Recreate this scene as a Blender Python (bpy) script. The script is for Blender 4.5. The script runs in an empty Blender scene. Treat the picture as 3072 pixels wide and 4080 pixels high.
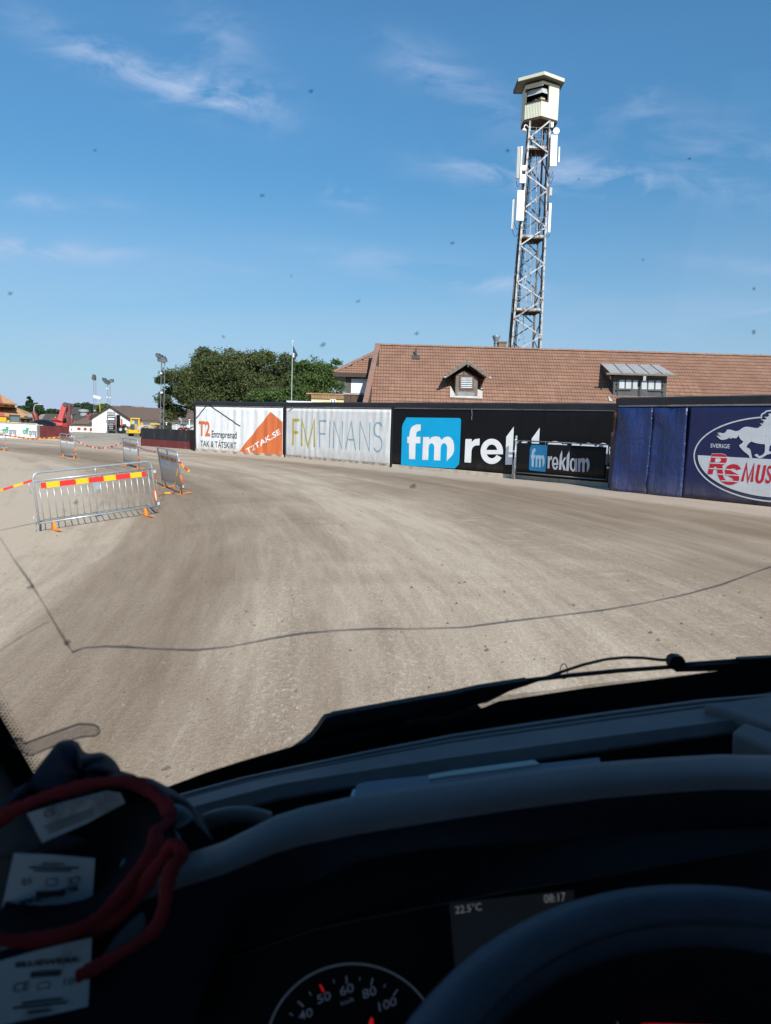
import bpy, bmesh, math, random
from mathutils import Vector, Matrix

random.seed(7)
SC = bpy.context.scene
COL = SC.collection
PI = math.pi

# ---------------------------------------------------------------- camera
F = 2900.0            # focal length in photo pixels
CX, CY = 1536.0, 2040.0
CAM = Vector((0.0, 0.0, 2.3))
_p, _a = math.radians(7.04), math.radians(1.7)
_f = Vector((0, math.cos(_p), -math.sin(_p)))
_r = Vector((1, 0, 0))
_u = _r.cross(_f)
RIGHT = _r * math.cos(_a) + _u * math.sin(_a)
UP = _u * math.cos(_a) - _r * math.sin(_a)
cam_d = bpy.data.cameras.new('camera')
cam_d.sensor_fit = 'VERTICAL'
cam_d.sensor_height = 36.0
cam_d.sensor_width = 36.0
cam_d.lens = F / 4080.0 * 36.0
cam_d.clip_start = 0.02
cam_d.clip_end = 6000.0
cam_d.dof.use_dof = True
cam_d.dof.focus_distance = 22.0
cam_d.dof.aperture_fstop = 8.5
cam = bpy.data.objects.new('camera', cam_d)
COL.objects.link(cam)
m = Matrix((RIGHT, UP, -_f)).transposed().to_4x4()
m.translation = CAM
cam.matrix_world = m
SC.camera = cam

# ---------------------------------------------------------------- light
SUN_EL, SUN_AZ = math.radians(36.0), math.radians(159.0)     # azimuth clockwise from +Y
sd = Vector((math.sin(SUN_AZ) * math.cos(SUN_EL), math.cos(SUN_AZ) * math.cos(SUN_EL), math.sin(SUN_EL)))
sun_d = bpy.data.lights.new('sun', 'SUN')
sun_d.energy = 5.0
sun_d.angle = math.radians(0.53)
sun_d.color = (1.0, 0.955, 0.88)
sun = bpy.data.objects.new('sun', sun_d)
sun.rotation_euler = (-sd).to_track_quat('-Z', 'Y').to_euler()
sun.location = (0, -20, 40)
COL.objects.link(sun)

world = bpy.data.worlds.new('World')
SC.world = world
world.use_nodes = True
wt = world.node_tree
wt.nodes.clear()
def WN(t, **kw):
    n = wt.nodes.new(t)
    for k, v in kw.items():
        setattr(n, k, v)
    return n
def wm(op, a, b=None, c=None, clamp=False):
    n = WN('ShaderNodeMath', operation=op)
    n.use_clamp = clamp
    for i, v in enumerate((a, b, c)):
        if v is None: continue
        if isinstance(v, (int, float)): n.inputs[i].default_value = v
        else: wt.links.new(v, n.inputs[i])
    return n.outputs[0]
sky = WN('ShaderNodeTexSky', sky_type='NISHITA')
sky.sun_disc = False
sky.sun_elevation = SUN_EL
sky.sun_rotation = SUN_AZ
sky.altitude = 0
sky.air_density = 1.0
sky.dust_density = 0.15
sky.ozone_density = 3.0
SKY_STRENGTH = 0.105
tc = WN('ShaderNodeTexCoord')
sep = WN('ShaderNodeSeparateXYZ')
wt.links.new(tc.outputs['Generated'], sep.inputs[0])
dy = wm('MAXIMUM', sep.outputs[1], 0.05)
gx = wm('DIVIDE', sep.outputs[0], dy)
gz = wm('DIVIDE', sep.outputs[2], dy)
front = wm('MULTIPLY_ADD', sep.outputs[1], 6.0, -0.6, clamp=True)
comb = WN('ShaderNodeCombineXYZ')
wt.links.new(gx, comb.inputs[0]); wt.links.new(gz, comb.inputs[2])
def wnoise(scale, detail, rough, dist, sx, sz, rot):
    mp = WN('ShaderNodeMapping')
    mp.inputs['Scale'].default_value = (sx, 1, sz)
    mp.inputs['Rotation'].default_value = (0, rot, 0)
    wt.links.new(comb.outputs[0], mp.inputs[0])
    n = WN('ShaderNodeTexNoise')
    n.inputs['Scale'].default_value = scale
    n.inputs['Detail'].default_value = detail
    n.inputs['Roughness'].default_value = rough
    n.inputs['Distortion'].default_value = dist
    wt.links.new(mp.outputs[0], n.inputs['Vector'])
    return n.outputs['Fac']
n_fine = wnoise(11.0, 7.0, 0.62, 0.6, 0.7, 1.8, -0.30)
n_soft = wnoise(3.0, 4.0, 0.55, 0.4, 0.45, 2.6, -0.12)
def pix_dir(x, y):
    d = _f + RIGHT * ((x - CX) / F) - UP * ((y - CY) / F)
    return d.x / d.y, d.z / d.y
CLOUDS = [  # photo position of each wisp of cirrus, half length, half height (tangents), tilt, strength
    (560, 270, .12, .022, -.30, .50), (800, 365, .11, .024, -.28, .55), (300, 200, .12, .024, -.45, .24),
    (880, 160, .06, .045, -.6, .40), (980, 385, .05, .02, .1, .5),
    (1830, 345, .11, .028, -.42, .55), (2330, 450, .07, .030, -.25, .24), (2560, 400, .03, .02, -.2, .3),
    (2010, 685, .10, .016, -.03, .70), (2420, 710, .14, .022, -.06, .75), (2930, 620, .11, .045, -.25, .36),
    (1355, 780, .036, .013, -.2, 1.0), (140, 795, .10, .010, -.05, .60), (80, 985, .14, .014, -.05, .85),
    (1720, 1085, .14, .016, -.15, .60), (1850, 1110, .08, .008, -.06, .7), (3000, 1060, .10, .010, -.05, .3),
    (900, 1055, .05, .006, -.2, .35)]
tot = None
for (px, py, hl, hh, tilt, s) in CLOUDS:
    cx_, cz_ = pix_dir(px, py)
    ca, sa = math.cos(tilt), math.sin(tilt)
    ax = wm('SUBTRACT', gx, cx_); az = wm('SUBTRACT', gz, cz_)
    u_ = wm('ADD', wm('MULTIPLY', ax, ca / hl), wm('MULTIPLY', az, sa / hl))
    v_ = wm('ADD', wm('MULTIPLY', ax, -sa / hh), wm('MULTIPLY', az, ca / hh))
    d2 = wm('ADD', wm('MULTIPLY', u_, u_), wm('MULTIPLY', v_, v_))
    g = wm('MULTIPLY', wm('EXPONENT', wm('MULTIPLY', d2, -1.0)), s)
    tot = g if tot is None else wm('ADD', tot, g)
shape = wm('MULTIPLY_ADD', n_fine, 4.6, -1.95, clamp=True)
wisp = wm('MULTIPLY', wm('MULTIPLY', tot, shape), front)
# pale veil near the horizon, all the way round
low = wm('MULTIPLY_ADD', sep.outputs[2], -3.3, 1.0, clamp=True)
veil = wm('MULTIPLY', wm('POWER', low, 1.4), wm('MULTIPLY_ADD', n_soft, 1.5, 0.05, clamp=True))
# one thin contrail on the right
c0 = pix_dir(2560, 1295); c1 = pix_dir(3072, 1235)
sl = (c1[1] - c0[1]) / (c1[0] - c0[0])
dz = wm('SUBTRACT', gz, wm('ADD', wm('MULTIPLY', wm('SUBTRACT', gx, c0[0]), sl), c0[1]))
tr = wm('EXPONENT', wm('MULTIPLY', wm('MULTIPLY', dz, dz), -1.0 / (0.0028 ** 2)))
tr = wm('MULTIPLY', tr, wm('MULTIPLY_ADD', wm('SUBTRACT', gx, c0[0]), 5.0, 0.0, clamp=True))
tr = wm('MULTIPLY', wm('MULTIPLY', tr, front), wm('MULTIPLY_ADD', n_fine, 1.4, -0.3, clamp=True))
mask = wm('ADD', wm('ADD', wisp, wm('MULTIPLY', veil, 1.3)), wm('MULTIPLY', tr, 0.5))
mask = wm('MULTIPLY', mask, 0.85, clamp=True)
mixc = WN('ShaderNodeMix', data_type='RGBA')
wt.links.new(mask, mixc.inputs['Factor'])
tint = WN('ShaderNodeMix', data_type='RGBA', blend_type='MULTIPLY')
tint.inputs['Factor'].default_value = 1.0
tint.inputs['B'].default_value = (0.62, 1.05, 1.17, 1)
wt.links.new(sky.outputs[0], tint.inputs['A'])
# the whole sky dome is evened out a little towards the horizon (thin dry air)
even = wm('MULTIPLY_ADD', sep.outputs[2], 1.15, 0.50, clamp=True)
flat = WN('ShaderNodeMix', data_type='RGBA', blend_type='MULTIPLY')
flat.inputs['Factor'].default_value = 1.0
wt.links.new(tint.outputs['Result'], flat.inputs['A'])
cmb = WN('ShaderNodeCombineColor')
for i_ in range(3): wt.links.new(even, cmb.inputs[i_])
wt.links.new(cmb.outputs[0], flat.inputs['B'])
wt.links.new(flat.outputs['Result'], mixc.inputs['A'])
mixc.inputs['B'].default_value = (3.9, 4.85, 6.8, 1)
bg = WN('ShaderNodeBackground')
bg.inputs['Strength'].default_value = SKY_STRENGTH
wt.links.new(mixc.outputs['Result'], bg.inputs['Color'])
wo = WN('ShaderNodeOutputWorld')
wt.links.new(bg.outputs[0], wo.inputs['Surface'])

SC.view_settings.view_transform = 'Standard'
SC.view_settings.look = 'None'
SC.view_settings.exposure = 0.30
SC.view_settings.gamma = 1.0
SC.view_settings.use_curve_mapping = False
SC.render.engine = 'CYCLES'
SC.cycles.use_denoising = True
SC.cycles.max_bounces = 5
SC.cycles.use_adaptive_sampling = True
SC.cycles.adaptive_threshold = 0.02
SC.cycles.transparent_max_bounces = 10
SC.cycles.caustics_reflective = False
SC.cycles.caustics_refractive = False

# ---------------------------------------------------------------- placing helpers
def ray(x, y):
    return _f + RIGHT * ((x - CX) / F) - UP * ((y - CY) / F)
TC = Vector((-77.0, -34.0))          # centre of the track bend
def smooth(t):
    t = max(0.0, min(1.0, t)); return t * t * (3 - 2 * t)
def terrain(x, y):
    rho = math.hypot(x - TC.x, y - TC.y)
    s = (88.0 - rho) / 1.5
    s = 1.5 * (math.log(1 + math.exp(s)) if s < 30 else s)
    z = -0.13 * 11.0 * (1 - math.exp(-s / 11.0))
    if rho > 107.0:                   # the yard beyond the bend lies lower
        z -= 1.3 * smooth((y - 63.0) / 45.0)
    return z
def gp(x, y, z=0.0):
    d = ray(x, y)
    return CAM + d * ((z - CAM.z) / d.z)
def gt(x, y):                         # photo pixel -> point on the terrain
    z = 0.0
    for _ in range(25):
        p = gp(x, y, z); z = 0.5 * z + 0.5 * terrain(p.x, p.y)
    p = gp(x, y, z); return Vector((p.x, p.y, terrain(p.x, p.y)))
def ay(x, y, Y):
    d = ray(x, y)
    return CAM + d * (Y / d.y)
def zc(ox, oy, s):
    return lambda x, y: (ox + x / s, oy + y / s)
Z1 = zc(0, 1350, 2.0825); Z2 = zc(700, 1350, 1.851); Z3 = zc(1500, 1350, 1.666); Z4 = zc(2300, 1350, 2.158)
Z5 = zc(1950, 240, 3.6875); Z6 = zc(1950, 800, 3.5675); Z7 = zc(0, 1700, 2.0825); ZR = zc(2740, 1600, 5.018)
ZG = zc(2020, 1720, 3.6217); ZL = zc(0, 1540, 5.553); ZT = zc(200, 1540, 4.165); ZB = zc(540, 1640, 6.408)
ZH = zc(1280, 1360, 5.95); ZD = zc(1680, 1420, 5.206); ZC = zc(2020, 270, 6.4077); ZE = zc(2380, 1420, 4.9)
ZW = zc(760, 1580, 3.967); ZI = zc(0, 2800, 1.7278); S = zc(0, 0, 1 / 1.844)

# ---------------------------------------------------------------- materials
MATS = {}
def lin(c):
    return tuple((v / 12.92 if v <= .04045 else ((v + .055) / 1.055) ** 2.4) for v in (x / 255.0 for x in c))
class NT:
    def __init__(s, name):
        s.m = bpy.data.materials.new(name); s.m.use_nodes = True
        s.t = s.m.node_tree; s.b = s.t.nodes['Principled BSDF']; s.o = s.t.nodes['Material Output']
        s.g = s.n('ShaderNodeNewGeometry')
    def n(s, t, **kw):
        n = s.t.nodes.new(t)
        for k, v in kw.items(): setattr(n, k, v)
        return n
    def l(s, a, b): s.t.links.new(a, b)
    def math(s, op, a, b=None, c=None, clamp=False):
        n = s.n('ShaderNodeMath', operation=op); n.use_clamp = clamp
        for i, v in enumerate((a, b, c)):
            if v is None: continue
            if isinstance(v, (int, float)): n.inputs[i].default_value = v
            else: s.l(v, n.inputs[i])
        return n.outputs[0]
    def noise(s, scale, detail=4, rough=.55, vec=None, dist=0, stretch=None):
        v = vec or s.g.outputs['Position']
        if stretch:
            mp = s.n('ShaderNodeMapping'); mp.inputs['Scale'].default_value = stretch
            s.l(v, mp.inputs[0]); v = mp.outputs[0]
        n = s.n('ShaderNodeTexNoise')
        n.inputs['Scale'].default_value = scale; n.inputs['Detail'].default_value = detail
        n.inputs['Roughness'].default_value = rough; n.inputs['Distortion'].default_value = dist
        s.l(v, n.inputs['Vector']); return n.outputs['Fac']
    def ramp(s, fac, stops):
        r = s.n('ShaderNodeValToRGB'); e = r.color_ramp.elements
        while len(e) < len(stops): e.new(0.5)
        for i, (p, c) in enumerate(stops):
            e[i].position = p; e[i].color = (c[0], c[1], c[2], 1)
        s.l(fac, r.inputs[0]); return r.outputs[0]
    def mix(s, fac, a, b, mode='MIX'):
        n = s.n('ShaderNodeMix', data_type='RGBA', blend_type=mode)
        for k, v in (('Factor', fac), ('A', a), ('B', b)):
            i = n.inputs[k]
            if isinstance(v, (int, float)): i.default_value = v
            elif isinstance(v, tuple): i.default_value = (v[0], v[1], v[2], 1)
            else: s.l(v, i)
        return n.outputs['Result']
    def bump(s, h, strength=.3, dist=.02):
        b = s.n('ShaderNodeBump'); b.inputs['Strength'].default_value = strength; b.inputs['Distance'].default_value = dist
        s.l(h, b.inputs['Height']); s.l(b.outputs[0], s.b.inputs['Normal'])
    def set(s, **kw):
        for k, v in kw.items():
            i = s.b.inputs[k.replace('_', ' ')]
            if isinstance(v, (int, float)): i.default_value = v
            elif isinstance(v, tuple): i.default_value = (v[0], v[1], v[2], 1)
            else: s.l(v, i)
        return s

def M(name, col, rough=.6, metal=0.0, var=.18, vs=3.0, bump=0.0, bs=40.0, spec=.4, dirt=None, ds=1.5, dl=.55, stretch=None):
    """plain painted/solid surface with tonal variation, optional dirt/rust patches and fine relief"""
    if name in MATS: return MATS[name]
    t = NT(name)
    c0 = tuple(max(0, v * (1 - var)) for v in col); c1 = tuple(min(1, v * (1 + var)) for v in col)
    n1 = t.noise(vs, 5, .6, stretch=stretch)
    c = t.ramp(n1, [(.3, c0), (.7, c1)])
    if dirt:
        n2 = t.noise(ds, 7, .68, stretch=stretch)
        c = t.mix(t.math('MULTIPLY_ADD', n2, 9.0, -9.0 * dl, clamp=True), c, dirt)
    t.set(Base_Color=c, Roughness=rough, Metallic=metal)
    t.b.inputs['Specular IOR Level'].default_value = spec
    if bump: t.bump(t.noise(bs, 4, .6), bump, .01)
    MATS[name] = t.m
    return t.m

# ---------------------------------------------------------------- mesh helpers
class MB:
    def __init__(s): s.v = []; s.f = []; s.mi = []
    def add(s, vs, fs, mi=0):
        o = len(s.v); s.v += [Vector(v) for v in vs]
        s.f += [tuple(i + o for i in f) for f in fs]; s.mi += [mi] * len(fs); return s
    def hexa(s, p, mi=0):            # 8 points: bottom 4 ccw, top 4 ccw
        return s.add(p, [(3, 2, 1, 0), (4, 5, 6, 7), (0, 1, 5, 4), (1, 2, 6, 5), (2, 3, 7, 6), (3, 0, 4, 7)], mi)
    def box(s, c, d, R=None, mi=0):
        c = Vector(c); h = [x / 2 for x in d]
        P = [Vector((sx * h[0], sy * h[1], sz * h[2])) for sz in (-1, 1) for sx, sy in ((-1, -1), (1, -1), (1, 1), (-1, 1))]
        if R is not None: P = [R @ p for p in P]
        return s.hexa([c + p for p in P], mi)
    def b2(s, a, b, mi=0):           # axis box from two corners
        return s.box([(a[i] + b[i]) / 2 for i in range(3)], [abs(a[i] - b[i]) for i in range(3)], None, mi)
    def bar(s, a, b, w, h, up=(0, 0, 1), mi=0):
        a = Vector(a); b = Vector(b); d = (b - a)
        if d.length < 1e-6: return s
        d.normalize(); x = d.cross(Vector(up))
        if x.length < 1e-4: x = d.cross(Vector((0, 1, 0)))
        x.normalize(); y = x.cross(d).normalized()
        q = [(-w / 2, -h / 2), (w / 2, -h / 2), (w / 2, h / 2), (-w / 2, h / 2)]
        return s.hexa([a + x * i + y * j for i, j in q] + [b + x * i + y * j for i, j in q], mi)
    def tube(s, pts, r, n=8, caps=True, mi=0, closed=False, flat=None):
        pts = [Vector(p) for p in pts]; k = len(pts)
        rr = r if isinstance(r, (list, tuple)) else [r] * k
        rings = []; prev = None
        for i, p in enumerate(pts):
            if closed: d = pts[(i + 1) % k] - pts[i - 1]
            else: d = pts[min(i + 1, k - 1)] - pts[max(i - 1, 0)]
            d.normalize()
            if prev is None:
                x = d.cross(Vector((0, 0, 1)))
                if x.length < 1e-3: x = d.cross(Vector((0, 1, 0)))
            else:
                x = prev - d * prev.dot(d)
            x.normalize(); prev = x; y = d.cross(x)
            rings.append([p + (x * math.cos(2 * PI * j / n) + y * math.sin(2 * PI * j / n)) * rr[i] for j in range(n)])
        vs = [v for R_ in rings for v in R_]; fs = []
        for i in range(k if closed else k - 1):
            i2 = (i + 1) % k
            for j in range(n):
                fs.append((i * n + j, i * n + (j + 1) % n, i2 * n + (j + 1) % n, i2 * n + j))
        if caps and not closed:
            fs.append(tuple(range(n))[::-1]); fs.append(tuple((k - 1) * n + j for j in range(n)))
        return s.add(vs, fs, mi)
    def prism(s, poly, off, mi=0):   # polygon (3D points) extruded by vector off
        k = len(poly); off = Vector(off); poly = [Vector(p) for p in poly]
        fs = [tuple(range(k))[::-1], tuple(range(k, 2 * k))]
        fs += [(i, (i + 1) % k, k + (i + 1) % k, k + i) for i in range(k)]
        return s.add(poly + [p + off for p in poly], fs, mi)
    def grid(s, rows, mi=0, closed=False):
        n = len(rows[0]); vs = [p for r in rows for p in r]; fs = []
        for i in range(len(rows) - 1):
            for j in range(n if closed else n - 1):
                fs.append((i * n + j, i * n + (j + 1) % n, (i + 1) * n + (j + 1) % n, (i + 1) * n + j))
        return s.add(vs, fs, mi)
    def lathe(s, c, prof, n=20, mi=0):
        c = Vector(c)
        rows = [[c + Vector((r * math.cos(2 * PI * j / n), r * math.sin(2 * PI * j / n), z)) for j in range(n)] for r, z in prof]
        return s.grid(rows, mi, closed=True)
    def build(s, name, mat, parent=None, smooth=False, bevel=0, local=False, recalc=True, angle=None):
        me = bpy.data.meshes.new(name)
        off = Vector((0, 0, 0))
        if parent is not None and not local: off = parent['_loc'] if '_loc' in parent.keys() else Vector((0, 0, 0)); off = Vector(off)
        me.from_pydata([tuple(v - off) for v in s.v], [], s.f)
        for mm in (mat if isinstance(mat, (list, tuple)) else [mat]): me.materials.append(mm)
        if len(set(s.mi)) > 1:
            me.polygons.foreach_set('material_index', s.mi)
        if recalc or bevel:
            bm = bmesh.new(); bm.from_mesh(me)
            bmesh.ops.recalc_face_normals(bm, faces=bm.faces)
            bm.to_mesh(me); bm.free()
        if smooth: me.polygons.foreach_set('use_smooth', [True] * len(me.polygons))
        me.update()
        o = bpy.data.objects.new(name, me); COL.objects.link(o)
        if parent is not None: o.parent = parent
        if bevel:
            b = o.modifiers.new('bevel', 'BEVEL'); b.width = bevel; b.segments = 2; b.limit_method = 'ANGLE'
        if angle is not None:
            try:
                me.polygons.foreach_set('use_smooth', [True] * len(me.polygons)); me.set_sharp_from_angle(angle=angle)
            except Exception: pass
        return o

def tag(o, label=None, cat=None, group=None, kind=None):
    if label: o['label'] = label
    if cat: o['category'] = cat
    if group: o['group'] = group
    if kind: o['kind'] = kind
    return o
def thing(name, label, cat, loc=(0, 0, 0), group=None, rz=0):
    o = bpy.data.objects.new(name, None); COL.objects.link(o)
    o.location = loc; o.rotation_euler = (0, 0, rz); o.empty_display_size = .2
    o['_loc'] = tuple(loc)
    return tag(o, label, cat, group)
def sub(o, parent_root):
    """part that may take world-built children: remember its root's offset"""
    o['_loc'] = parent_root['_loc']; return o
def rep(root, off=None, M4=None):
    """copy a thing with its parts and sub-parts"""
    r = root.copy(); COL.objects.link(r)
    for ch in list(root.children):
        c = ch.copy(); COL.objects.link(c); c.parent = r
        for g in ch.children:
            d = g.copy(); COL.objects.link(d); d.parent = c
    return r

class Plane:
    """upright (or tilted) plane with u along, v up, n towards the viewer"""
    def __init__(s, o, u, v=(0, 0, 1)):
        s.o = Vector(o); s.u = Vector(u).normalized(); s.v = Vector(v).normalized(); s.n = s.u.cross(s.v).normalized()
        if s.n.dot(CAM - s.o) < 0: s.n = -s.n
    def px(s, x, y):
        d = ray(x, y); p = CAM + d * ((s.o - CAM).dot(s.n) / d.dot(s.n)) - s.o
        return (p.dot(s.u), p.dot(s.v))
    def pt(s, u, v, off=0.0): return s.o + s.u * u + s.v * v + s.n * off

TXT = {}
def text_mesh(body, bold=0.0, shear=0.0, space=1.0):
    k = (body, bold, shear, space)
    if k in TXT: return TXT[k]
    c = bpy.data.curves.new('t', 'FONT'); c.body = body; c.size = 1.0; c.offset = bold; c.shear = shear
    c.space_character = space; c.resolution_u = 3; c.fill_mode = 'FRONT'
    o = bpy.data.objects.new('t', c); COL.objects.link(o)
    dg = bpy.context.evaluated_depsgraph_get(); dg.update()
    me = bpy.data.meshes.new_from_object(o.evaluated_get(dg))
    vs = [(v.co.x, v.co.y) for v in me.vertices]; fs = [tuple(p.vertices) for p in me.polygons]
    bpy.data.objects.remove(o); bpy.data.curves.remove(c); bpy.data.meshes.remove(me)
    xs = [v[0] for v in vs]; ys = [v[1] for v in vs]
    x0, x1, y0, y1 = min(xs), max(xs), min(ys), max(ys)
    vs = [((x - x0) / (x1 - x0), (y - y0) / (y1 - y0)) for x, y in vs]
    TXT[k] = (vs, fs); return TXT[k]

def refine(vs, fs, maxlen):
    """subdivide a flat mesh until no edge is longer than maxlen, so it can follow folds"""
    bm = bmesh.new()
    bv = [bm.verts.new((x, y, 0)) for x, y in vs]
    for f in fs:
        try: bm.faces.new([bv[i] for i in f])
        except ValueError: pass
    bmesh.ops.triangulate(bm, faces=bm.faces)
    for _ in range(6):
        e = [e for e in bm.edges if e.calc_length() > maxlen]
        if not e: break
        bmesh.ops.subdivide_edges(bm, edges=e, cuts=1)
        bmesh.ops.triangulate(bm, faces=[f for f in bm.faces if len(f.verts) > 3])
    bm.verts.index_update()
    ov = [(v.co.x, v.co.y) for v in bm.verts]; of = [tuple(v.index for v in f.verts) for f in bm.faces]
    bm.free(); return ov, of

def decal(name, mat, parent, pl, vs, fs, off, disp=None, maxlen=.2):
    """flat print in plane coordinates (u,v), lying a few mm proud of its banner and following its folds"""
    if disp: vs, fs = refine(vs, fs, maxlen)
    mb = MB(); mb.add([pl.pt(u, v, off + (disp(u, v) if disp else 0)) for u, v in vs], fs)
    o = mb.build(name, mat, parent, recalc=False)
    me = o.data
    s = sum((p.normal.dot(pl.n) * p.area for p in me.polygons))
    if s < 0: me.flip_normals()
    return o
def text_on(name, body, mat, parent, pl, p00, p11, off, disp=None, bold=0, shear=0, space=1.0, flip=False, maxlen=.2):
    """text filling the box whose lower-left and upper-right corners are given in (u,v)"""
    vs, fs = text_mesh(body, bold, shear, space)
    if flip: vs = [(1 - x, 1 - y) for x, y in vs]
    vs = [(p00[0] + x * (p11[0] - p00[0]), p00[1] + y * (p11[1] - p00[1])) for x, y in vs]
    return decal(name, mat, parent, pl, vs, fs, off, disp, maxlen)
def text_quad(name, body, mat, parent, pl, bl, br, tl, off, disp=None, bold=0, shear=0, space=1.0, maxlen=.2):
    vs, fs = text_mesh(body, bold, shear, space)
    vs = [(bl[0] + x * (br[0] - bl[0]) + y * (tl[0] - bl[0]), bl[1] + x * (br[1] - bl[1]) + y * (tl[1] - bl[1])) for x, y in vs]
    return decal(name, mat, parent, pl, vs, fs, off, disp, maxlen)
def stroke(path, w):
    """constant-width ribbon along a 2D path -> quads"""
    vs = []; k = len(path)
    for i, p in enumerate(path):
        a = Vector(path[max(i - 1, 0)]); b = Vector(path[min(i + 1, k - 1)])
        q = Vector(p)
        if 0 < i < k - 1:
            d0 = (q - a).normalized(); d1 = (b - q).normalized()
            n0 = Vector((-d0.y, d0.x)); n1 = Vector((-d1.y, d1.x)); nn = (n0 + n1)
            nn = nn.normalized() if nn.length > 1e-6 else n0
            nn = nn * min(2.2, 1 / max(.3, nn.dot(n0)))
        else:
            d = (b - a).normalized(); nn = Vector((-d.y, d.x))
        vs += [tuple(q + nn * w / 2), tuple(q - nn * w / 2)]
    return vs, [(2 * i, 2 * i + 1, 2 * i + 3, 2 * i + 2) for i in range(k - 1)]
def poly2(pts): return list(pts), [tuple(range(len(pts)))]
def arc(cx, cy, rx, ry, a0, a1, n=14):
    return [(cx + rx * math.cos(math.radians(a0 + (a1 - a0) * i / n)), cy + ry * math.sin(math.radians(a0 + (a1 - a0) * i / n))) for i in range(n + 1)]

# ================================================================ GROUND
def ground_material():
    t = NT('track_gravel')
    sp = t.n('ShaderNodeSeparateXYZ'); t.l(t.g.outputs['Position'], sp.inputs[0])
    dx = t.math('SUBTRACT', sp.outputs[0], TC.x); dyy = t.math('SUBTRACT', sp.outputs[1], TC.y)
    rho = t.math('SQRT', t.math('ADD', t.math('MULTIPLY', dx, dx), t.math('MULTIPLY', dyy, dyy)))
    th = t.math('MULTIPLY', t.math('ARCTAN2', dyy, dx), 95.0)
    # wheel and harrow marks follow the tighter line that is driven round the bend
    ex = t.math('SUBTRACT', sp.outputs[0], -59.0); ey = t.math('SUBTRACT', sp.outputs[1], 1.4)
    wall_rho = rho
    rho = t.math('SQRT', t.math('ADD', t.math('MULTIPLY', ex, ex), t.math('MULTIPLY', ey, ey)))
    th = t.math('MULTIPLY', t.math('ARCTAN2', ey, ex), 60.0)
    cv = t.n('ShaderNodeCombineXYZ'); t.l(rho, cv.inputs[0]); t.l(th, cv.inputs[1]); P = cv.outputs[0]
    broad = t.noise(.55, 4, .55, P, .6, (1.0, .10, 1))          # long drag marks round the bend
    band = t.noise(1.6, 4, .62, P, .4, (1.0, .09, 1))
    fine = t.noise(7.0, 4, .65, P, .3, (1.0, .10, 1))
    blot = t.noise(.22, 6, .66, None, .8)
    crumb = t.noise(18.0, 4, .78, P, 0, (1.0, .6, 1))
    grit = t.noise(48.0, 4, .8)
    v = t.math('ADD', t.math('MULTIPLY', broad, .43), t.math('MULTIPLY', band, .33))
    v = t.math('ADD', v, t.math('MULTIPLY', fine, .22))
    v = t.math('ADD', v, t.math('MULTIPLY', blot, .34))
    v = t.math('ADD', v, t.math('MULTIPLY', crumb, .24))
    # dry pale middle of the raced strip, damp brown margins
    def bell(x, c, w): 
        q = t.math('DIVIDE', t.math('SUBTRACT', x, c), w); return t.math('EXPONENT', t.math('MULTIPLY', t.math('MULTIPLY', q, q), -1.0))
    v = t.math('ADD', v, t.math('MULTIPLY', bell(rho, 61.2, 2.2), .18))
    v = t.math('ADD', v, t.math('MULTIPLY', bell(rho, 67.5, 3.2), -.05))
    v = t.math('ADD', v, t.math('MULTIPLY', bell(rho, 56.6, 1.1), -.06))
    wob = t.math('ADD', t.math('MULTIPLY_ADD', broad, 9.0, -4.5), t.math('MULTIPLY_ADD', blot, 5.0, -2.5))
    inner = t.math('MULTIPLY_ADD', t.math('ADD', rho, wob), -.5, 28.0, clamp=True)      # pale dry apron inside the bend
    v = t.math('ADD', v, t.math('MULTIPLY', inner, .22))
    col = t.ramp(v, [(.53, (.178, .127, .086)), (.68, (.250, .186, .130)), (.83, (.335, .259, .187)), (1.0, (.50, .405, .305))])
    # thin wheel cuts
    cut = t.math('MULTIPLY', t.math('ABSOLUTE', t.math('SINE', t.math('ADD', t.math('MULTIPLY', rho, 3.1), t.math('MULTIPLY', band, 3.0)))), 24.0, clamp=True)
    cut = t.math('MULTIPLY', t.math('SUBTRACT', 1.0, cut), t.math('MULTIPLY_ADD', blot, 6.0, -2.9, clamp=True))
    cut = t.math('MULTIPLY', cut, bell(rho, 60.0, 3.0))
    col = t.mix(t.math('MULTIPLY', cut, .6), col, (.10, .075, .055))
    # pale trampled crumbs along wheel lines
    cr = t.math('MULTIPLY_ADD', crumb, 8.0, -4.3, clamp=True)
    lanes = t.math('ADD', t.math('ADD', bell(rho, 58.3, .33), bell(rho, 59.5, .25)), t.math('ADD', bell(rho, 61.8, 1.5), bell(rho, 64.2, .5)))
    lanes = t.math('MULTIPLY', lanes, t.math('MULTIPLY_ADD', blot, 4.0, -1.3, clamp=True))
    col = t.mix(t.math('MULTIPLY', t.math('MULTIPLY', cr, lanes), .8), col, (.60, .51, .40))
    # broken tyre lug marks, short streaks across the driving direction
    lug = t.noise(3.2, 3, .6, P, .5, (.45, 1.3, 1))
    rip = t.math('MULTIPLY', t.math('ADD', bell(rho, 63.3, .7), t.math('MULTIPLY', bell(rho, 61.2, .5), .6)), t.math('MULTIPLY_ADD', lug, 7.0, -3.9, clamp=True))
    col = t.mix(t.math('MULTIPLY', rip, .5), col, (.54, .45, .345))
    # yard outside the bend: grey gravel
    yard = t.math('MULTIPLY_ADD', sp.outputs[1], .35, -21.5, clamp=True)
    yard = t.math('MULTIPLY', yard, t.math('MULTIPLY_ADD', wall_rho, 1.0, -107.0, clamp=True))
    yc = t.ramp(t.noise(.35, 6, .6, None, .8, (1, .3, 1)), [(.35, (.25, .215, .165)), (.65, (.43, .385, .315))])
    col = t.mix(yard, col, yc)
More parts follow.
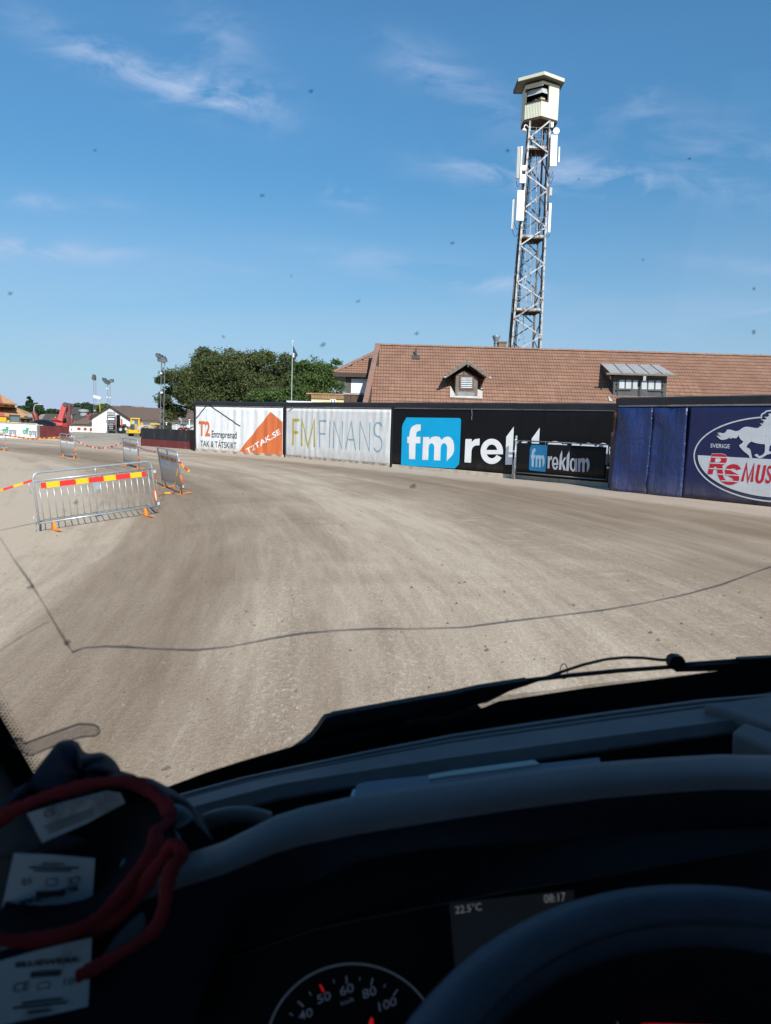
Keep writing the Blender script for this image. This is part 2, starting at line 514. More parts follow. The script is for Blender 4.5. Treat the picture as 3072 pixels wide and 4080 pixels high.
    # dry whitish strip at the foot of the hoarding
    foot = t.math('MULTIPLY', t.math('MULTIPLY_ADD', t.math('ADD', wall_rho, t.math('MULTIPLY_ADD', fine, 1.6, -.8)), 1.1, -112.6, clamp=True), t.math('SUBTRACT', 1.0, yard))
    col = t.mix(t.math('MULTIPLY', foot, .6), col, (.52, .43, .35))
    col = t.mix(.75, col, t.ramp(grit, [(.30, (.30, .30, .30)), (.70, (.70, .70, .70))]), 'OVERLAY')
    t.set(Base_Color=col, Roughness=.95); t.b.inputs['Specular IOR Level'].default_value = .15
    h = t.math('ADD', t.math('MULTIPLY', grit, .25), t.math('ADD', t.math('MULTIPLY', crumb, .7), t.math('MULTIPLY', fine, .5)))
    t.bump(h, .75, .03)
    return t.m

def axis(lo, hi, mid, n, p):
    out = []
    for i in range(n + 1):
        q = -1 + 2 * i / n
        out.append(mid + ((hi - mid) if q > 0 else (mid - lo)) * (abs(q) ** p) * (1 if q > 0 else -1))
    return out
gxs = axis(-2500, 2500, -5, 130, 4.2); gys = axis(-2500, 4000, 20, 130, 4.2)
mb = MB(); mb.grid([[Vector((x, y, terrain(x, y))) for x in gxs] for y in gys])
tag(mb.build('ground', ground_material(), smooth=True, recalc=False), kind='structure')

# loose stones lying on the raced surface
rnd = random.Random(77); mb = MB()
for _ in range(900):
    y_ = 5.0 + 26.0 * rnd.random() ** 1.6; x_ = rnd.uniform(-.62, .62) * y_ ; s_ = rnd.choice((.006, .008, .011, .016, .024)) * rnd.uniform(.7, 1.2)
    c_ = Vector((x_, y_, terrain(x_, y_) + s_ * .25)); a_ = rnd.uniform(0, 6.28)
    if math.hypot(x_ - TC.x, y_ - TC.y) > 102: continue
    p_ = [c_ + Vector((math.cos(a_ + k * 1.2566) * s_ * rnd.uniform(.8, 1.3), math.sin(a_ + k * 1.2566) * s_ * rnd.uniform(.8, 1.3), -s_ * .3)) for k in range(5)]
    mb.add(p_ + [c_ + Vector((0, 0, s_ * .75))], [(k, (k + 1) % 5, 5) for k in range(5)])
tag(mb.build('loose_stones', M('stone_chips', (.20, .155, .115), .9, var=.5, vs=3)), 'loose stone chips scattered over the sandy track', 'stones', kind='stuff')

# ================================================================ HOARDING WALL
m_black = M('black_felt', (.012, .012, .014), .75, var=.4, bump=.2, bs=8, dirt=(.05, .05, .05), dl=.66)
m_cap = M('black_cap_sheet', (.018, .020, .026), .55, var=.3, vs=2, dirt=(.07, .07, .07), dl=.68)
m_white_rail = M('white_rail', (.55, .55, .53), .6, dirt=(.3, .27, .22))
m_conc = M('pale_concrete', (.50, .43, .34), .9, var=.2, vs=2, bump=.3, bs=20, dirt=(.35, .28, .21))
m_brick = M('red_brown_post', (.16, .06, .04), .8)

W = [gp(778, 1797), gp(1135, 1822), gp(1560, 1862), gp(2444, 1942)]
V_ = [gp(2436, 1954), gp(3072, 2019)]
V_.append(V_[1] + (V_[1] - V_[0]).normalized() * 7.0)
HW, HV = 3.30, 3.44
def wall_plane(a, b): return Plane(a, b - a)
def behind(pl, u, v, off): return pl.pt(u, v, off)

wall = thing('hoarding_wall', 'long black hoarding wall with flat black cap carrying the white and black banners', 'wall', W[0])
for i in range(3):
    a, b = W[i], W[i + 1]; pl = wall_plane(a, b); L = (b - a).length
    e0, e1 = (.0 if i else -.05), (.0 if i < 2 else .05)
    mb = MB(); mb.hexa([pl.pt(e0, 0, -.02), pl.pt(L + e1, 0, -.02), pl.pt(L + e1, 0, -.14), pl.pt(e0, 0, -.14),
                        pl.pt(e0, HW - .26, -.02), pl.pt(L + e1, HW - .26, -.02), pl.pt(L + e1, HW - .26, -.14), pl.pt(e0, HW - .26, -.14)])
    mb.build('backing_panel', m_black, wall)
    # cap in sheets
    n = max(2, int(L / 2.2))
    for k in range(n):
        u0 = e0 + (L - e0 + e1) * k / n + (.006 if k else 0); u1 = e0 + (L - e0 + e1) * (k + 1) / n
        dz = random.uniform(-.012, .012)
        mb = MB(); mb.hexa([pl.pt(u0, HW - .25 + dz, .09), pl.pt(u1, HW - .25 + dz, .09), pl.pt(u1, HW - .25 + dz, -.24), pl.pt(u0, HW - .25 + dz, -.24),
                            pl.pt(u0, HW - .03 + dz, .11), pl.pt(u1, HW - .03 + dz, .11), pl.pt(u1, HW + .02 + dz, -.24), pl.pt(u0, HW + .02 + dz, -.24)])
        mb.build('cap_sheet', m_cap, wall, bevel=.008)
    mb = MB(); mb.b2((0, 0, 0), (1, 1, 1)); mb.v = [pl.pt(e0 + .03 + p.x * (L - e0 - .06), HW - .315 + p.z * .05, .012 + p.y * .03) for p in mb.v]
    mb.build('rail', m_white_rail if i != 2 else M('grey_rail', (.32, .33, .34), .5, dirt=(.12, .12, .12)), wall)
    # footing blocks
    nb = max(2, int(L / 2.4))
    for k in range(nb):
        u0, u1 = L * k / nb + .012, L * (k + 1) / nb - .012
        if i == 2 and k == nb - 1: u1 = L - .08
        mb = MB(); mb.hexa([pl.pt(u0, -.15, .07), pl.pt(u1, -.15, .07), pl.pt(u1, -.15, -.16), pl.pt(u0, -.15, -.16),
                            pl.pt(u0, .17, .05), pl.pt(u1, .17, .05), pl.pt(u1, .17, -.16), pl.pt(u0, .17, -.16)])
        mb.build('footing_block', m_conc, wall, bevel=.015)
for i, j, w in ((0, 0, .16), (1, 1, .26), (2, 2, .16)):
    pl = wall_plane(W[min(i, 2)], W[min(i, 2) + 1]); L = 0
    mb = MB(); c = [(-w / 2, .0), (w / 2, .0)]
    mb.hexa([pl.pt(-w / 2, 0, .06), pl.pt(w / 2, 0, .06), pl.pt(w / 2, 0, -.19), pl.pt(-w / 2, 0, -.19),
             pl.pt(-w / 2, HW - .27, .06), pl.pt(w / 2, HW - .27, .06), pl.pt(w / 2, HW - .27, -.19), pl.pt(-w / 2, HW - .27, -.19)])
    mb.build('post', m_black, wall)
pl = wall_plane(W[0], W[1]); mb = MB(); mb.bar(pl.pt(-.28, HW - .62, -.1), pl.pt(0, HW - .60, -.1), .08, .1); mb.build('bracket', m_black, wall)

wall2 = thing('hoarding_wall', 'taller hoarding wall with black cap behind the blue tarpaulins and horse banner', 'wall', V_[0])
a, b = V_[0], V_[2]; pv = wall_plane(a, b); LV = (b - a).length
mb = MB(); mb.hexa([pv.pt(0, -.1, -.02), pv.pt(LV, -.1, -.02), pv.pt(LV, -.1, -.14), pv.pt(0, -.1, -.14),
                    pv.pt(0, HV - .28, -.02), pv.pt(LV, HV - .24, -.02), pv.pt(LV, HV - .24, -.14), pv.pt(0, HV - .28, -.14)])
mb.build('backing_panel', m_black, wall2)
for k in range(6):
    u0, u1 = LV * k / 6 + .005, LV * (k + 1) / 6; r0, r1 = .12 * k / 6, .12 * (k + 1) / 6
    mb = MB(); mb.hexa([pv.pt(u0, HV - .26 + r0, .10), pv.pt(u1, HV - .26 + r1, .10), pv.pt(u1, HV - .26 + r1, -.24), pv.pt(u0, HV - .26 + r0, -.24),
                        pv.pt(u0, HV - .02 + r0, .12), pv.pt(u1, HV - .02 + r1, .12), pv.pt(u1, HV + .03 + r1, -.24), pv.pt(u0, HV + .03 + r0, -.24)])
    mb.build('cap_sheet', m_cap, wall2, bevel=.008)
for k in range(2):
    u0, u1 = .08 + (LV - .1) * k / 2, .08 + (LV - .1) * (k + 1) / 2 - .01
    mb = MB(); mb.hexa([pv.pt(u0, HV - .325 + u0 * .011, .035), pv.pt(u1, HV - .325 + u1 * .011, .035), pv.pt(u1, HV - .325 + u1 * .011, .01), pv.pt(u0, HV - .325 + u0 * .011, .01),
                        pv.pt(u0, HV - .27 + u0 * .011, .035), pv.pt(u1, HV - .27 + u1 * .011, .035), pv.pt(u1, HV - .27 + u1 * .011, .01), pv.pt(u0, HV - .27 + u0 * .011, .01)])
    mb.build('rail', m_white_rail, wall2)
mb = MB(); mb.hexa([pv.pt(-.10, -.1, -.02), pv.pt(-.015, -.1, -.02), pv.pt(-.015, -.1, -.3), pv.pt(-.10, -.1, -.3),
                    pv.pt(-.10, HV - .3, -.02), pv.pt(-.015, HV - .3, -.02), pv.pt(-.015, HV - .3, -.3), pv.pt(-.10, HV - .3, -.3)])
mb.build('post', m_brick, wall2)

# ---------------------------------------------------------------- banners
def cloth(name, col, rough, fold=.45, crease=.5, trans=False, dirt=None, spec=.35, var=.06):
    t = NT(name)
    n1 = t.noise(1.3, 5, .6); c0 = tuple(v * (1 - var) for v in col); c1 = tuple(min(1, v * (1 + var)) for v in col)
    c = t.ramp(n1, [(.3, c0), (.7, c1)])
    if dirt:
        sp = t.n('ShaderNodeSeparateXYZ'); t.l(t.g.outputs['Position'], sp.inputs[0])
        low = t.math('MULTIPLY_ADD', sp.outputs[2], -1.6, 1.25, clamp=True)
        d = t.math('MULTIPLY', t.math('MULTIPLY_ADD', t.noise(3.0, 6, .7, stretch=(1, 1, .5)), 2.2, -.6, clamp=True), t.math('MULTIPLY_ADD', low, .8, .07))
        c = t.mix(d, c, dirt)
    t.set(Base_Color=c, Roughness=rough); t.b.inputs['Specular IOR Level'].default_value = spec
    a = t.noise(5.0, 3, .5, None, .9, (1.0, 1.0, .18)); b = t.noise(1.1, 4, .6, None, .5, (1, 1, 1.6))
    h = t.math('ADD', t.math('MULTIPLY', a, fold), t.math('MULTIPLY', b, crease)); t.bump(h, .8, .07)
    return t.m
m_bwhite = cloth('white_banner_cloth', (.80, .81, .82), .7, .40, .3, dirt=(.45, .38, .30))
m_fwhite = cloth('offwhite_mesh_cloth', (.74, .74, .73), .75, .16, .30, dirt=(.40, .35, .28))
m_bblack = cloth('black_banner_vinyl', (.005, .0055, .007), .5, .05, .18, dirt=(.07, .058, .046), spec=.18)
m_orange = cloth('orange_print', (.66, .17, .055), .7, .55, .3)
m_ink = cloth('black_print', (.022, .022, .026), .7, .55, .3)
m_olive = cloth('mustard_print', (.47, .40, .075), .75, .30, .35)
m_pale_blue = cloth('pale_blue_print', (.25, .41, .50), .75, .30, .35)
m_cyan = cloth('cyan_print', (.0, .40, .72), .45, .05, .18)
m_wprint = cloth('white_print', (.90, .90, .90), .5, .05, .18, dirt=(.5, .42, .34))
m_gprint = cloth('grey_print_on_black', (.38, .40, .45), .5, .1, .5)
m_dcyan = cloth('dull_cyan_print', (.015, .16, .34), .5, .1, .5)
m_tarp = cloth('royal_blue_tarpaulin', (.010, .025, .112), .36, .8, 1.6, dirt=(.10, .09, .12), spec=.6)
m_navy = cloth('navy_banner_vinyl', (.011, .016, .075), .42, .05, .35, dirt=(.10, .09, .10), spec=.4)
m_nwhite = cloth('pale_print_on_navy', (.56, .58, .62), .55, .10, .4, dirt=(.5, .45, .40))
m_rred = cloth('red_print', (.50, .016, .030), .5, .10, .4)

def folds(seed, amp, k0, cut=0, hang=True):
    rnd = random.Random(seed)
    w = [(rnd.uniform(.6, 1.8) * k0, rnd.uniform(0, 6.28), rnd.uniform(.3, 1), rnd.uniform(-.5, .5)) for _ in range(7)]
    def f(u, v):
        s = 0
        for k, ph, a, sl in w: s += a * math.sin(k * (u + sl * v * .25) + ph + .6 * math.sin(1.7 * v + ph))
        return amp * (.35 + .65 * (0.5 + 0.5 * math.sin(u * .9 + seed))) * s / 3.0
    return f
def banner_sheet(mb, pl, u0, u1, v0, v1, off, disp, du=.09, dv=.18, edge=None):
    nu = max(2, int((u1 - u0) / du)); nv = max(2, int((v1 - v0) / dv))
    rows = []
    for j in range(nv + 1):
        r = []
        for i in range(nu + 1):
            u = u0 + (u1 - u0) * i / nu; v = v0 + (v1 - v0) * j / nv
            vv = v + (edge(u) if (edge and j == 0) else 0)
            r.append(pl.pt(u, vv, off + disp(u, v)))
        rows.append(r)
    mb.grid(rows)
    return mb
def banner(name, label, cat, mat, pl, u0, u1, v0, v1, off, disp, edge=None, group=None):
    b = thing(name, label, cat, tuple(pl.pt(u0, v0, off)), group)
    mb = MB(); banner_sheet(mb, pl, u0, u1, v0, v1, off, disp, edge=edge)
    o = mb.build('sheet', mat, b, smooth=True, recalc=False)
    if sum(p.normal.dot(pl.n) for p in o.data.polygons) < 0: o.data.flip_normals()
    s = o.modifiers.new('thick', 'SOLIDIFY'); s.thickness = .004; s.offset = -1
    return b

BO = .055      # banner stands off its wall
# --- T2 banner
p1 = wall_plane(W[0], W[1]); L1 = (W[1] - W[0]).length
q = lambda x, y: p1.px(*ZW(x, y))
d1 = folds(3, .035, 7.0)
b1 = banner('banner', 'wrinkled white roofing banner with black roof line and orange diamond', 'banner', m_bwhite, p1, .14, L1 - .15, .05, HW - .36, BO, d1, edge=lambda u: .015 * math.sin(u * 1.3))
OFF = BO + .010
decal('orange_diamond', m_orange, b1, p1, *poly2([q(1272, 243), (L1 - .16, q(1450, 400)[1]), (L1 - .16, .12), (q(765, 893)[0], .13)]), OFF, d1, .15)
decal('roof_line', m_ink, b1, p1, *stroke([q(100, 345), q(272, 128), q(300, 135), q(788, 468)], .075), OFF, d1, .15)
text_on('lettering', 'T2', m_orange, b1, p1, q(135, 622), (q(318, 620)[0], q(135, 385)[1]), OFF, d1, bold=.03)
text_on('lettering', 'Entreprenad', m_ink, b1, p1, (q(342, 655)[0], q(520, 690)[1]), (q(742, 690)[0], q(342, 537)[1]), OFF, d1, bold=.012)
text_on('lettering', 'TAK & TÄTSKIKT', m_ink, b1, p1, (q(165, 790)[0], q(280, 797)[1]), (q(740, 850)[0], q(450, 688)[1]), OFF, d1, bold=.006)
text_quad('lettering', 'T2TAK.SE', m_wprint, b1, p1, q(905, 912), q(1438, 590), q(878, 832), OFF + .006, d1, bold=.018)
# --- FM FINANS banner
p2 = wall_plane(W[1], W[2]); L2 = (W[2] - W[1]).length
q = lambda x, y: p2.px(*Z2(x, y))
d2 = folds(5, .020, 8.0)
b2 = banner('banner', 'off-white finance banner with thin mustard and pale blue capital letters', 'banner', m_fwhite, p2, .15, L2 - .10, .06, HW - .36, BO, d2, edge=lambda u: .012 * math.sin(u * 1.1 + 1))
vb, vt = q(865, 785)[1], q(865, 598)[1]
hh = vt - vb
def let(ch, x0, x1, y0, y1):
    w = x1 - x0; X = lambda t: x0 + w * t; Y = lambda t: y0 + (y1 - y0) * t
    if ch == 'F': return [[(X(0), Y(0)), (X(0), Y(1)), (X(1), Y(1))], [(X(0), Y(.52)), (X(.85), Y(.52))]]
    if ch == 'M': return [[(X(0), Y(0)), (X(0), Y(1)), (X(.5), Y(0)), (X(1), Y(1)), (X(1), Y(0))]]
    if ch == 'I': return [[(X(.5), Y(0)), (X(.5), Y(1))]]
    if ch == 'N': return [[(X(0), Y(0)), (X(0), Y(1)), (X(1), Y(0)), (X(1), Y(1))]]
    if ch == 'A': return [[(X(0), Y(0)), (X(.5), Y(1)), (X(1), Y(0))], [(X(.2), Y(.36)), (X(.8), Y(.36))]]
    if ch == 'S': return [[(X(.95), Y(.88))] + [(X(a), Y(b)) for a, b in arc(.5, .76, .46, .24, 60, 262, 12)] + [(X(a), Y(b)) for a, b in arc(.5, .26, .5, .26, 82, -150, 14)]]
for ch, x0, x1, mt, wd in (('F', 872, 918, m_olive, .15), ('M', 938, 1028, m_olive, .15), ('F', 1067, 1118, m_pale_blue, .075), ('I', 1135, 1150, m_pale_blue, .075),
                       ('N', 1172, 1236, m_pale_blue, .075), ('A', 1262, 1336, m_pale_blue, .075), ('N', 1365, 1438, m_pale_blue, .075), ('S', 1468, 1530, m_pale_blue, .075)):
    u0, u1 = q(x0, 700)[0], q(x1, 700)[0]
    vs, fs = [], []
    for k, st in enumerate(let(ch, u0, u1, vb, vt)):
        a_, b_ = stroke(st, wd); o_ = len(vs); vs += a_; fs += [tuple(i + o_ for i in f) for f in b_]
    decal('letter', mt, b2, p2, vs, fs, OFF, d2, .2)
mb = MB(); 
decal('fold_tape', M('grey_rail', (.3, .3, .3)), b2, p2, *stroke([q(840, 535), q(876, 505)], .07), OFF + .004, d2, .2)
# --- big fm reklam banner
p3 = wall_plane(W[2], W[3]); L3 = (W[3] - W[2]).length
q = lambda x, y: p3.px(*Z3(x, y))
d3 = folds(8, .010, 3.0)
b3 = banner('banner', 'large black advertising hoarding sheet with cyan square logo and huge white letters', 'banner', m_bblack, p3, .10, L3 - .10, .22, HW - .36, BO, d3)
LOGO = [(205, 522), (553, 526), (562, 529), (567, 540), (557, 800), (554, 830), (526, 861), (168, 838), (176, 590), (180, 568)]
decal('logo_square', m_cyan, b3, p3, *poly2([q(*p) for p in LOGO]), OFF, d3, .4)
FPOLY = [(222, 798), (222, 692), (211, 692), (211, 650), (224, 650), (228, 612), (236, 592), (250, 578), (270, 569), (300, 568), (299, 610), (283, 612), (272, 622), (268, 650), (298, 650), (297, 694), (266, 694), (263, 800)]
MPOLY = [(310, 803), (316, 652), (357, 652), (357, 668), (375, 652), (400, 647), (425, 652), (440, 672), (455, 655), (480, 648), (500, 656), (515, 675), (522, 705), (521, 745), (510, 772), (472, 812), (476, 720), (470, 700), (455, 692), (441, 699), (433, 720), (430, 808), (387, 806), (391, 718), (385, 699), (372, 692), (358, 701), (353, 720), (350, 804)]
RPOLY = [(590, 820), (597, 665), (638, 665), (638, 684), (660, 666), (692, 662), (690, 706), (662, 708), (645, 720), (637, 742), (634, 822)]
for nm, P_ in (('letter', FPOLY), ('letter', MPOLY), ('letter', RPOLY)):
    decal(nm, m_wprint, b3, p3, *poly2([q(*p) for p in P_]), OFF + .006, d3, .4)
def epoly(cx, cy, rx, ry, t):
    out = arc(cx, cy, rx, ry, 38, 360, 28); inn = arc(cx, cy, rx - t, ry - t, 360 - 14, 46, 24)
    return out + [(cx + rx, cy + t * .42)] + [(cx - rx + t * .9, cy + t * .42), (cx - rx + t * .9, cy - t * .30)] [0:0] + inn
def e_parts(cx, cy, rx, ry, t):
    """lower-case e as one outline: ring open at the lower right plus the bar (y grows downwards)"""
    o = arc(cx, cy, rx, ry, 32, 360, 30)
    i = arc(cx, cy, rx - t, ry - t, 360 - 8, 180 + 14, 14)
    j = arc(cx, cy, rx - t, ry - t, 180 - 18, 48, 12)
    return o + [(cx + rx, cy + t * .35), (cx - rx + t + 1, cy + t * .35)] + j, i
# 'e': ring lower part + bar, with the counter cut as a separate outline
def ring_sector(cx, cy, rx, ry, t, a0, a1, n=30): return arc(cx, cy, rx, ry, a0, a1, n) + arc(cx, cy, rx - t, ry - t, a1, a0, n)
decal('letter', m_wprint, b3, p3, *poly2([q(*p) for p in ring_sector(772, 747, 74, 84, 38, 30, 362)]), OFF + .006, d3, .4)
decal('letter_bar', m_wprint, b3, p3, *poly2([q(*p) for p in [(728, 738), (846, 738), (846, 766), (728, 766)]]), OFF + .009, d3, .4)
for P_ in ([(860, 835), (868, 650), (918, 583), (914, 690), (906, 835)], [(914, 745), (985, 672), (1012, 676), (948, 752), (1020, 850), (985, 850)],
           [(1028, 850), (1037, 662), (1090, 590), (1084, 720), (1076, 850)]):
    decal('letter', m_wprint, b3, p3, *poly2([q(*p) for p in P_]), OFF + .006, d3, .4)
decal('letter', m_wprint, b3, p3, *poly2([q(*p) for p in ring_sector(1190, 765, 78, 86, 38, 0, 359)]), OFF + .006, d3, .4)
decal('letter', m_wprint, b3, p3, *poly2([q(*p) for p in [(1232, 700), (1272, 700), (1266, 860), (1228, 858)]]), OFF + .009, d3, .4)
decal('letter', m_wprint, b3, p3, *poly2([q(x + (x - 310) * .28 + 985, y * 1.02 + 30) for x, y in [(p[0], p[1]) for p in MPOLY]]), OFF + .006, d3, .4)
mb = MB()
for k in range(9):
    u, v = q(640 + random.uniform(-2, 2), 470 + k * 8); mb.box(p3.pt(u, v, OFF + .01), (.03, .02, random.uniform(.03, .09)))
mb.build('tape_patch', M('grey_tape', (.12, .13, .15), .4), b3)

# --- gate with small banner
zg = zc(2020, 1720, 3.6217)
pg = Plane(p3.pt(0, 0, .38), p3.u)
g = lambda x, y: pg.px(*ZG(x, y))
uL, uR = g(110, 620)[0], g(1500, 800)[0]
m_galv = M('galvanised_steel', (.44, .47, .49), .42, metal=.55, var=.2, vs=8, dirt=(.25, .24, .22), dl=.62)
m_mgalv = M('mid_grey_steel', (.20, .22, .24), .5, metal=.4, var=.25, vs=8)
m_dgalv = M('dark_grey_steel', (.075, .085, .10), .5, metal=.3, var=.25)
gate = thing('gate', 'low tubular steel gate with sagging black printed sheet in front of the hoarding', 'gate', tuple(pg.pt(uL, 0)))
ptop = 1.97
u0 = g(118, 400)[0]; vtop = g(118, 55)[1]
mb = MB(); mb.tube([pg.pt(u0, -.1, 0), pg.pt(u0, vtop, 0)], .048, 10); mb.build('post', m_galv, gate, smooth=True)
mb = MB(); uu = g(85, 560)[0]; mb.tube([pg.pt(u0 - .12, -.1, -.05), pg.pt(u0 - .10, .85, -.05)], .045, 10); mb.build('post', m_galv, gate, smooth=True)
mb = MB(); u1 = g(1500, 450)[0]; mb.box(pg.pt(u1, g(1500, 45)[1] / 2, 0), (.10, .10, g(1500, 45)[1] + .2), Matrix.Rotation(math.atan2(pg.u.y, pg.u.x), 3, 'Z')); mb.build('post', m_dgalv, gate, bevel=.01)
ga, gb = g(150, 128), g(1475, 185); gc, gd = g(118, 585), g(1425, 755)
ul, ur = ga[0], gb[0]
vT, vB = ga[1], gc[1]
mb = MB(); mb.tube([pg.pt(ul, vB, .02), pg.pt(ul, vT, .02)], .022, 8); mb.build('frame_upright', m_galv, gate, smooth=True)
mb = MB(); mb.tube([pg.pt(ur, vB, .02), pg.pt(ur, vT, .02)], .03, 8); mb.build('frame_upright', m_dgalv, gate, smooth=True)
mb = MB(); mb.tube([pg.pt(ul - .05, vT, .02), pg.pt(ur, vT, .02)], .026, 8); mb.build('top_rail', m_mgalv, gate, smooth=True)
mb = MB(); mb.tube([pg.pt(ul - .05, vB, .02), pg.pt(ur, vB, .02)], .026, 8); mb.build('bottom_rail', m_mgalv, gate, smooth=True)
for x, y in ((130, 120), (130, 245), (130, 365), (130, 510)):
    u, v = g(x, y); mb = MB(); mb.box(pg.pt(u, v, .02), (.10, .09, .035)); mb.build('hinge', m_galv, gate, bevel=.006)
for x, y in ((1484, 258), (1470, 518)):
    u, v = g(x, y); mb = MB(); mb.lathe((0, 0, 0), [(0, -.04), (.05, -.03), (.06, 0), (.05, .03), (0, .04)], 10); mb.v = [pg.pt(u, v, .07) + p for p in mb.v]; mb.build('bolt_cap', M('white_plastic', (.75, .75, .73), .4), gate, smooth=True)
mb = MB(); u, v = g(1038, 680); mb.box(pg.pt(u, v, .03), (.04, .04, .10)); mb.build('latch', m_dgalv, gate)
mb = MB(); mb.box(pg.pt(ul - .42, .62, -.2), (.34, .10, 1.2), Matrix.Rotation(math.atan2(pg.u.y, pg.u.x), 3, 'Z')); 
dg_ = folds(11, .025, 2.6)
bs = banner('banner', 'small black sheet with dull cyan logo square lashed to the steel gate', 'banner', m_bblack, pg, ul + .05, ur - .07, vB + .10, vT - .09, .06, dg_)
sg = .075
decal('logo_square', m_dcyan, bs, pg, *poly2([g(*p) for p in [(372, 188), (592, 197), (600, 210), (572, 572), (560, 580), (345, 555), (332, 535), (346, 230)]]), sg, dg_, .25)
def mapz(P_, ax, bx, ay_, by_): return [g(ax + bx * p[0], ay_ + by_ * p[1]) for p in P_]
bx = (425 - 362) / (300 - 211.); by = (505 - 240) / (800 - 568.)
decal('letter', M('pale_cyan_print', (.28, .40, .50), .5), bs, pg, *poly2(mapz(FPOLY, 362 - bx * 211, bx, 240 - by * 568, by)), sg + .006, dg_, .25)
bx = (558 - 425) / (522 - 310.); by = (520 - 335) / (812 - 647.)
decal('letter', M('pale_cyan_print', (.28, .40, .50), .5), bs, pg, *poly2(mapz(MPOLY, 425 - bx * 310, bx, 335 - by * 647, by)), sg + .006, dg_, .25)
bx = (668 - 600) / (692 - 590.); by = (530 - 352) / (822 - 662.)
decal('letter', m_gprint, bs, pg, *poly2(mapz(RPOLY, 600 - bx * 590, bx, 352 - by * 662, by)), sg, dg_, .25)
decal('letter', m_gprint, bs, pg, *poly2([g(*p) for p in ring_sector(712, 455, 46, 93, 26, 30, 360)]), sg, dg_, .25)
decal('letter_bar', m_gprint, bs, pg, *poly2([g(*p) for p in [(686, 450), (757, 455), (757, 482), (686, 478)]]), sg + .003, dg_, .25)
for P_ in ([(764, 548), (778, 340), (806, 268), (812, 330), (795, 548)], [(800, 440), (845, 368), (868, 372), (828, 446), (862, 560), (826, 556)], [(866, 565), (876, 345), (912, 275), (914, 350), (900, 565)]):
    decal('letter', m_gprint, bs, pg, *poly2([g(*p) for p in P_]), sg, dg_, .25)
decal('letter', m_gprint, bs, pg, *poly2([g(*p) for p in ring_sector(965, 478, 50, 98, 28, 0, 359)]), sg, dg_, .25)
decal('letter', m_gprint, bs, pg, *poly2([g(*p) for p in [(1000, 385), (1028, 388), (1022, 578), (996, 576)]]), sg + .003, dg_, .25)
bx = (1206 - 1036) / (522 - 310.); by = (588 - 378) / (812 - 647.)
decal('letter', m_gprint, bs, pg, *poly2(mapz(MPOLY, 1036 - bx * 310, bx, 378 - by * 647, by)), sg, dg_, .25)
for k in range(10):
    uu = ul + .1 + (ur - ul - .25) * k / 9; MB().tube([pg.pt(uu, vT - .11, .075), pg.pt(uu + .015, vT + .01, .05)], .004, 5).build('lashing', m_white_rail, bs)

# --- blue tarpaulins and the horse banner
q = lambda x, y: pv.px(*Z4(x, y))
uA, uB, uC = .04, q(640, 900)[0], q(945, 900)[0]
for k, (a_, b_, sd_, lab) in enumerate(((uA, uB - .01, 21, 'left royal blue tarpaulin hanging beside the gate post'), (uB + .01, uC - .02, 24, 'creased royal blue tarpaulin hanging between the plain one and the horse banner'))):
    f0 = folds(sd_, .035, 3.2)
    def ff(u, v, f0=f0, a_=a_, b_=b_):
        t = (u - a_) / (b_ - a_); return f0(u, v) * 2.3 + .05 * math.sin(5.5 * (u - a_) + 2.2 * v + 1.2 * math.sin(2 * v)) * (.25 + .75 * (1 - t)) * (1 if v > 1.2 else .6) + .022 * math.exp(-((t - .95 + .05 * math.sin(v)) / .05) ** 2) + .03 * math.sin(3 * v + 4 * t) * (1 - min(1, v / 1.2)) + .04
    bt = banner('tarpaulin', lab, 'tarpaulin', m_tarp, pv, a_, b_, -.02, HV - .36, .05, ff, edge=lambda u: .02 * math.sin(4 * u))
dh = folds(31, .012, 2.2)
bh = banner('banner', 'navy banner with white running horse above red letters in an oval', 'banner', m_navy, pv, uC + .01, LV - .1, .02, HV - .32, .05, dh)
qr = lambda x, y: pv.px(*ZR(x, y))
oh = .062
cu, cv_ = qr(1700, 1140); ru = cu - qr(140, 1140)[0]; rvt = 0
top_v = qr(1400, 340)[1]; 
rv_up = (qr(1250, 342)[1] - cv_) / math.sqrt(max(.05, 1 - ((qr(1250, 342)[0] - cu) / ru) ** 2))
rv_dn = (cv_ - qr(1000, 1865)[1]) / math.sqrt(max(.05, 1 - ((qr(1000, 1865)[0] - cu) / ru) ** 2))
def ell(a0, a1, s=1.0, n=40, du=0.0):
    return [(cu + (ru * s + du) * math.cos(math.radians(a)), cv_ + ((rv_up if math.sin(math.radians(a)) > 0 else rv_dn) * s + du) * math.sin(math.radians(a))) for a in [a0 + (a1 - a0) * i / n for i in range(n + 1)]]
a_head = math.degrees(math.acos(max(-1, min(1, (qr(1440, 335)[0] - cu) / ru))))
hl = [qr(*p) for p in [(1490, 320), (1492, 270), (1515, 245), (1560, 225), (1585, 195), (1670, 182), (1800, 178), (1900, 230), (1950, 330), (1990, 420)]]
outline = hl[::-1] + ell(a_head, 360 + 50, n=80)
decal('oval_line', m_nwhite, bh, pv, *stroke(outline, .045), oh, dh, .3)
half_v = qr(200, 1070)[1]
low = [p for p in ell(180, 360, s=1.0, n=60, du=-.13) ]
decal('oval_half', m_nwhite, bh, pv, *poly2([(low[0][0], half_v)] + low[1:-1] + [(low[-1][0], half_v)]), oh, dh, .3)
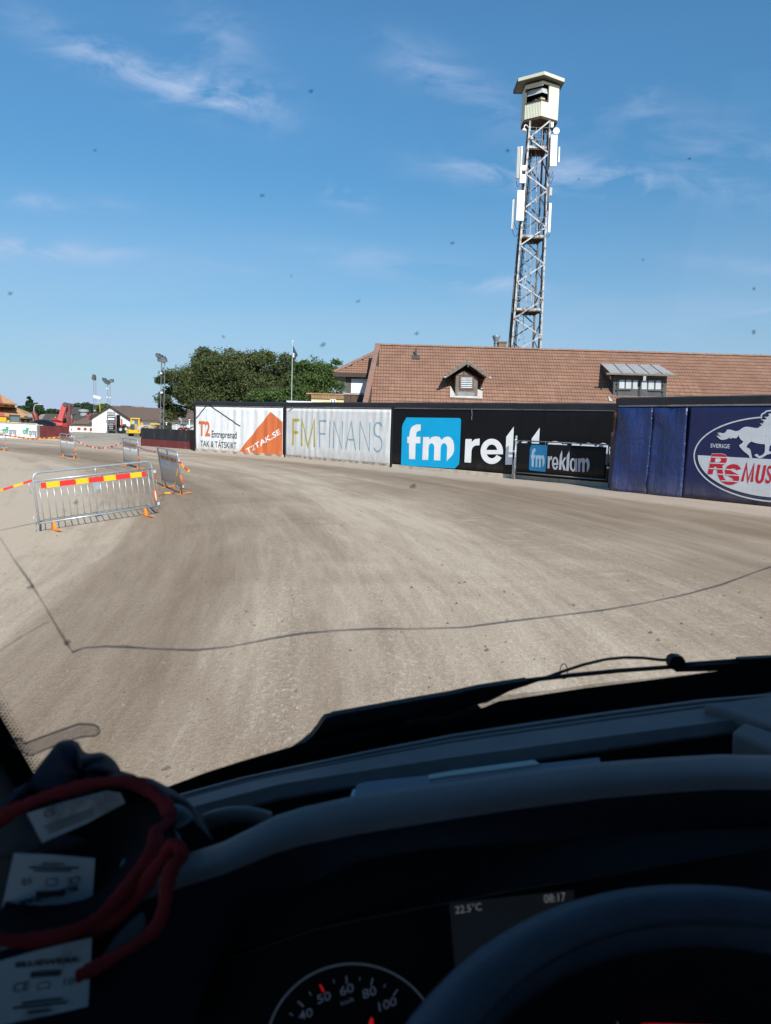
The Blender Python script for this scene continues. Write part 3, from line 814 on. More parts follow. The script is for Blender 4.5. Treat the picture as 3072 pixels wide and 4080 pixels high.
HORSE = [(590, 678), (640, 692), (655, 700), (700, 702), (610, 655), (660, 660), (606, 622), (670, 630), (640, 612), (700, 632), (755, 628), (800, 585), (790, 568), (850, 558), (910, 572), (960, 590), (1010, 590), (1060, 568), (1110, 530), (1150, 510), (1200, 502), (1280, 512), (1350, 526), (1410, 530), (1460, 512),
         (1450, 497), (1500, 488), (1490, 462), (1460, 438), (1520, 440), (1530, 410), (1560, 400), (1500, 372), (1476, 358), (1560, 362), (1600, 345), (1545, 300), (1600, 310), (1645, 290), (1630, 245), (1700, 235), (1780, 255), (1850, 300), (1930, 330), (1960, 370), (1930, 400), (1860, 395), (1820, 430), (1830, 520), (1850, 600), (1900, 680), (2000, 700), (2060, 760), (2040, 790), (1960, 760), (1860, 760), (1760, 800),
         (1700, 850), (1660, 890), (1640, 980), (1666, 1000), (1720, 1010), (1700, 1040), (1600, 1060), (1560, 1090), (1500, 1125), (1450, 1135), (1400, 1110), (1360, 1080), (1355, 1065), (1400, 1045), (1425, 1060), (1445, 1090), (1500, 1075), (1550, 1030), (1560, 990), (1565, 880), (1555, 850), (1470, 848), (1380, 830), (1285, 798), (1230, 845), (1190, 910), (1260, 945), (1280, 985), (1290, 1050), (1305, 1110), (1305, 1140), (1285, 1155),
         (1255, 1120), (1245, 1080), (1210, 1050), (1130, 985), (1085, 935), (1060, 905), (1045, 882), (1065, 860), (1110, 830), (1130, 795), (1080, 760), (1050, 715), (1038, 665), (1020, 705), (980, 738), (920, 725), (860, 750), (880, 712), (800, 750), (730, 768), (680, 762), (640, 735), (610, 700)]
decal('horse', m_nwhite, bh, pv, *poly2([qr(*p) for p in HORSE]), oh + .004, dh, .3)
text_on('lettering', 'SVERIGE', m_nwhite, bh, pv, (qr(468, 928)[0], qr(660, 928)[1]), (qr(857, 925)[0], qr(468, 838)[1]), oh, dh, bold=.012)
RP = [(508, 1045), (700, 1045), (770, 1062), (805, 1100), (808, 1160), (790, 1215), (750, 1255), (720, 1275), (722, 1400), (735, 1500), (770, 1560), (830, 1590), (890, 1590), (935, 1570), (920, 1535), (850, 1495), (790, 1460), (765, 1410), (775, 1350), (810, 1290), (870, 1258), (940, 1248), (1010, 1262), (1060, 1300), (1085, 1350), (1000, 1370), (960, 1335), (915, 1332), (885, 1355), (890, 1385), (950, 1415), (1020, 1450), (1050, 1500), (1050, 1570), (1010, 1620), (940, 1655), (860, 1665), (780, 1650), (710, 1610), (660, 1550), (630, 1480), (612, 1390), (605, 1300), (550, 1300), (520, 1450), (415, 1450), (470, 1230)]
RHOLE = [(580, 1130), (650, 1132), (685, 1150), (685, 1180), (650, 1215), (565, 1215)]
decal('emblem_edge', m_nwhite, bh, pv, *poly2([qr(760 + (x - 760) * 1.03, 1355 + (y - 1355) * 1.025) for x, y in RP]), oh + .004, dh, .3)
decal('emblem', m_rred, bh, pv, *poly2([qr(*p) for p in RP]), oh + .008, dh, .3)
decal('emblem_counter', m_nwhite, bh, pv, *poly2([qr(*p) for p in RHOLE]), oh + .012, dh, .3)
for x0, y0, x1, y1 in ((498, 1108, 806, 1120), (462, 1228, 775, 1240), (440, 1335, 720, 1350), (775, 1352, 890, 1362), (612, 1448, 728, 1455), (790, 1462, 1045, 1475), (690, 1580, 1030, 1600)):
    decal('emblem_stripe', m_nwhite, bh, pv, *stroke([qr(x0, y0), qr(x1, y1)], .034), oh + .012, dh, .3)
for st in ([(1110, 1592), (1196, 1256), (1222, 1590), (1345, 1262), (1300, 1602)], [(1450, 1262), (1402, 1520), (1404, 1570), (1430, 1606), (1465, 1608), (1498, 1585), (1516, 1545), (1568, 1272)]):
    decal('letter', m_rred, bh, pv, *stroke([qr(*p) for p in st], .082), oh + .008, dh, .3)
bl_m, tl_m = qr(1565, 1632), qr(1618, 1272)
text_quad('lettering', 'STANG', m_rred, bh, pv, bl_m, (bl_m[0] + (qr(1565, 1632)[0] - qr(1085, 1632)[0]) * 1.75, bl_m[1]), tl_m, oh + .008, dh, bold=.012)

# ================================================================ LONG TILED BUILDING
t = NT('clay_tile')
oi = t.n('ShaderNodeObjectInfo')
rr = t.math('FRACT', t.math('ADD', oi.outputs['Random'], t.g.outputs['Random Per Island']))
big = t.noise(.35, 5, .6); lichen = t.noise(2.2, 7, .7)
c = t.ramp(t.math('ADD', t.math('MULTIPLY', rr, .28), t.math('MULTIPLY', big, .75)), [(.2, (.220, .116, .077)), (.55, (.270, .149, .101)), (.9, (.325, .190, .134))])
c = t.mix(t.math('MULTIPLY_ADD', lichen, 5, -2.9, clamp=True), c, (.26, .20, .155))
c = t.mix(t.math('MULTIPLY', t.math('MULTIPLY_ADD', t.noise(.9, 6, .7, None, 0, (1, 1, .35)), 5, -2.75, clamp=True), .55), c, (.13, .085, .065))
c = t.mix(t.math('MULTIPLY_ADD', t.noise(9, 4, .6), 8, -5.0, clamp=True), c, (.05, .04, .035))
t.set(Base_Color=c, Roughness=.85); t.bump(t.noise(60, 3, .6), .2, .01)
m_tile = t.m
m_dkwood = M('dark_brown_board', (.055, .040, .032), .7, var=.35, vs=6, stretch=(3, 3, .4))
m_brboard = M('brown_board', (.095, .058, .042), .7, var=.35, vs=8, stretch=(3, 3, .4))
m_oldwood = M('weathered_grey_wood', (.17, .14, .115), .8, var=.35, vs=8, stretch=(3, 3, 1), dirt=(.09, .07, .055))
m_dgrey = M('dark_grey_paint', (.060, .064, .066), .6, var=.3, vs=3, dirt=(.13, .13, .12), dl=.64)
m_zinc = M('weathered_zinc', (.42, .41, .40), .55, metal=.25, var=.15, vs=3, dirt=(.26, .21, .18), dl=.56)
m_plaster = M('white_plaster', (.74, .73, .70), .85, var=.06, dirt=(.6, .56, .5), dl=.66)
m_flash = M('white_flashing', (.46, .44, .40), .6, dirt=(.35, .32, .27), dl=.6)
m_glass = NT('window_glass').set(Base_Color=(.045, .055, .06), Roughness=.06).m
m_curtain = M('window_blind', (.42, .46, .48), .5, var=.12, vs=2)
m_shutter = M('white_shutter', (.80, .82, .84), .5, var=.03)

RY, RZ = 44.3, 6.84                 # ridge
EY, EZ = 39.95, 3.035                # eave
XL_T, XL_B, XR = -0.73, -1.30, 27.0
bld = thing('long_building', 'long low building with red clay tile roof behind the hoarding', 'building', (0, 41, 0))
slope = Vector((0, RY - EY, RZ - EZ)); SL = slope.length; VS = slope.normalized(); US = Vector((1, 0, 0)); NS = US.cross(VS).normalized()
def roof_pt(u, v, n=0): return Vector((0, EY, EZ)) + US * u + VS * v + NS * n
def onroof(px, py):
    d = ray(px, py); o = Vector((0, EY, EZ)); return CAM + d * ((o - CAM).dot(NS) / d.dot(NS))
def vedge(v): return XL_B + (XL_T - XL_B) * v / SL
# tile prototype: two waves, nose lip
TWD, TLN, EXPO = .32, .37, .302
def tile_verts():
    vs = []
    for v, lift in ((0.0, .058), (TLN, .012)):
        for i in range(9):
            u = TWD * i / 8
            vs.append(Vector((u, v, lift + .020 * math.cos(2 * PI * (i / 4.0)))))
    for i in range(9):
        p = vs[i]; vs.append(Vector((p.x, 0.010, p.z - .062)))
    fs = [(i, i + 1, 9 + i + 1, 9 + i) for i in range(8)] + [(18 + i, 18 + i + 1, i + 1, i) for i in range(8)]
    return vs, fs
TV, TF = tile_verts()
tile_me = bpy.data.meshes.new('roof_tile'); tile_me.from_pydata([tuple(v) for v in TV], [], TF); tile_me.materials.append(m_tile)
tile_me.polygons.foreach_set('use_smooth', [True] * 8 + [False] * 8)
def lay(parent, O, U, V, N, rows, xr, single, seed=1):
    """lay tiles; those chosen by single(row, col centre) become parts, the rest one part"""
    rnd = random.Random(seed); mb = MB(); L0 = Vector(parent['_loc'])
    for r in range(rows):
        x0, x1 = xr(r); n0 = math.ceil(x0 / TWD - .2); n1 = math.floor(x1 / TWD + .2)
        for k in range(n0, n1):
            o = O + U * (k * TWD + rnd.uniform(-.001, .001)) + V * (r * EXPO + rnd.uniform(-.005, .005)) + N * rnd.uniform(0, .002)
            a = rnd.uniform(-.010, .010)
            u2 = (U + V * a).normalized()
            if single(r, k):
                ob = bpy.data.objects.new('roof_tile', tile_me); COL.objects.link(ob); ob.parent = parent
                mm = Matrix((u2, V, N)).transposed().to_4x4(); mm.translation = o - L0; ob.matrix_basis = mm
            else:
                mb.add([o + u2 * p.x + V * p.y + N * p.z for p in TV], TF)
    if mb.v:
        ob = mb.build('roof_tiles', m_tile, parent, smooth=False, recalc=False); ob['kind'] = 'stuff'
nrow = int(SL / EXPO) 
cnt = [0]
def pick(r, k):
    x = k * TWD
    if cnt[0] < 300 and 1 <= r <= 12 and 9.3 < x < 17.4 and not (9.2 < x < 14.4 and r < 9): cnt[0] += 1; return True
    if cnt[0] < 300 and 1 <= r <= 6 and -.5 < x < 9: cnt[0] += 1; return True
    return False
lay(bld, Vector((0, EY, EZ)), US, VS, NS, nrow, lambda r: (vedge(r * EXPO) + .06, XR), pick)
mb = MB(); mb.prism([roof_pt(XL_B, -.05, -.02), roof_pt(XR, -.05, -.02), roof_pt(XR, SL, -.02), roof_pt(XL_T, SL, -.02)], -NS * .12); mb.build('roof_deck', m_dkwood, bld)
mb = MB(); bk = Vector((0, 2 * RY - EY, EZ)); mb.prism([(XL_T, RY, RZ - .03), (XR, RY, RZ - .03), (XR, bk.y, EZ), (XL_B, bk.y, EZ)], (0, -.05, -.10)); mb.build('rear_roof', m_tile, bld)
mb = MB(); mb.b2((XL_B + .35, EY + .35, 0), (XR - .2, 2 * RY - EY - .35, EZ - .15)); mb.build('wall', m_dkwood, bld)
mb = MB(); mb.prism([(XL_B + .36, EY + .35, EZ - .15), (XL_B + .36, bk.y - .35, EZ - .15), (XL_T + .4, RY, RZ - .25)], (.2, 0, 0)); mb.build('gable', m_brboard, bld)
mb = MB(); a_, b_ = roof_pt(XL_B - .02, -.06, .045), roof_pt(XL_T - .02, SL + .05, .045); mb.bar(a_, b_, .30, .14, up=NS); mb.build('verge_board', M('clay_verge', (.24, .14, .105), .85, var=.2, vs=3, dirt=(.14, .11, .09)), bld, bevel=.02)
mb = MB(); mb.bar(Vector((XL_B, EY - .06, EZ - .06)), Vector((XR, EY - .06, EZ - .06)), .05, .16); mb.build('fascia', m_dkwood, bld)
# ridge tiles
rt = MB(); n = 8
rows = []
for x, s in ((0, 1.0), (.44, .90)):
    rows.append([Vector((x, .125 * s * math.cos(PI * j / n), .10 * s * math.sin(PI * j / n))) for j in range(n + 1)])
rt.grid(rows); rt.add(rows[0], [tuple(range(n + 1))])
ridge_me = bpy.data.meshes.new('ridge_tile'); ridge_me.from_pydata([tuple(v) for v in rt.v], [], rt.f); ridge_me.materials.append(m_tile)
ridge_me.polygons.foreach_set('use_smooth', [True] * len(ridge_me.polygons))
def ridge_run(parent, a, b, step=.40, end=None):
    d = (b - a); n = int(d.length / step); d.normalize()
    y = Vector((0, 0, 1)).cross(d).normalized(); z = d.cross(y)
    for k in range(n + 1):
        ob = bpy.data.objects.new('ridge_tile', ridge_me); COL.objects.link(ob); ob.parent = parent
        mm = Matrix((d, y, z)).transposed().to_4x4(); mm.translation = a + d * (k * step) + Vector((0, 0, random.uniform(-.008, .008))) - Vector(parent['_loc']); ob.matrix_basis = mm
ridge_run(bld, Vector((XL_T - .05, RY, RZ + .01)), Vector((XR, RY, RZ + .01)))
# vent pipe on the left part of the roof
b0 = onroof(*Z3(262, 130)); tp = ay(*Z3(263, 58), b0.y + .05)
vp = sub(MB().tube([b0 + Vector((0, .05, -.1)), Vector((b0.x, b0.y + .05, tp.z))], .055, 10).build('vent_pipe', m_dgrey, bld, smooth=True), bld)
mb = MB(); mb.box(b0 + NS * .08, (.46, .34, .05), Matrix((US, VS, NS)).transposed()); mb.build('base_flange', m_dgrey, vp)
# chimney stacks just behind the ridge
c0 = ay(*Z6(90, 2090), 47.0)
cv = sub(MB().lathe((c0.x, 47.0, 0), [(.0, RZ - 2), (.13, RZ - 2), (.13, c0.z + .26), (.155, c0.z + .28), (.155, c0.z + .33), (.13, c0.z + .35), (.13, c0.z + .40), (.24, c0.z + .64), (.24, c0.z + .71), (.21, c0.z + .76), (0, c0.z + .76)], 18).build('roof_cowl', M('grey_cowl', (.22, .26, .28), .5, metal=.4), bld, angle=.6), bld)
c1 = ay(*Z6(180, 2050), 47.0)
mb = MB(); mb.b2((c1.x - .24, 46.8, RZ - 2), (c1.x + .24, 47.3, c1.z + .12)); mb.b2((c1.x - .29, 46.75, c1.z + .12), (c1.x + .29, 47.35, c1.z + .20)); mb.build('chimney', M('brick_chimney', (.22, .13, .095), .85, bump=.3), bld)
mb = MB()
for xx in (230, 330, 440): 
    pp = ay(*Z6(xx, 2080), 46.2); mb.tube([(pp.x, 46.2, RZ - 1), (pp.x, 46.2, pp.z)], .02, 6)
mb.tube([ay(*Z6(120, 2082), 46.2), ay(*Z6(460, 2090), 46.2)], .018, 6); mb.build('roof_walkway_rail', m_dgrey, bld)

# --- gabled dormer
dq = onroof(*ZD(925, 850)); DY = dq.y
Dp = lambda x, y: ay(*ZD(x, y), DY)
def dface(pts): return [Dp(*p) for p in pts]
fr = dface([(692, 850), (1148, 865), (1165, 458), (1082, 395), (895, 295), (715, 390)])
dorm = sub(MB().prism(fr, (0, 1.5, 0)).build('dormer', m_oldwood, bld), bld)
Dl, Dr, Da = ay(*ZD(505, 372), DY - .42), ay(*ZD(1392, 385), DY - .42), ay(*ZD(955, 78), DY - .42)
th = Vector((0, 0, -.11))
for nm, e in (('dormer_roof', Dl), ('dormer_roof', Dr)):
    mb = MB(); mb.hexa([e + th, Da + th, Da + th + Vector((0, 3.0, 0)), e + th + Vector((0, 2.2, 0)), e, Da, Da + Vector((0, 3.0, 0)), e + Vector((0, 2.2, 0))]); o = mb.build(nm, m_tile, dorm)
    mb = MB(); o2 = Vector((0, -.035, 0)); w = Vector((0, 0, -.20)); mb.hexa([e + w + o2, Da + w + o2, Da + w, e + w, e + o2 + Vector((0, 0, .02)), Da + o2 + Vector((0, 0, .02)), Da + Vector((0, 0, .02)), e + Vector((0, 0, .02))]); mb.build('barge_board', m_oldwood, dorm)
    mb = MB(); mb.lathe((0, 0, 0), [(0, -.06), (.07, -.03), (.09, .02), (.06, .06), (0, .07)], 8); mb.v = [e + Vector((-.06 if e is Dl else .06, -.03, -.16)) + p for p in mb.v]; mb.build('gutter_end', m_flash, dorm, smooth=True)
mb = MB(); mb.tube([Da + Vector((.02, -.05, -.05)), Da + Vector((.03, -.06, -.38))], .012, 6); mb.tube([Da + Vector((.05, -.06, -.06)), Da + Vector((.25, -.07, -.22)), Da + Vector((.55, -.07, -.50)), Da + Vector((.9, -.06, -.46))], .010, 6); mb.build('loose_cable', m_flash, dorm)
fy = Vector((0, -.045, 0))
def flatbox(px4, dy, th_): return MB().prism([p + Vector((0, dy, 0)) for p in px4], (0, th_, 0))
def frame4(x0, y0, x1, y1, w, conv, dy, depth):
    mb = MB()
    for a, b, c_, d in ((x0, y0, x1, y0 + w), (x0, y1 - w, x1, y1), (x0, y0 + w, x0 + w, y1 - w), (x1 - w, y0 + w, x1, y1 - w)):
        mb.prism([conv(a, b) + Vector((0, dy, 0)), conv(c_, b) + Vector((0, dy, 0)), conv(c_, d) + Vector((0, dy, 0)), conv(a, d) + Vector((0, dy, 0))], (0, depth, 0))
    return mb
frame4(785, 402, 1082, 692, 30, Dp, -.05, .06).build('window_frame', M('brown_frame', (.16, .085, .055), .7), dorm)
flatbox(dface([(815, 432), (1052, 432), (1048, 664), (812, 662)]), -.012, .02).build('window_pane', m_glass, dorm)
for k in range(6):
    y = 440 + k * 38
    flatbox(dface([(818, y), (1050, y + 2), (1049, y + 22), (817, y + 20)]), -.030, .012).build('louvre_slat', M('pale_slat', (.62, .68, .72), .4), dorm)
flatbox(dface([(720, 755), (800, 735), (1000, 740), (1110, 765), (1060, 845), (780, 845)]), -.008, .005).build('peeled_patch', M('bare_zinc_patch', (.24, .25, .26), .6), dorm)
flatbox(dface([(716, 388), (1082, 396), (1082, 400), (716, 393)]), -.02, .02).build('trim_strip', m_dkwood, dorm)
fl = [onroof(*ZD(*p)) + NS * .085 for p in [(578, 880), (1258, 908), (1258, 862), (585, 845)]]
MB().prism(fl, NS * .03).build('flashing_apron', m_flash, dorm)
for P4 in ([(1150, 862), (1258, 866), (1258, 690), (1155, 710)], [(585, 848), (690, 852), (690, 820), (600, 650), (585, 650)]):
    MB().prism([onroof(*ZD(*p)) + NS * .08 for p in P4], NS * .025).build('side_flashing', m_flash, dorm)

# --- shed dormer with doors
eq = onroof(*ZE(820, 800)); EYD = 41.17
Ep = lambda x, y: ay(*ZE(x, y), EYD)
shed = sub(MB().prism([Ep(296, 900), Ep(1335, 900), Ep(1362, 385), Ep(325, 385)], (0, 2.6, 0)).build('dormer', m_dgrey, bld), bld)
fo = EYD - .38
RFl, RFr = ay(*ZE(255, 320), fo), ay(*ZE(1510, 352), fo)
bl_ = ay(*ZE(45, 165), 1); 
def on_ray_z(px, py, Y): return ay(px, py, Y)
BLp, BRp = onroof(*ZE(62, 172)) + NS * .12, onroof(*ZE(1190, 198)) + NS * .12
MB().hexa([RFl + Vector((0, 0, -.07)), RFr + Vector((0, 0, -.07)), BRp + Vector((0, 0, -.07)), BLp + Vector((0, 0, -.07)), RFl, RFr, BRp, BLp]).build('dormer_roof', m_zinc, shed)
for k in range(1, 5):
    f = k / 4.72
    MB().bar(RFl.lerp(RFr, f - .03) + Vector((0, 0, .012)), BLp.lerp(BRp, f) + Vector((0, 0, .012)), .025, .03).build('standing_seam', M('seam_dark', (.10, .09, .085), .6), shed)
MB().bar(RFl + Vector((-.25, -.05, -.06)), RFr + Vector((.05, -.05, -.06)), .09, .11).build('gutter', m_oldwood, shed, bevel=.02)
MB().hexa([RFl + Vector((.0, .02, -.35)), RFl + Vector((.06, .02, -.35)), BLp + Vector((.06, 0, -.35)), BLp + Vector((0, 0, -.35)), RFl + Vector((0, .02, -.005)), RFl + Vector((.06, .02, -.005)), BLp + Vector((.06, 0, -.005)), BLp + Vector((0, 0, -.005))]).build('barge_board', m_dkwood, shed)
for x0, x1, yy in ((432, 530, 455), (562, 662, 458), (698, 795, 465), (868, 968, 470), (1000, 1105, 472), (1140, 1243, 472)):
    flatbox([Ep(x0, yy), Ep(x1, yy), Ep(x1 - 4, yy + 172), Ep(x0 - 8, yy + 172)], -.018, .012).build('window_pane', m_curtain, shed)
for x0, x1 in ((385, 815), (825, 1280)):
    mb = frame4(x0, 440, x1, 860, 16, Ep, -.05, .045); mb.build('door_frame', M('dark_grey_trim', (.05, .053, .055), .6), shed)
for x0, x1, y in ((395, 655, 640), (990, 1270, 660)):
    flatbox([Ep(x0, y), Ep(x1, y + 4), Ep(x1, y + 22), Ep(x0, y + 18)], -.075, .06).build('door_ledge', m_dgrey, shed)
pl_ = ay(*ZE(922, 430), EYD - .42)
MB().box(pl_, (.15, .05, .25)).build('hanging_sign', M('grey_sign', (.35, .36, .37), .6), shed)
for x, y in ((380, 530), (372, 655), (1285, 562), (1275, 690)):
    MB().box(Ep(x, y) + Vector((0, -.06, 0)), (.09, .05, .06)).build('hinge', m_dkwood, shed)
MB().prism([onroof(*ZE(*p)) + NS * .07 for p in [(205, 790), (290, 895), (225, 898)]], NS * .03).build('flashing', m_flash, shed)

# --- hipped wing at the left end
HY = 43.4
Hp = lambda x, y, Y=HY: ay(*ZH(x, y), Y)
e1, e2 = Hp(290, 745), Hp(1165, 780); ez = (e1.z + e2.z) / 2; e1.z = e2.z = ez; e2.x += 1.2
ap = Hp(1300, 262, 46.2)
hip = thing('hipped_wing', 'small hipped tile roof wing with white shuttered window left of the long roof', 'building', (e1.x, HY, 0))
bk1 = Vector((e1.x, 50, ez)); apb = Vector((ap.x + 3, 46.2, ap.z))
uu_ = Vector((1, 0, 0)); vv_ = (Vector((0, ap.y - HY, ap.z - ez))); HL = vv_.length; vv_.normalize(); nn_ = uu_.cross(vv_).normalized()
lay(hip, Vector((0, HY, ez)), uu_, vv_, nn_, int(HL / EXPO), lambda r: (e1.x + (ap.x - e1.x) * (r + .6) * EXPO / HL, e2.x + .2), lambda r, k: True, 5)
MB().prism([e1 - nn_ * .02, e2 - nn_ * .02, Vector((e2.x, ap.y, ap.z)) - nn_ * .02, ap - nn_ * .02], -nn_ * .1).build('roof_deck', m_dkwood, hip)
MB().prism([e1, ap, apb, Vector((e1.x, 50, ez))], (0, .02, -.08)).build('side_roof', m_tile, hip)
ridge_run(hip, e1 + Vector((-.02, 0, .05)), ap + Vector((0, 0, .05)), .40)
MB().bar(e1 + Vector((0, -.03, -.09)), e2 + Vector((0, -.03, -.09)), .05, .22).build('fascia', m_dkwood, hip)
MB().prism([e1 + Vector((0, .02, -.18)), e2 + Vector((0, .02, -.18)), Vector((e2.x, 50, ez - .18)), Vector((e1.x, 50, ez - .18))], (0, 0, .04)).build('soffit', m_dkwood, hip)
WYf = 43.82
Wp = lambda x, y: ay(*ZH(x, y), WYf)
xw0, xw1 = Wp(590, 1100).x, Wp(1160, 1000).x + 1.0
MB().b2((xw0, WYf, 0), (xw1, 50, ez - .2)).build('wall', m_dkwood, hip)
MB().b2((xw0 - .03, WYf - .06, Wp(600, 1250).z), (xw0 + .30, WYf + .1, ez - .2)).build('corner_post', M('grey_brown_post', (.10, .088, .08), .7), hip)
flatbox([Wp(668, 1225), Wp(1020, 1235), Wp(1088, 1235), Wp(1088, 890), Wp(690, 890)], -.05, .03).build('window_shutter', m_shutter, hip)
zt_, zb_ = Wp(700, 1262).z, 1.5
MB().b2((xw0 - .15, WYf - .18, zt_), (Wp(1010, 1200).x + .6, WYf - .02, zt_ + .06)).build('window_sill', m_flash, hip)
for k in range(6):
    x0 = xw0 - .12 + k * .40
    MB().b2((x0, WYf - .12 - .004 * (k % 2), 1.0), (x0 + .385, WYf - .02, zt_ - .01)).build('board', m_brboard, hip, bevel=.008)

# --- low yellow annexe
AY = 56.0
Ap = lambda x, y: ay(*Z2(x, y), AY)
ann = thing('annexe', 'low pale yellow flat roofed annexe with timber fascia between tree and tiled roof', 'building', (Ap(1000, 460).x, AY, 0))
x0, x1 = Ap(1000, 440).x, Ap(1240, 440).x + .5
MB().b2((x0, AY, -.3), (x1, AY + 6, Ap(1100, 425).z)).build('wall', M('pale_yellow_render', (.72, .60, .33), .85, var=.05), ann)
MB().b2((Ap(972, 440).x, AY + .5, -.3), (x0 - .01, AY + 6, Ap(1100, 408).z)).build('side_wing', M('brown_render', (.28, .17, .11), .85), ann)
n = 12
for k in range(n):
    a_ = x0 + (x1 - x0) * k / n
    MB().b2((a_ + .008, AY - .10, Ap(1100, 442).z), (a_ + (x1 - x0) / n - .008, AY - .005, Ap(1100, 412).z)).build('fascia_board', M('orange_timber', (.30, .19, .085), .75, var=.3, vs=3), ann)
MB().b2((Ap(972, 440).x - .1, AY - .16, Ap(1100, 411).z), (x1 + .1, AY + 6, Ap(1100, 403).z)).build('roof_edge', M('copper_brown_edge', (.42, .22, .12), .6), ann)
w0, w1 = Ap(1140, 455), Ap(1182, 475)
MB().b2((w0.x, AY - .06, w1.z - .3), (w1.x, AY - .004, w0.z + .16)).build('window_frame', m_shutter, ann)
for k in range(2):
    a_ = w0.x + .08 + k * (w1.x - w0.x) / 2
    MB().b2((a_, AY - .075, w1.z - .3), (a_ + (w1.x - w0.x) / 2 - .16, AY - .062, w0.z + .04)).build('window_pane', m_glass, ann)
kk = thing('kiosk', 'white flat roofed kiosk just showing above the hoarding cap below the flagpole', 'kiosk', (Ap(820, 460).x, 50, 0))
k0, k1 = ay(*Z2(818, 456), 50.0), ay(*Z2(1085, 461), 50.0)
MB().b2((k0.x, 50, k0.z - .22), (k1.x, 54, k0.z)).build('roof', m_shutter, kk)
MB().b2((k0.x + .2, 50.3, -.2), (k1.x - .2, 53.7, k0.z - .225)).build('wall', m_plaster, kk)

# ================================================================ TOWER
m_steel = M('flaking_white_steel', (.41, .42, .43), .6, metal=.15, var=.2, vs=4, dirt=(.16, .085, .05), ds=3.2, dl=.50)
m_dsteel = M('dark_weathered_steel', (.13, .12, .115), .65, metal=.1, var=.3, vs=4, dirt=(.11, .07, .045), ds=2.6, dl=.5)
m_booth = M('cream_cladding', (.64, .65, .52), .5, var=.04, vs=2)
m_ant = M('white_antenna', (.80, .81, .80), .4, var=.03)
m_agrey = M('grey_antenna', (.42, .45, .45), .5, var=.06)
m_cable = M('black_cable', (.02, .02, .022), .5)
m_rust = M('rusty_underside', (.055, .035, .022), .9, var=.5, vs=2)
TY0, TY1 = 51.0, 52.75
lb, lt = ay(*Z6(318, 2080), TY0), ay(*Z5(598, 905), TY0)
rb, rt_ = ay(*Z6(728, 2090), TY0), ay(*Z5(893, 890), TY0)
ztop = (lt.z + rt_.z) / 2
def at_z(a, b, z): return a + (b - a) * ((z - a.z) / (b.z - a.z))
def legp(side, back, z):
    p = at_z(lb, lt, z) if side == 0 else at_z(rb, rt_, z)
    w = (at_z(rb, rt_, z).x - at_z(lb, lt, z).x)
    if back: p = Vector((p.x + (.10 if side == 0 else -.16), TY0 + w * .95, z))
    return p
tower = thing('mast_tower', 'tall white steel lattice tower with cream lookout cabin and phone antennas', 'tower', ((lb.x + rb.x) / 2, (TY0 + TY1) / 2, 0))
for s_ in (0, 1):
    for bkk in (0, 1):
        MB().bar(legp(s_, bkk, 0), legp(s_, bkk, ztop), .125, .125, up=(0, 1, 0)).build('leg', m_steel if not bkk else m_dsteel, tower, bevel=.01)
lz = [ay(2080, y, TY0).z for y in (552, 695.6, 833.6, 979, 1126.6, 1269.5, 1412)] ; rz_ = [ay(2170, y, TY0).z for y in (481, 611.5, 760, 906.5, 1053.7, 1195, 1339.6, 1480)]
zl = lz + [lz[-1] - 2.5 * k for k in range(1, 4)]; zr = rz_ + [rz_[-1] - 2.5 * k for k in range(1, 4)]
zz = []
for k in range(min(len(zl), len(zr) - 1)): zz += [(1, zr[k]), (0, zl[k])]
zz.append((1, zr[len(zl)]))
for k in range(len(zz) - 1):
    (s0, z0), (s1, z1) = zz[k], zz[k + 1]
    if max(z0, z1) < .3: continue
    z0, z1 = max(z0, .1), max(z1, .1)
    MB().bar(legp(s0, 0, z0) + Vector((0, -.07, 0)), legp(s1, 0, z1) + Vector((0, -.07, 0)), .09, .07, up=(0, 1, 0)).build('brace', m_steel, tower)
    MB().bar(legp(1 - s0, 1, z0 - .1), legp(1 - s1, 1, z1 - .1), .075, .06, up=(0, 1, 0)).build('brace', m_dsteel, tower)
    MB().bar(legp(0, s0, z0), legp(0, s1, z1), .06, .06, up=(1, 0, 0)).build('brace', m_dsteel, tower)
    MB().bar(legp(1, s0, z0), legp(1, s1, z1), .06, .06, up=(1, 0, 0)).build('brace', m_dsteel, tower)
for py in (1234, 942, 586):
    z = ay(2110, py, TY0).z
    a_, b_, c_, d_ = legp(0, 0, z), legp(1, 0, z), legp(1, 1, z), legp(0, 1, z)
    pf = sub(MB().prism([a_ + Vector((0, 0, -.09)), b_ + Vector((0, 0, -.09)), c_ + Vector((0, 0, -.09)), d_ + Vector((0, 0, -.09))], (0, 0, .04)).build('platform', m_rust, tower), tower)
    MB().bar(a_ + Vector((0, .06, 0)), b_ + Vector((0, .06, 0)), .08, .22).build('edge_beam', m_steel, pf)
    MB().bar(c_, d_, .08, .2).build('edge_beam', m_dsteel, pf)
    mb = MB()
    for h in (.45, .85, 1.25):
        up_ = Vector((0, 0, h)); mb.tube([a_ + up_, b_ + up_, c_ + up_, d_ + up_], .014, 5, closed=True)
    for f in (.05, .35, .65, .95): mb.tube([a_.lerp(b_, f), a_.lerp(b_, f) + Vector((0, 0, 1.25))], .013, 5)
    mb.build('railing', m_agrey, pf)
    mb = MB()
    for k in range(7): f = (k + .5) / 7; mb.bar(a_.lerp(b_, f) + Vector((0, 0, -.13)), d_.lerp(c_, f) + Vector((0, 0, -.13)), .05, .06)
    mb.build('floor_joists', m_rust, pf)
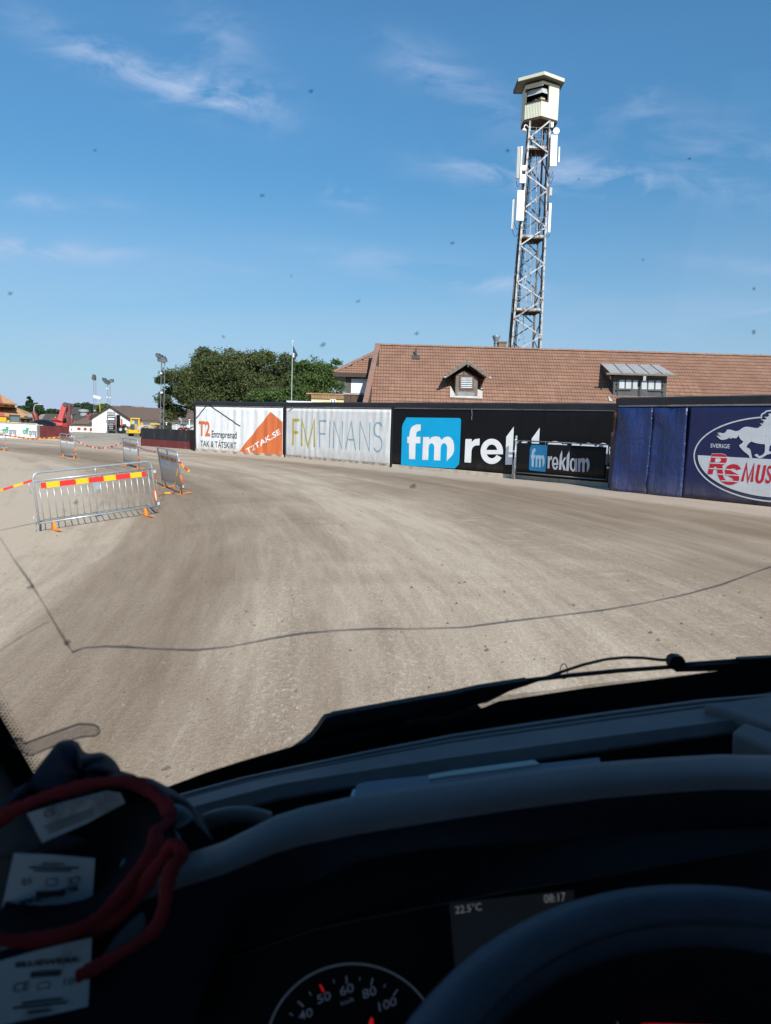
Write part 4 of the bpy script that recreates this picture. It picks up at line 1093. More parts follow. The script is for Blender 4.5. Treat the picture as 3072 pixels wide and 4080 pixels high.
# ladders (inside) and cable ladder
for (xa, xb, z0, z1) in ((.42, .30, 8.0, ay(2110, 1234, TY0).z), (.62, .35, ay(2110, 1234, TY0).z, ay(2110, 942, TY0).z), (.62, .42, ay(2110, 942, TY0).z, ay(2110, 586, TY0).z), (.6, .6, ay(2110, 586, TY0).z, ztop)):
    mb = MB()
    def lp(f, z, dx): 
        a_, b_ = legp(0, 0, z), legp(1, 0, z); p = a_.lerp(b_, f); return Vector((p.x + dx, TY0 + .95, z))
    for dx in (-.18, .18): mb.bar(lp(xa, z0, dx), lp(xb, z1, dx), .04, .05, up=(0, 1, 0))
    n = int((z1 - z0) / .3)
    for k in range(1, n): f = k / n; z = z0 + (z1 - z0) * f; ff = xa + (xb - xa) * f; mb.tube([lp(ff, z, -.18), lp(ff, z, .18)], .012, 5)
    lad = sub(mb.build('ladder', m_steel, tower), tower)
    mb = MB()
    for k in range(2, n, 3):
        f = k / n; z = z0 + (z1 - z0) * f; ff = xa + (xb - xa) * f; c_ = lp(ff, z, 0)
        mb.tube([c_ + Vector((.34 * math.cos(a), -.05 - .5 * math.sin(a), 0)) for a in [PI * j / 8 for j in range(9)]], .011, 5)
    for a in (.6, 1.57, 2.5):
        mb.tube([lp(xa, z0 + 1.9, 0) + Vector((.34 * math.cos(a), -.05 - .5 * math.sin(a), 0)), lp(xb, z1, 0) + Vector((.34 * math.cos(a), -.05 - .5 * math.sin(a), 0))], .010, 5)
    mb.build('safety_cage', m_agrey, lad)
mb = MB()
for dx in (-.10, .0, .10):
    a_, b_ = legp(0, 1, .5), legp(0, 1, ztop - .5); mb.tube([a_ + Vector((.42 + dx, -.1, 0)), b_ + Vector((.30 + dx, -.1, 0))], .02 if dx else .045, 6)
for k in range(50):
    z = .5 + k * .42
    if z > ztop - .5: break
    p = legp(0, 1, z); f = z / ztop; mb.bar(p + Vector((.30 - .08 * f, -.1, 0)), p + Vector((.56 - .12 * f, -.1, 0)), .03, .03)
mb.build('cable_run', m_cable, tower)
mb = MB()
for k in range(3): mb.tube([legp(0, 0, .5) + Vector((-.06 - .03 * k, .12, 0)), legp(0, 0, ztop - 3) + Vector((-.06 - .03 * k, .12, 0))], .018, 6)
for k in range(3): mb.tube([legp(1, 0, .5) + Vector((-.09 - .03 * k, .10, 0)), legp(1, 0, ztop - .5) + Vector((-.09 - .03 * k, .10, 0))], .02, 6)
mb.build('feeder_cables', m_cable, tower)
# lookout cabin
BYF = TY0 - .35
kx = BYF / F
Fc = ay(*ZC(880, 1225), BYF); zf = Fc.z
xl = ay(*ZC(440, 1330), BYF + .75).x; xr = ay(*ZC(1280, 1320), BYF + .75).x
ztc = ay(*ZC(905, 330), BYF).z
pF, pL, pR = Vector((Fc.x, BYF, 0)), Vector((xl, BYF + .72, 0)), Vector((xr, BYF + .68, 0))
pBL, pBR = Vector((xl, BYF + 1.95, 0)), Vector((xr, BYF + 1.95, 0))
Zv = lambda p, z: Vector((p.x, p.y, z))
zw0 = ay(*ZC(890, 830), BYF).z; zw1 = ay(*ZC(915, 440), BYF).z
cab_ = sub(MB().prism([Zv(p, zf - .16) for p in (pF, pR, pBR, pBL, pL)], (0, 0, .16)).build('cabin_floor', m_rust, tower), tower)
def cladding(nm, a, b, z0, z1, pitch=.105, depth=.03, mat=m_booth):
    d = (b - a); L = d.length; d = d.normalized(); nrm = Vector((d.y, -d.x, 0))
    if nrm.y > 0: nrm = -nrm
    n = max(2, int(L / pitch)); prof = []
    for k in range(n):
        u = L * k / n; w = L / n
        prof += [(u, 0), (u + w * .18, depth), (u + w * .62, depth), (u + w * .80, 0)]
    prof.append((L, 0)); mb = MB()
    mb.grid([[Zv(a + d * u + nrm * o, z) for u, o in prof] for z in (z0, z1)])
    mb.prism([Zv(a - nrm * .01, z0), Zv(b - nrm * .01, z0), Zv(b - nrm * .01, z1), Zv(a - nrm * .01, z1)], -nrm * .05)
    return mb.build(nm, mat, cab_)
fsp = .36
pM = pF.lerp(pR, fsp)
cladding('wall_panel', pL, pF, zf, zw0); cladding('wall_panel', pF, pM, zf, zw0, depth=.012); cladding('wall_panel', pM, pR, zf, ztc, depth=.012)
cladding('upper_band', pL, pF, zw1, ztc); cladding('upper_band', pF, pM, zw1 + .12, ztc, depth=.012)
cladding('side_wall', pBL, pL, zf, ztc); cladding('side_wall', pR, pBR, zf, ztc); cladding('rear_wall', pBR, pBL, zf, ztc)
MB().bar(Zv(pL, zw0 + .02), Zv(pF, zw0 + .02), .14, .05).build('window_sill', m_dgrey, cab_); MB().bar(Zv(pF, zw0 + .02), Zv(pM, zw0 + .02), .12, .05).build('window_sill', m_dgrey, cab_)
MB().bar(Zv(pM, zw0), Zv(pM, zw1 + .14), .06, .06).build('window_post', m_dgrey, cab_); MB().bar(Zv(pL.lerp(pF, .03), zw0), Zv(pL.lerp(pF, .03), zw1), .10, .10).build('window_post', m_dgrey, cab_)
ins = Vector((.0, .18, 0))
zmid = zw0 + (zw1 - zw0) * .52
MB().hexa([Zv(pL.lerp(pF, .12) + ins * .3, zmid), Zv(pF + ins * .2, zmid + .02), Zv(pF + ins * .3, zmid + .02), Zv(pL.lerp(pF, .12) + ins * .4, zmid), Zv(pL.lerp(pF, .12) + ins * 1.6, zw1 - .02), Zv(pF + ins * 1.4, zw1 - .05), Zv(pF + ins * 1.5, zw1 - .05), Zv(pL.lerp(pF, .12) + ins * 1.7, zw1 - .02)]).build('raised_sash', m_agrey, cab_)
MB().hexa([Zv(pF + ins * .2, zmid + .02), Zv(pM + ins * .1 + Vector((-.05, 0, 0)), zmid + .02), Zv(pM + ins * .2 + Vector((-.05, 0, 0)), zmid + .02), Zv(pF + ins * .3, zmid + .02), Zv(pF + ins * 1.4, zw1 - .05), Zv(pM + ins * 1.2, zw1 - .02), Zv(pM + ins * 1.3, zw1 - .02), Zv(pF + ins * 1.5, zw1 - .05)]).build('raised_sash', m_agrey, cab_)
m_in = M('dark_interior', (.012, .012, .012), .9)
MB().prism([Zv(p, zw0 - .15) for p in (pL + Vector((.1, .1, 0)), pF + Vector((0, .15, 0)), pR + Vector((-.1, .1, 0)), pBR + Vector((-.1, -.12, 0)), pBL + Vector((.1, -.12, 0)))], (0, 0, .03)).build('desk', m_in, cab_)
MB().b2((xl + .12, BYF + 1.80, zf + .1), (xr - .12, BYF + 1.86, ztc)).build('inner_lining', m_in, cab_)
cc = pF.lerp(pL, .0) + Vector((.05, .55, 0))
MB().box(Zv(cc, zw0 + .26), (.36, .34, .26), Matrix.Rotation(.5, 3, 'Z')).build('camera_housing', M('tan_box', (.45, .36, .25), .7), cab_, bevel=.03)
MB().box(Zv(cc + Vector((-.3, .05, 0)), zw0 + .12), (.5, .34, .22), Matrix.Rotation(.5, 3, 'Z')).build('camera_body', m_dgrey, cab_, bevel=.03)
# cabin roof: home-plate slab with deep fascia
rF = ay(*ZC(952, 175), BYF - .55); zr0 = rF.z
rLx, rRx = ay(*ZC(292, 340), BYF + .45).x, ay(*ZC(1465, 312), BYF + .35).x
qF, qL, qR, qBL, qBR = Vector((rF.x, BYF - .55, 0)), Vector((rLx, BYF + .50, 0)), Vector((rRx, BYF + .38, 0)), Vector((rLx, BYF + 2.3, 0)), Vector((rRx, BYF + 2.2, 0))
hr = .20
MB().prism([Zv(p, zr0 + .03) for p in (qF, qR, qBR, qBL, qL)], (0, 0, .05)).build('cabin_roof', M('grey_green_soffit', (.16, .16, .14), .8, var=.2, vs=1.5), cab_)
for a, b in ((qL, qF), (qF, qR), (qR, qBR), (qBR, qBL), (qBL, qL)):
    MB().bar(Zv(a, zr0 + hr / 2), Zv(b, zr0 + hr / 2), .06, hr).build('roof_fascia', m_booth if a in (qL, qF) or a is qL else m_dgrey, cab_)
MB().prism([Zv(p, zr0 + hr - .02) for p in (qF, qR, qBR, qBL, qL)], (0, 0, .03)).build('roof_sheet', m_zinc, cab_)
mb = MB(); mb.prism([Zv(p, ztc - .02) for p in (pF, pR, pBR, pBL, pL)], (0, 0, zr0 + .03 - ztc)); mb.build('ceiling_box', m_rust, cab_)
# antennas
def panel(nm, conv, x0, y0, x1, y1, Y, depth, mat, bev=.02, lean=0, ribs=0):
    a_, b_ = ay(*conv(x0, y0), Y), ay(*conv(x1, y1), Y)
    mb = MB(); tz, bz = a_.z, b_.z; 
    tl = ay(*conv(x0, y0), Y); w = (x1 - x0); 
    xa = tl.x; xb = ay(*conv(x1, y0), Y).x; xc = ay(*conv(x0 + lean, y1), Y).x; xd = ay(*conv(x1 + lean, y1), Y).x
    mb.hexa([(xc, Y, bz), (xd, Y, bz), (xd, Y + depth, bz), (xc, Y + depth, bz), (xa, Y, tz), (xb, Y, tz), (xb, Y + depth, tz), (xa, Y + depth, tz)])
    for k in range(ribs):
        f = (k + .5) / ribs; mb.hexa([(xc + (xd - xc) * f - .012, Y - .03, bz), (xc + (xd - xc) * f + .012, Y - .03, bz), (xc + (xd - xc) * f + .012, Y, bz), (xc + (xd - xc) * f - .012, Y, bz), (xa + (xb - xa) * f - .012, Y - .03, tz), (xa + (xb - xa) * f + .012, Y - .03, tz), (xa + (xb - xa) * f + .012, Y, tz), (xa + (xb - xa) * f - .012, Y, tz)])
    return mb.build(nm, mat, tower, bevel=bev if not ribs else 0)
AYF = TY0 - .30
panel('antenna_panel', Z5, 905, 1090, 1005, 1560, AYF, .16, m_ant, .03, -18)
panel('equipment_box', Z5, 905, 905, 948, 985, AYF + .1, .14, m_ant, .02, -6)
panel('antenna_panel', Z5, 1018, 1270, 1040, 1500, AYF + .25, .10, m_ant, .02, -8)
panel('antenna_panel', Z5, 412, 1268, 492, 1735, AYF + .1, .18, m_agrey, .02, -22, ribs=4)
panel('antenna_edge', Z5, 470, 1262, 492, 1735, AYF + .02, .12, m_ant, .01, -22)
panel('equipment_box', Z5, 450, 1672, 540, 1805, AYF, .2, m_ant, .02, -8)
panel('equipment_box', Z5, 485, 1540, 545, 1620, AYF + .1, .2, m_ant, .02, -8)
panel('antenna_panel', Z5, 412, 1905, 525, 2360, AYF, .16, m_ant, .03, -22)
panel('antenna_panel', Z5, 356, 2040, 382, 2480, AYF + .3, .12, m_agrey, .02, -22)
panel('antenna_edge', Z5, 344, 2045, 354, 2475, AYF + .26, .10, m_ant, .01, -22)
panel('antenna_panel', Z6, 850, 30, 888, 450, AYF + .35, .10, m_ant, .02, -22)
panel('equipment_box', Z5, 885, 1868, 926, 1990, AYF + .4, .12, m_agrey, .02, -8)
panel('equipment_box', Z5, 605, 1118, 645, 1160, AYF + .1, .15, m_flash, .01)
for x, y0, y1 in ((495, 1280, 1900), (870, 1090, 1700), (870, 1860, 2200), (540, 1900, 2200)):
    a_, b_ = ay(*Z5(x, y0), AYF + .2), ay(*Z5(x - 12, y1), AYF + .2); MB().tube([a_, b_], .04, 8).build('antenna_pole', m_dsteel, tower, smooth=True)
for x, y in ((530, 1300), (520, 1700), (880, 1150), (870, 1600), (500, 2050), (495, 2300)):
    a_ = ay(*Z5(x, y), AYF + .15); tgt = legp(0 if x < 700 else 1, 0, a_.z); MB().bar(a_, tgt, .05, .05).build('antenna_bracket', m_dsteel, tower)
rnd = random.Random(4)
for x, y, w in ((425, 1760, .35), (905, 1690, .42), (500, 1790, .3), (905, 1640, .3)):
    a_ = ay(*Z5(x, y), AYF + .1); MB().tube([a_ + Vector((w * (j / 8 - .5) * .8, .05, -w * 1.2 * math.sin(PI * j / 8))) for j in range(9)], .018, 6).build('cable_loop', m_cable, tower)
for x, y, w in ((405, 310, .6), (375, 420, .55), (830, 470, .3)):
    a_ = ay(*Z6(x, y), AYF + .1); MB().tube([a_ + Vector((w * (j / 8 - .5) * .8, .05, -w * .7 * math.sin(PI * j / 8))) for j in range(9)], .018, 6).build('cable_loop', m_cable, tower)
dc = ay(*ZC(1262, 1610), AYF - .05); mb = MB(); mb.tube([dc, dc + Vector((0, .10, 0))], .21, 20); mb.tube([dc + Vector((0, .1, 0)), dc + Vector((0, .2, 0))], [.2, .08], 20); mb.build('dish_antenna', m_ant, tower, angle=.6)
MB().bar(dc + Vector((0, .15, 0)), legp(1, 0, dc.z), .05, .05).build('antenna_bracket', m_steel, tower)
cm = ay(*ZC(438, 1600), AYF - .1)
MB().lathe(cm, [(0, .14), (.06, .13), (.14, .05), (.17, -.03), (.16, -.06), (.0, -.07)], 16).build('dome_camera', m_ant, tower, smooth=True)
MB().tube([cm + Vector((0, 0, .12)), cm + Vector((0, 0, .26)), cm + Vector((.06, .05, .36)), cm + Vector((.16, .1, .37)), legp(0, 0, cm.z + .28)], .032, 8).build('camera_arm', m_ant, tower, smooth=True)

# ================================================================ FLAGPOLE
FY = 50.5
fb, ft = ay(1160, 1605, FY), ay(1166, 1362, FY)
fp = thing('flagpole', 'white flagpole with limp dark blue flag standing behind the finance banner', 'flagpole', (fb.x, FY, 0))
MB().tube([(fb.x, FY, -.2), (ft.x, FY, ft.z)], [.032, .020], 10).build('pole', m_agrey, fp, smooth=True)
MB().lathe((ft.x, FY, ft.z), [(0, -.03), (.055, 0), (.055, .06), (0, .09)], 10).build('finial', m_ant, fp, smooth=True)
zfl = zc(1120, 1360, 13.883)
fpnt = lambda x, y, dy: ay(*zfl(x, y), FY) + Vector((0, dy, 0))
rows = []
for k in range(9):
    f = k / 8.; top = (640 + f * 14, 190 + 20 * f); r = []
    for j in range(6):
        g_ = j / 5.
        xl_ = 632 - 10 * f; xr_ = 650 + 265 * min(1, f * 1.28) ** .9; y_ = 200 + f * 790 - (f ** 3) * g_ * 190
        r.append(fpnt(xl_ + (xr_ - xl_) * g_, y_, .10 * math.sin(g_ * 7 + f * 2) * f))
    rows.append(r)
m_flag = M('navy_flag_cloth', (.030, .055, .13), .8, var=.3, vs=5)
o = MB().grid(rows).build('flag', m_flag, fp, smooth=True, recalc=False); o.modifiers.new('t', 'SOLIDIFY').thickness = .006
MB().prism([fpnt(x, y, -.14) for x, y in [(700, 640), (750, 690), (745, 750), (720, 770), (755, 850), (735, 900), (690, 900), (668, 840), (690, 760), (680, 690)]], (0, .006, 0)).build('flag_emblem', m_wprint, fp)

# ================================================================ TREES
def leaf_mat(name, c0, c1):
    t = NT(name)
    r = t.g.outputs['Random Per Island']
    col = t.ramp(t.math('ADD', t.math('MULTIPLY', r, .55), t.math('MULTIPLY', t.noise(.6, 3), .5)), [(.2, c0), (.8, c1)])
    t.set(Base_Color=col, Roughness=.6); t.b.inputs['Specular IOR Level'].default_value = .25
    tr = t.n('ShaderNodeBsdfTranslucent'); t.l(col, tr.inputs['Color'])
    mx = t.n('ShaderNodeMixShader'); mx.inputs[0].default_value = .22
    t.l(t.b.outputs[0], mx.inputs[1]); t.l(tr.outputs[0], mx.inputs[2]); t.l(mx.outputs[0], t.o.inputs['Surface'])
    return t.m
m_leafA = leaf_mat('oak_leaves', (.040, .058, .018), (.130, .155, .058))
m_leafB = leaf_mat('light_leaves', (.045, .085, .020), (.130, .195, .060))
m_leafC = leaf_mat('far_leaves', (.035, .065, .030), (.085, .135, .060))
m_leafD = leaf_mat('conifer_needles', (.022, .050, .025), (.055, .095, .045))
m_bark = M('bark', (.060, .048, .038), .9, var=.4, vs=5, bump=.5, bs=15)
def tree(label, base, blobs, nclump, leaf, mat, trunk_r, seed, limbs=9, per=16, clump=.55, group=None, name='tree', shell=.45):
    rnd = random.Random(seed)
    tr = thing(name, label, 'tree', tuple(base), group)
    tops = []
    wts = [b[1] * b[3] for b in blobs]; W_ = sum(wts)
    verts, faces = [], []
    base = Vector(base)
    subs = []
    for k, (c, rx, ry, rz) in enumerate(blobs):
        ns = max(5, int(30 * wts[k] / W_ * len(blobs) * .6))
        for _ in range(ns):
            d = Vector((rnd.gauss(0, 1), rnd.gauss(0, 1), rnd.gauss(0, 1))).normalized()
            r = shell + (1.02 - shell) * rnd.random() ** .5
            s_ = rnd.uniform(.26, .46) * (rx * rz) ** .5
            subs.append((c + Vector((d.x * rx * r, d.y * ry * r, d.z * rz * r)), s_))
    for ctr0, s_ in subs:
        m_ = max(4, int(nclump * per / len(subs) / 6 * rnd.uniform(.6, 1.3)))
        for _ in range(m_):
            d = Vector((rnd.gauss(0, 1), rnd.gauss(0, 1), rnd.gauss(0, 1))).normalized() * rnd.random() ** .40
            ctr = ctr0 + Vector((d.x * s_ * 1.25, d.y * s_ * 1.25, d.z * s_ * .8))
            for _ in range(6):
                p = ctr + Vector((rnd.gauss(0, 1), rnd.gauss(0, 1), rnd.gauss(0, .75))) * s_ * .16
                a = Vector((rnd.gauss(0, 1), rnd.gauss(0, 1), rnd.gauss(0, .6))).normalized() * leaf * rnd.uniform(.6, 1.25)
                b = a.cross(Vector((rnd.gauss(0, 1), rnd.gauss(0, 1), rnd.gauss(0, 1)))); b = b.normalized() * leaf * .5
                o_ = len(verts); verts += [p - a * .5, p + b * .6, p + a * .5, p - b * .6]; faces.append((o_, o_ + 1, o_ + 2, o_ + 3))
    mb = MB(); mb.v = verts; mb.f = faces; mb.mi = [0] * len(faces)
    mb.build('crown', mat, tr, recalc=False)
    mb = MB(); top = sum((b[0] for b in blobs), Vector()) / len(blobs)
    fork = base + (top - base) * .35; fork.x = base.x + (top.x - base.x) * .2; fork.y = base.y
    mb.tube([base - Vector((0, 0, .3)), base + Vector((0, 0, .4)), fork], [trunk_r * 1.4, trunk_r, trunk_r * .8], 10)
    for k in range(limbs):
        c, rx, ry, rz = blobs[k % len(blobs)]
        e = c + Vector((rnd.uniform(-.7, .7) * rx, rnd.uniform(-.6, .6) * ry, rnd.uniform(-.3, .8) * rz)); m_ = fork.lerp(e, .5) + Vector((rnd.uniform(-.5, .5), rnd.uniform(-.4, .4), .5)) * rx * .2
        mb.tube([fork - Vector((0, 0, .2)), m_, e], [trunk_r * .5, trunk_r * .3, trunk_r * .07], 7)
    mb.build('trunk', m_bark, tr, smooth=True)
    return tr
def blobs(Y, L, dy=.8):
    k = Y / F; out = []
    for px, py, rx, ry in L:
        out.append((ay(px, py, Y), rx * k, rx * k * dy, ry * k))
    return out
def gz(px, Y): p = ay(px, 1650, Y); return Vector((p.x, Y, terrain(p.x, Y)))
tree('huge spreading dark green tree filling the sky left of the flagpole', gz(900, 66), blobs(66, [(905, 1530, 175, 115), (760, 1555, 115, 95), (690, 1600, 75, 65), (1040, 1520, 120, 100), (890, 1450, 120, 62), (1000, 1450, 100, 60), (1110, 1480, 70, 65), (800, 1500, 90, 70), (660, 1545, 45, 50), (1090, 1570, 85, 70), (960, 1570, 130, 70)]), 7000, .18, m_leafA, .45, 3, limbs=20, clump=.72, per=24)
tree('bright green bushy tree directly behind the wall cap between oak and flagpole', gz(1090, 60), blobs(60, [(1080, 1590, 85, 45), (1150, 1565, 60, 55)]), 700, .16, m_leafB, .2, 5, clump=.6, per=22)
tree('light green tree between the flagpole and the hipped wing', gz(1250, 63), blobs(63, [(1245, 1520, 85, 75), (1200, 1475, 50, 40), (1290, 1490, 60, 45), (1335, 1475, 45, 38), (1300, 1560, 90, 60)]), 1300, .16, m_leafB, .22, 8, limbs=14, clump=.62, per=22)
tree('darker slender tree behind the flagpole, right of the huge tree', gz(1180, 68), blobs(68, [(1185, 1500, 55, 75), (1165, 1560, 60, 60), (1230, 1560, 60, 60)]), 800, .17, m_leafA, .2, 9, limbs=10, clump=.62, per=22)
far = 'trees along the far horizon'
def zl_(L): return [(ZL(x, y) + (rx / 5.553, ry / 5.553)) for x, y, rx, ry in L]
def zt_(L): return [(ZT(x, y) + (rx / 4.165, ry / 4.165)) for x, y, rx, ry in L]
YF = 185.
tree('pointed dark green conifer rising right of the orange pavilion roof', gz(118, YF), blobs(YF, zl_([(648, 285, 34, 55), (650, 360, 75, 60), (655, 440, 120, 65), (665, 530, 165, 70)])), 620, .6, m_leafD, .4, 11, limbs=6, clump=1.3, group=far, name='conifer', shell=.3)
for i, (lab, L) in enumerate((
    ('low round tree left of the pointed conifer above the orange roof', [(470, 500, 60, 55), (530, 540, 60, 50)]),
    ('broad tree right of the pointed conifer behind the far lamp', [(820, 500, 80, 95), (900, 540, 80, 65)]),
    ('low tree row left of the red crane boom', [(1080, 570, 90, 45), (1180, 560, 90, 50), (1280, 575, 70, 50)]),
    ('low trees showing right of the red crane boom', [(1600, 520, 80, 70), (1680, 520, 60, 70)]))):
    tree(lab, gz(ZL(L[0][0], 0)[0], YF + 6 * i), blobs(YF + 6 * i, zl_([(a, b_, c_ * 1.25, d_ * 1.2) for a, b_, c_, d_ in L])), 420, .6, m_leafC, .3, 20 + i, limbs=5, clump=1.3, group=far)
for i, (lab, L) in enumerate((
    ('wide leafy tree behind the brown roofed low houses', [(480, 370, 90, 70), (580, 360, 110, 68), (660, 370, 80, 75), (400, 400, 70, 55)]),
    ('yellow green tree behind the yellow lamp post', [(810, 390, 90, 70), (880, 370, 70, 55)]),
    ('dark tree behind the white gable peak', [(930, 345, 45, 42)]))):
    tree(lab, gz(ZT(L[0][0], 0)[0], YF + 5 * i), blobs(YF + 5 * i, zt_([(a, b_, c_ * 1.15, d_ * 1.1) for a, b_, c_, d_ in L])), 420, .6, m_leafC if i != 1 else m_leafB, .3, 30 + i, limbs=5, clump=1.3, group=far)

# ================================================================ FLOODLIGHT MASTS AND LAMPS
m_lampw = M('lamp_white', (.7, .71, .72), .4)
m_mast = M('mast_grey', (.22, .24, .26), .5, metal=.4)
def mast(label, conv, x, ytop, Y, w, heads, smalls, dx=0, pr=.042):
    t_ = ay(*conv(x + dx, ytop), Y); b_ = Vector((ay(*conv(x, 700), Y).x, Y, terrain(t_.x, Y)))
    o = thing('floodlight_mast', label, 'floodlight', tuple(b_), 'floodlight masts round the track')
    k = Y / F / 2.0825
    for s in (-1, 1):
        mb = MB(); mb.tube([b_ + Vector((s * w / 2, 0, -.2)), t_ + Vector((s * w / 2, 0, 0))], pr, 6); mb.build('mast_leg', m_mast, o)
    mb = MB(); n = int((t_.z - b_.z) / 1.0)
    for i in range(n):
        f0, f1 = i / n, (i + 1) / n; s = 1 if i % 2 else -1
        mb.tube([b_.lerp(t_, f0) + Vector((s * w / 2, 0, 0)), b_.lerp(t_, f1) + Vector((-s * w / 2, 0, 0))], pr * .3, 4)
    mb.build('lacing', m_mast, o)
    for hx, hy, sz in heads:
        p = t_ + Vector((hx * k, -.3, -hy * k)); R_ = Matrix.Rotation(.5, 3, 'X') @ Matrix.Rotation(.3 * (1 if hx > 0 else -1), 3, 'Z')
        sz *= .8; hd = MB(); hd.box(p, (sz, .22, sz * .8), R_); hd = hd.build('lamp_head', m_dgrey, o, bevel=.03); sub(hd, o)
        MB().box(p + Vector((0, -.13, -.06)), (sz * .8, .02, sz * .6), R_).build('lamp_glass', M('lamp_lens', (.20, .21, .23), .25), hd)
    mb = MB()
    xs = [h[0] for h in heads]
    mb.bar(t_ + Vector((min(xs) * k, 0, -.1)), t_ + Vector((max(xs) * k, 0, -.1)), .08, .08); mb.build('crossbar', m_mast, o)
    for hx, hy in smalls:
        p = t_ + Vector((hx * k, -.1, -hy * k)); MB().box(p, (pr * 6, pr * 5, pr * 5)).build('speaker_horn', m_lampw, o, bevel=.02)
    return o
mast('tall twin pole floodlight mast rising in front of the huge tree', Z1, 1338, 170, 64., .30, [(-32, -28, .5), (-10, -18, .5), (12, -5, .5), (-18, 6, .5), (8, 14, .5), (24, 8, .45)], [(-14, 115), (-12, 270)], 16, .03)
mast('thin floodlight mast with small single head, left of its neighbour', Z1, 785, 330, 150., .45, [(0, -20, .9), (-4, 0, 1.0), (3, -8, .8)], [(-4, 260)], 2)
mast('floodlight mast with wide spread of lamp heads behind the white gable', Z1, 903, 350, 140., .45, [(-30, -8, 1.1), (-18, 4, 1.1), (-8, 14, 1.0), (24, 0, .9), (32, -4, .8), (2, 8, .8)], [(-12, 62), (-12, 132), (10, 136)], 0)
LY = 150.
t_ = ay(*ZT(822, 195), LY); o = thing('street_lamp', 'yellow street lamp post with white head left of the white gable', 'lamp', (t_.x, LY, terrain(t_.x, LY)))
MB().tube([(t_.x, LY, -1.5), (t_.x, LY, t_.z), (t_.x - .5, LY, t_.z + .35)], .09, 6).build('post', M('yellow_post', (.55, .42, .06), .5), o)
p_ = ay(*ZT(782, 183), LY); MB().box(p_, (1.6, .5, .6), Matrix.Rotation(.25, 3, 'Y')).build('lamp_head', m_lampw, o, bevel=.1)
t_ = ay(*ZL(748, 460), LY); o = thing('street_lamp', 'grey curved street lamp in front of the conifer', 'lamp', (t_.x, LY, terrain(t_.x, LY)))
MB().tube([(t_.x, LY, -1.4), (t_.x, LY, t_.z), (t_.x + .3, LY, t_.z + .5), (t_.x + .9, LY, t_.z + .65)], .05, 6).build('post', m_lampw, o)
MB().box((t_.x + 1.2, LY, t_.z + .66), (.7, .25, .16)).build('lamp_head', m_lampw, o, bevel=.05)
for i, (x, y0, y1) in enumerate(((788, 235, 440), (1044, 285, 470), (1374, 155, 410))):
    YB = 80. if i < 2 else 84.
    a_ = ay(*ZB(x, y0), YB)
    o = thing('bollard_lamp', ('leftmost', 'middle', 'rightmost and tallest')[i] + ' white post lamp with brown cap behind the black fence', 'lamp', (a_.x, YB, terrain(a_.x, YB)), 'post lamps behind the black fence')
    zb = terrain(a_.x, YB)
    MB().tube([(a_.x, YB, zb - .1), (a_.x, YB, a_.z - .15)], .05, 8).build('post', m_ant, o, smooth=True)
    MB().lathe((a_.x, YB, a_.z), [(0, -.28), (.14, -.26), (.10, -.12), (0, -.12)], 10).build('lamp_glass', m_ant, o, smooth=True)
    MB().lathe((a_.x, YB, a_.z), [(0, -.125), (.18, -.12), (.15, 0), (0, .02)], 10).build('cap', m_brboard, o, smooth=True)

# ================================================================ FAR BUILDINGS
def hz(x, y, conv, Y): return ay(*conv(x, y), Y)
m_bnroof = M('brown_sheet_roof', (.155, .105, .080), .8, var=.10, vs=.8)
m_dkroof = M('dark_brown_roof', (.070, .060, .055), .85, var=.15, vs=.8)
m_redwall = M('falu_red_wall', (.30, .060, .045), .8, var=.15)
GY = 140.
gpnt = lambda x, y: ay(*ZT(x, y), GY)
wb = thing('white_hall', 'long white hall with gable end and brown roof beyond the yard', 'building', tuple(gpnt(800, 755)))
L_, R_, A_ = gpnt(692, 520), gpnt(1322, 528), gpnt(1003, 325)
zb = gpnt(800, 757).z; R_.z = L_.z
far_a = ay(*ZB(1500, 130), GY + 45.)            # end of ridge as seen at the hoarding edge
dirv = Vector((R_.x - L_.x, 0, 0)).normalized()
er = ay(*ZB(1520, 105), 185.); dv = (er - A_); dv.z = 0
ln = Vector((dv.x, 45., 0)) * 1.25
MB().prism([Vector((L_.x, GY, zb - .3)), Vector((R_.x, GY, zb - .3)), R_, A_ - Vector((0, 0, .05)), L_], ln).build('wall', m_plaster, wb)
ov = .35
for s, e in ((-1, L_), (1, R_)):
    d_ = (e - A_).normalized() * .5
    p0, p1_ = A_ + Vector((0, -ov, .10)), e + d_ + Vector((0, -ov, .10))
    MB().hexa([p1_ - Vector((0, 0, .22)), p0 - Vector((0, 0, .22)), p0 - Vector((0, 0, .22)) + ln, p1_ - Vector((0, 0, .22)) + ln, p1_, p0, p0 + ln, p1_ + ln]).build('roof', m_bnroof, wb)
    MB().bar(p0 + Vector((0, -.04, -.10)), p1_ + Vector((0, -.04, -.10)), .06, .26).build('barge_board', m_dkwood, wb)
for x, y, w, h in ((1255, 335, 1.6, 1.6), (1452, 345, 2.6, 1.9)):
    p_ = ay(*ZT(x, y), GY + (x - 1003) * .045)
    p_.z -= .6
    if w > 2: MB().lathe(p_, [(1.0, -.8), (1.0, .3), (1.3, .5), (1.3, .85), (.0, .95)], 14).build('roof_vent', M('vent_grey', (.30, .32, .33), .5), wb, angle=.6)
    else: MB().box(p_, (w, w, h)).build('roof_vent', m_dgrey, wb)
for x, y in ((625, 165), (1150, 190)):
    p_ = ay(*ZB(x, y), GY + 25); MB().box(p_, (.6, .6, 1.8)).build('roof_vent', M('vent_grey', (.30, .32, .33), .5), wb)
wg = thing('low_wing', 'low white wing with hipped brown roof and three red shutters left of the gable', 'building', tuple(gpnt(500, 755)))
x0, x1 = gpnt(308, 700).x, gpnt(692, 700).x - .02; zw = gpnt(500, 632).z
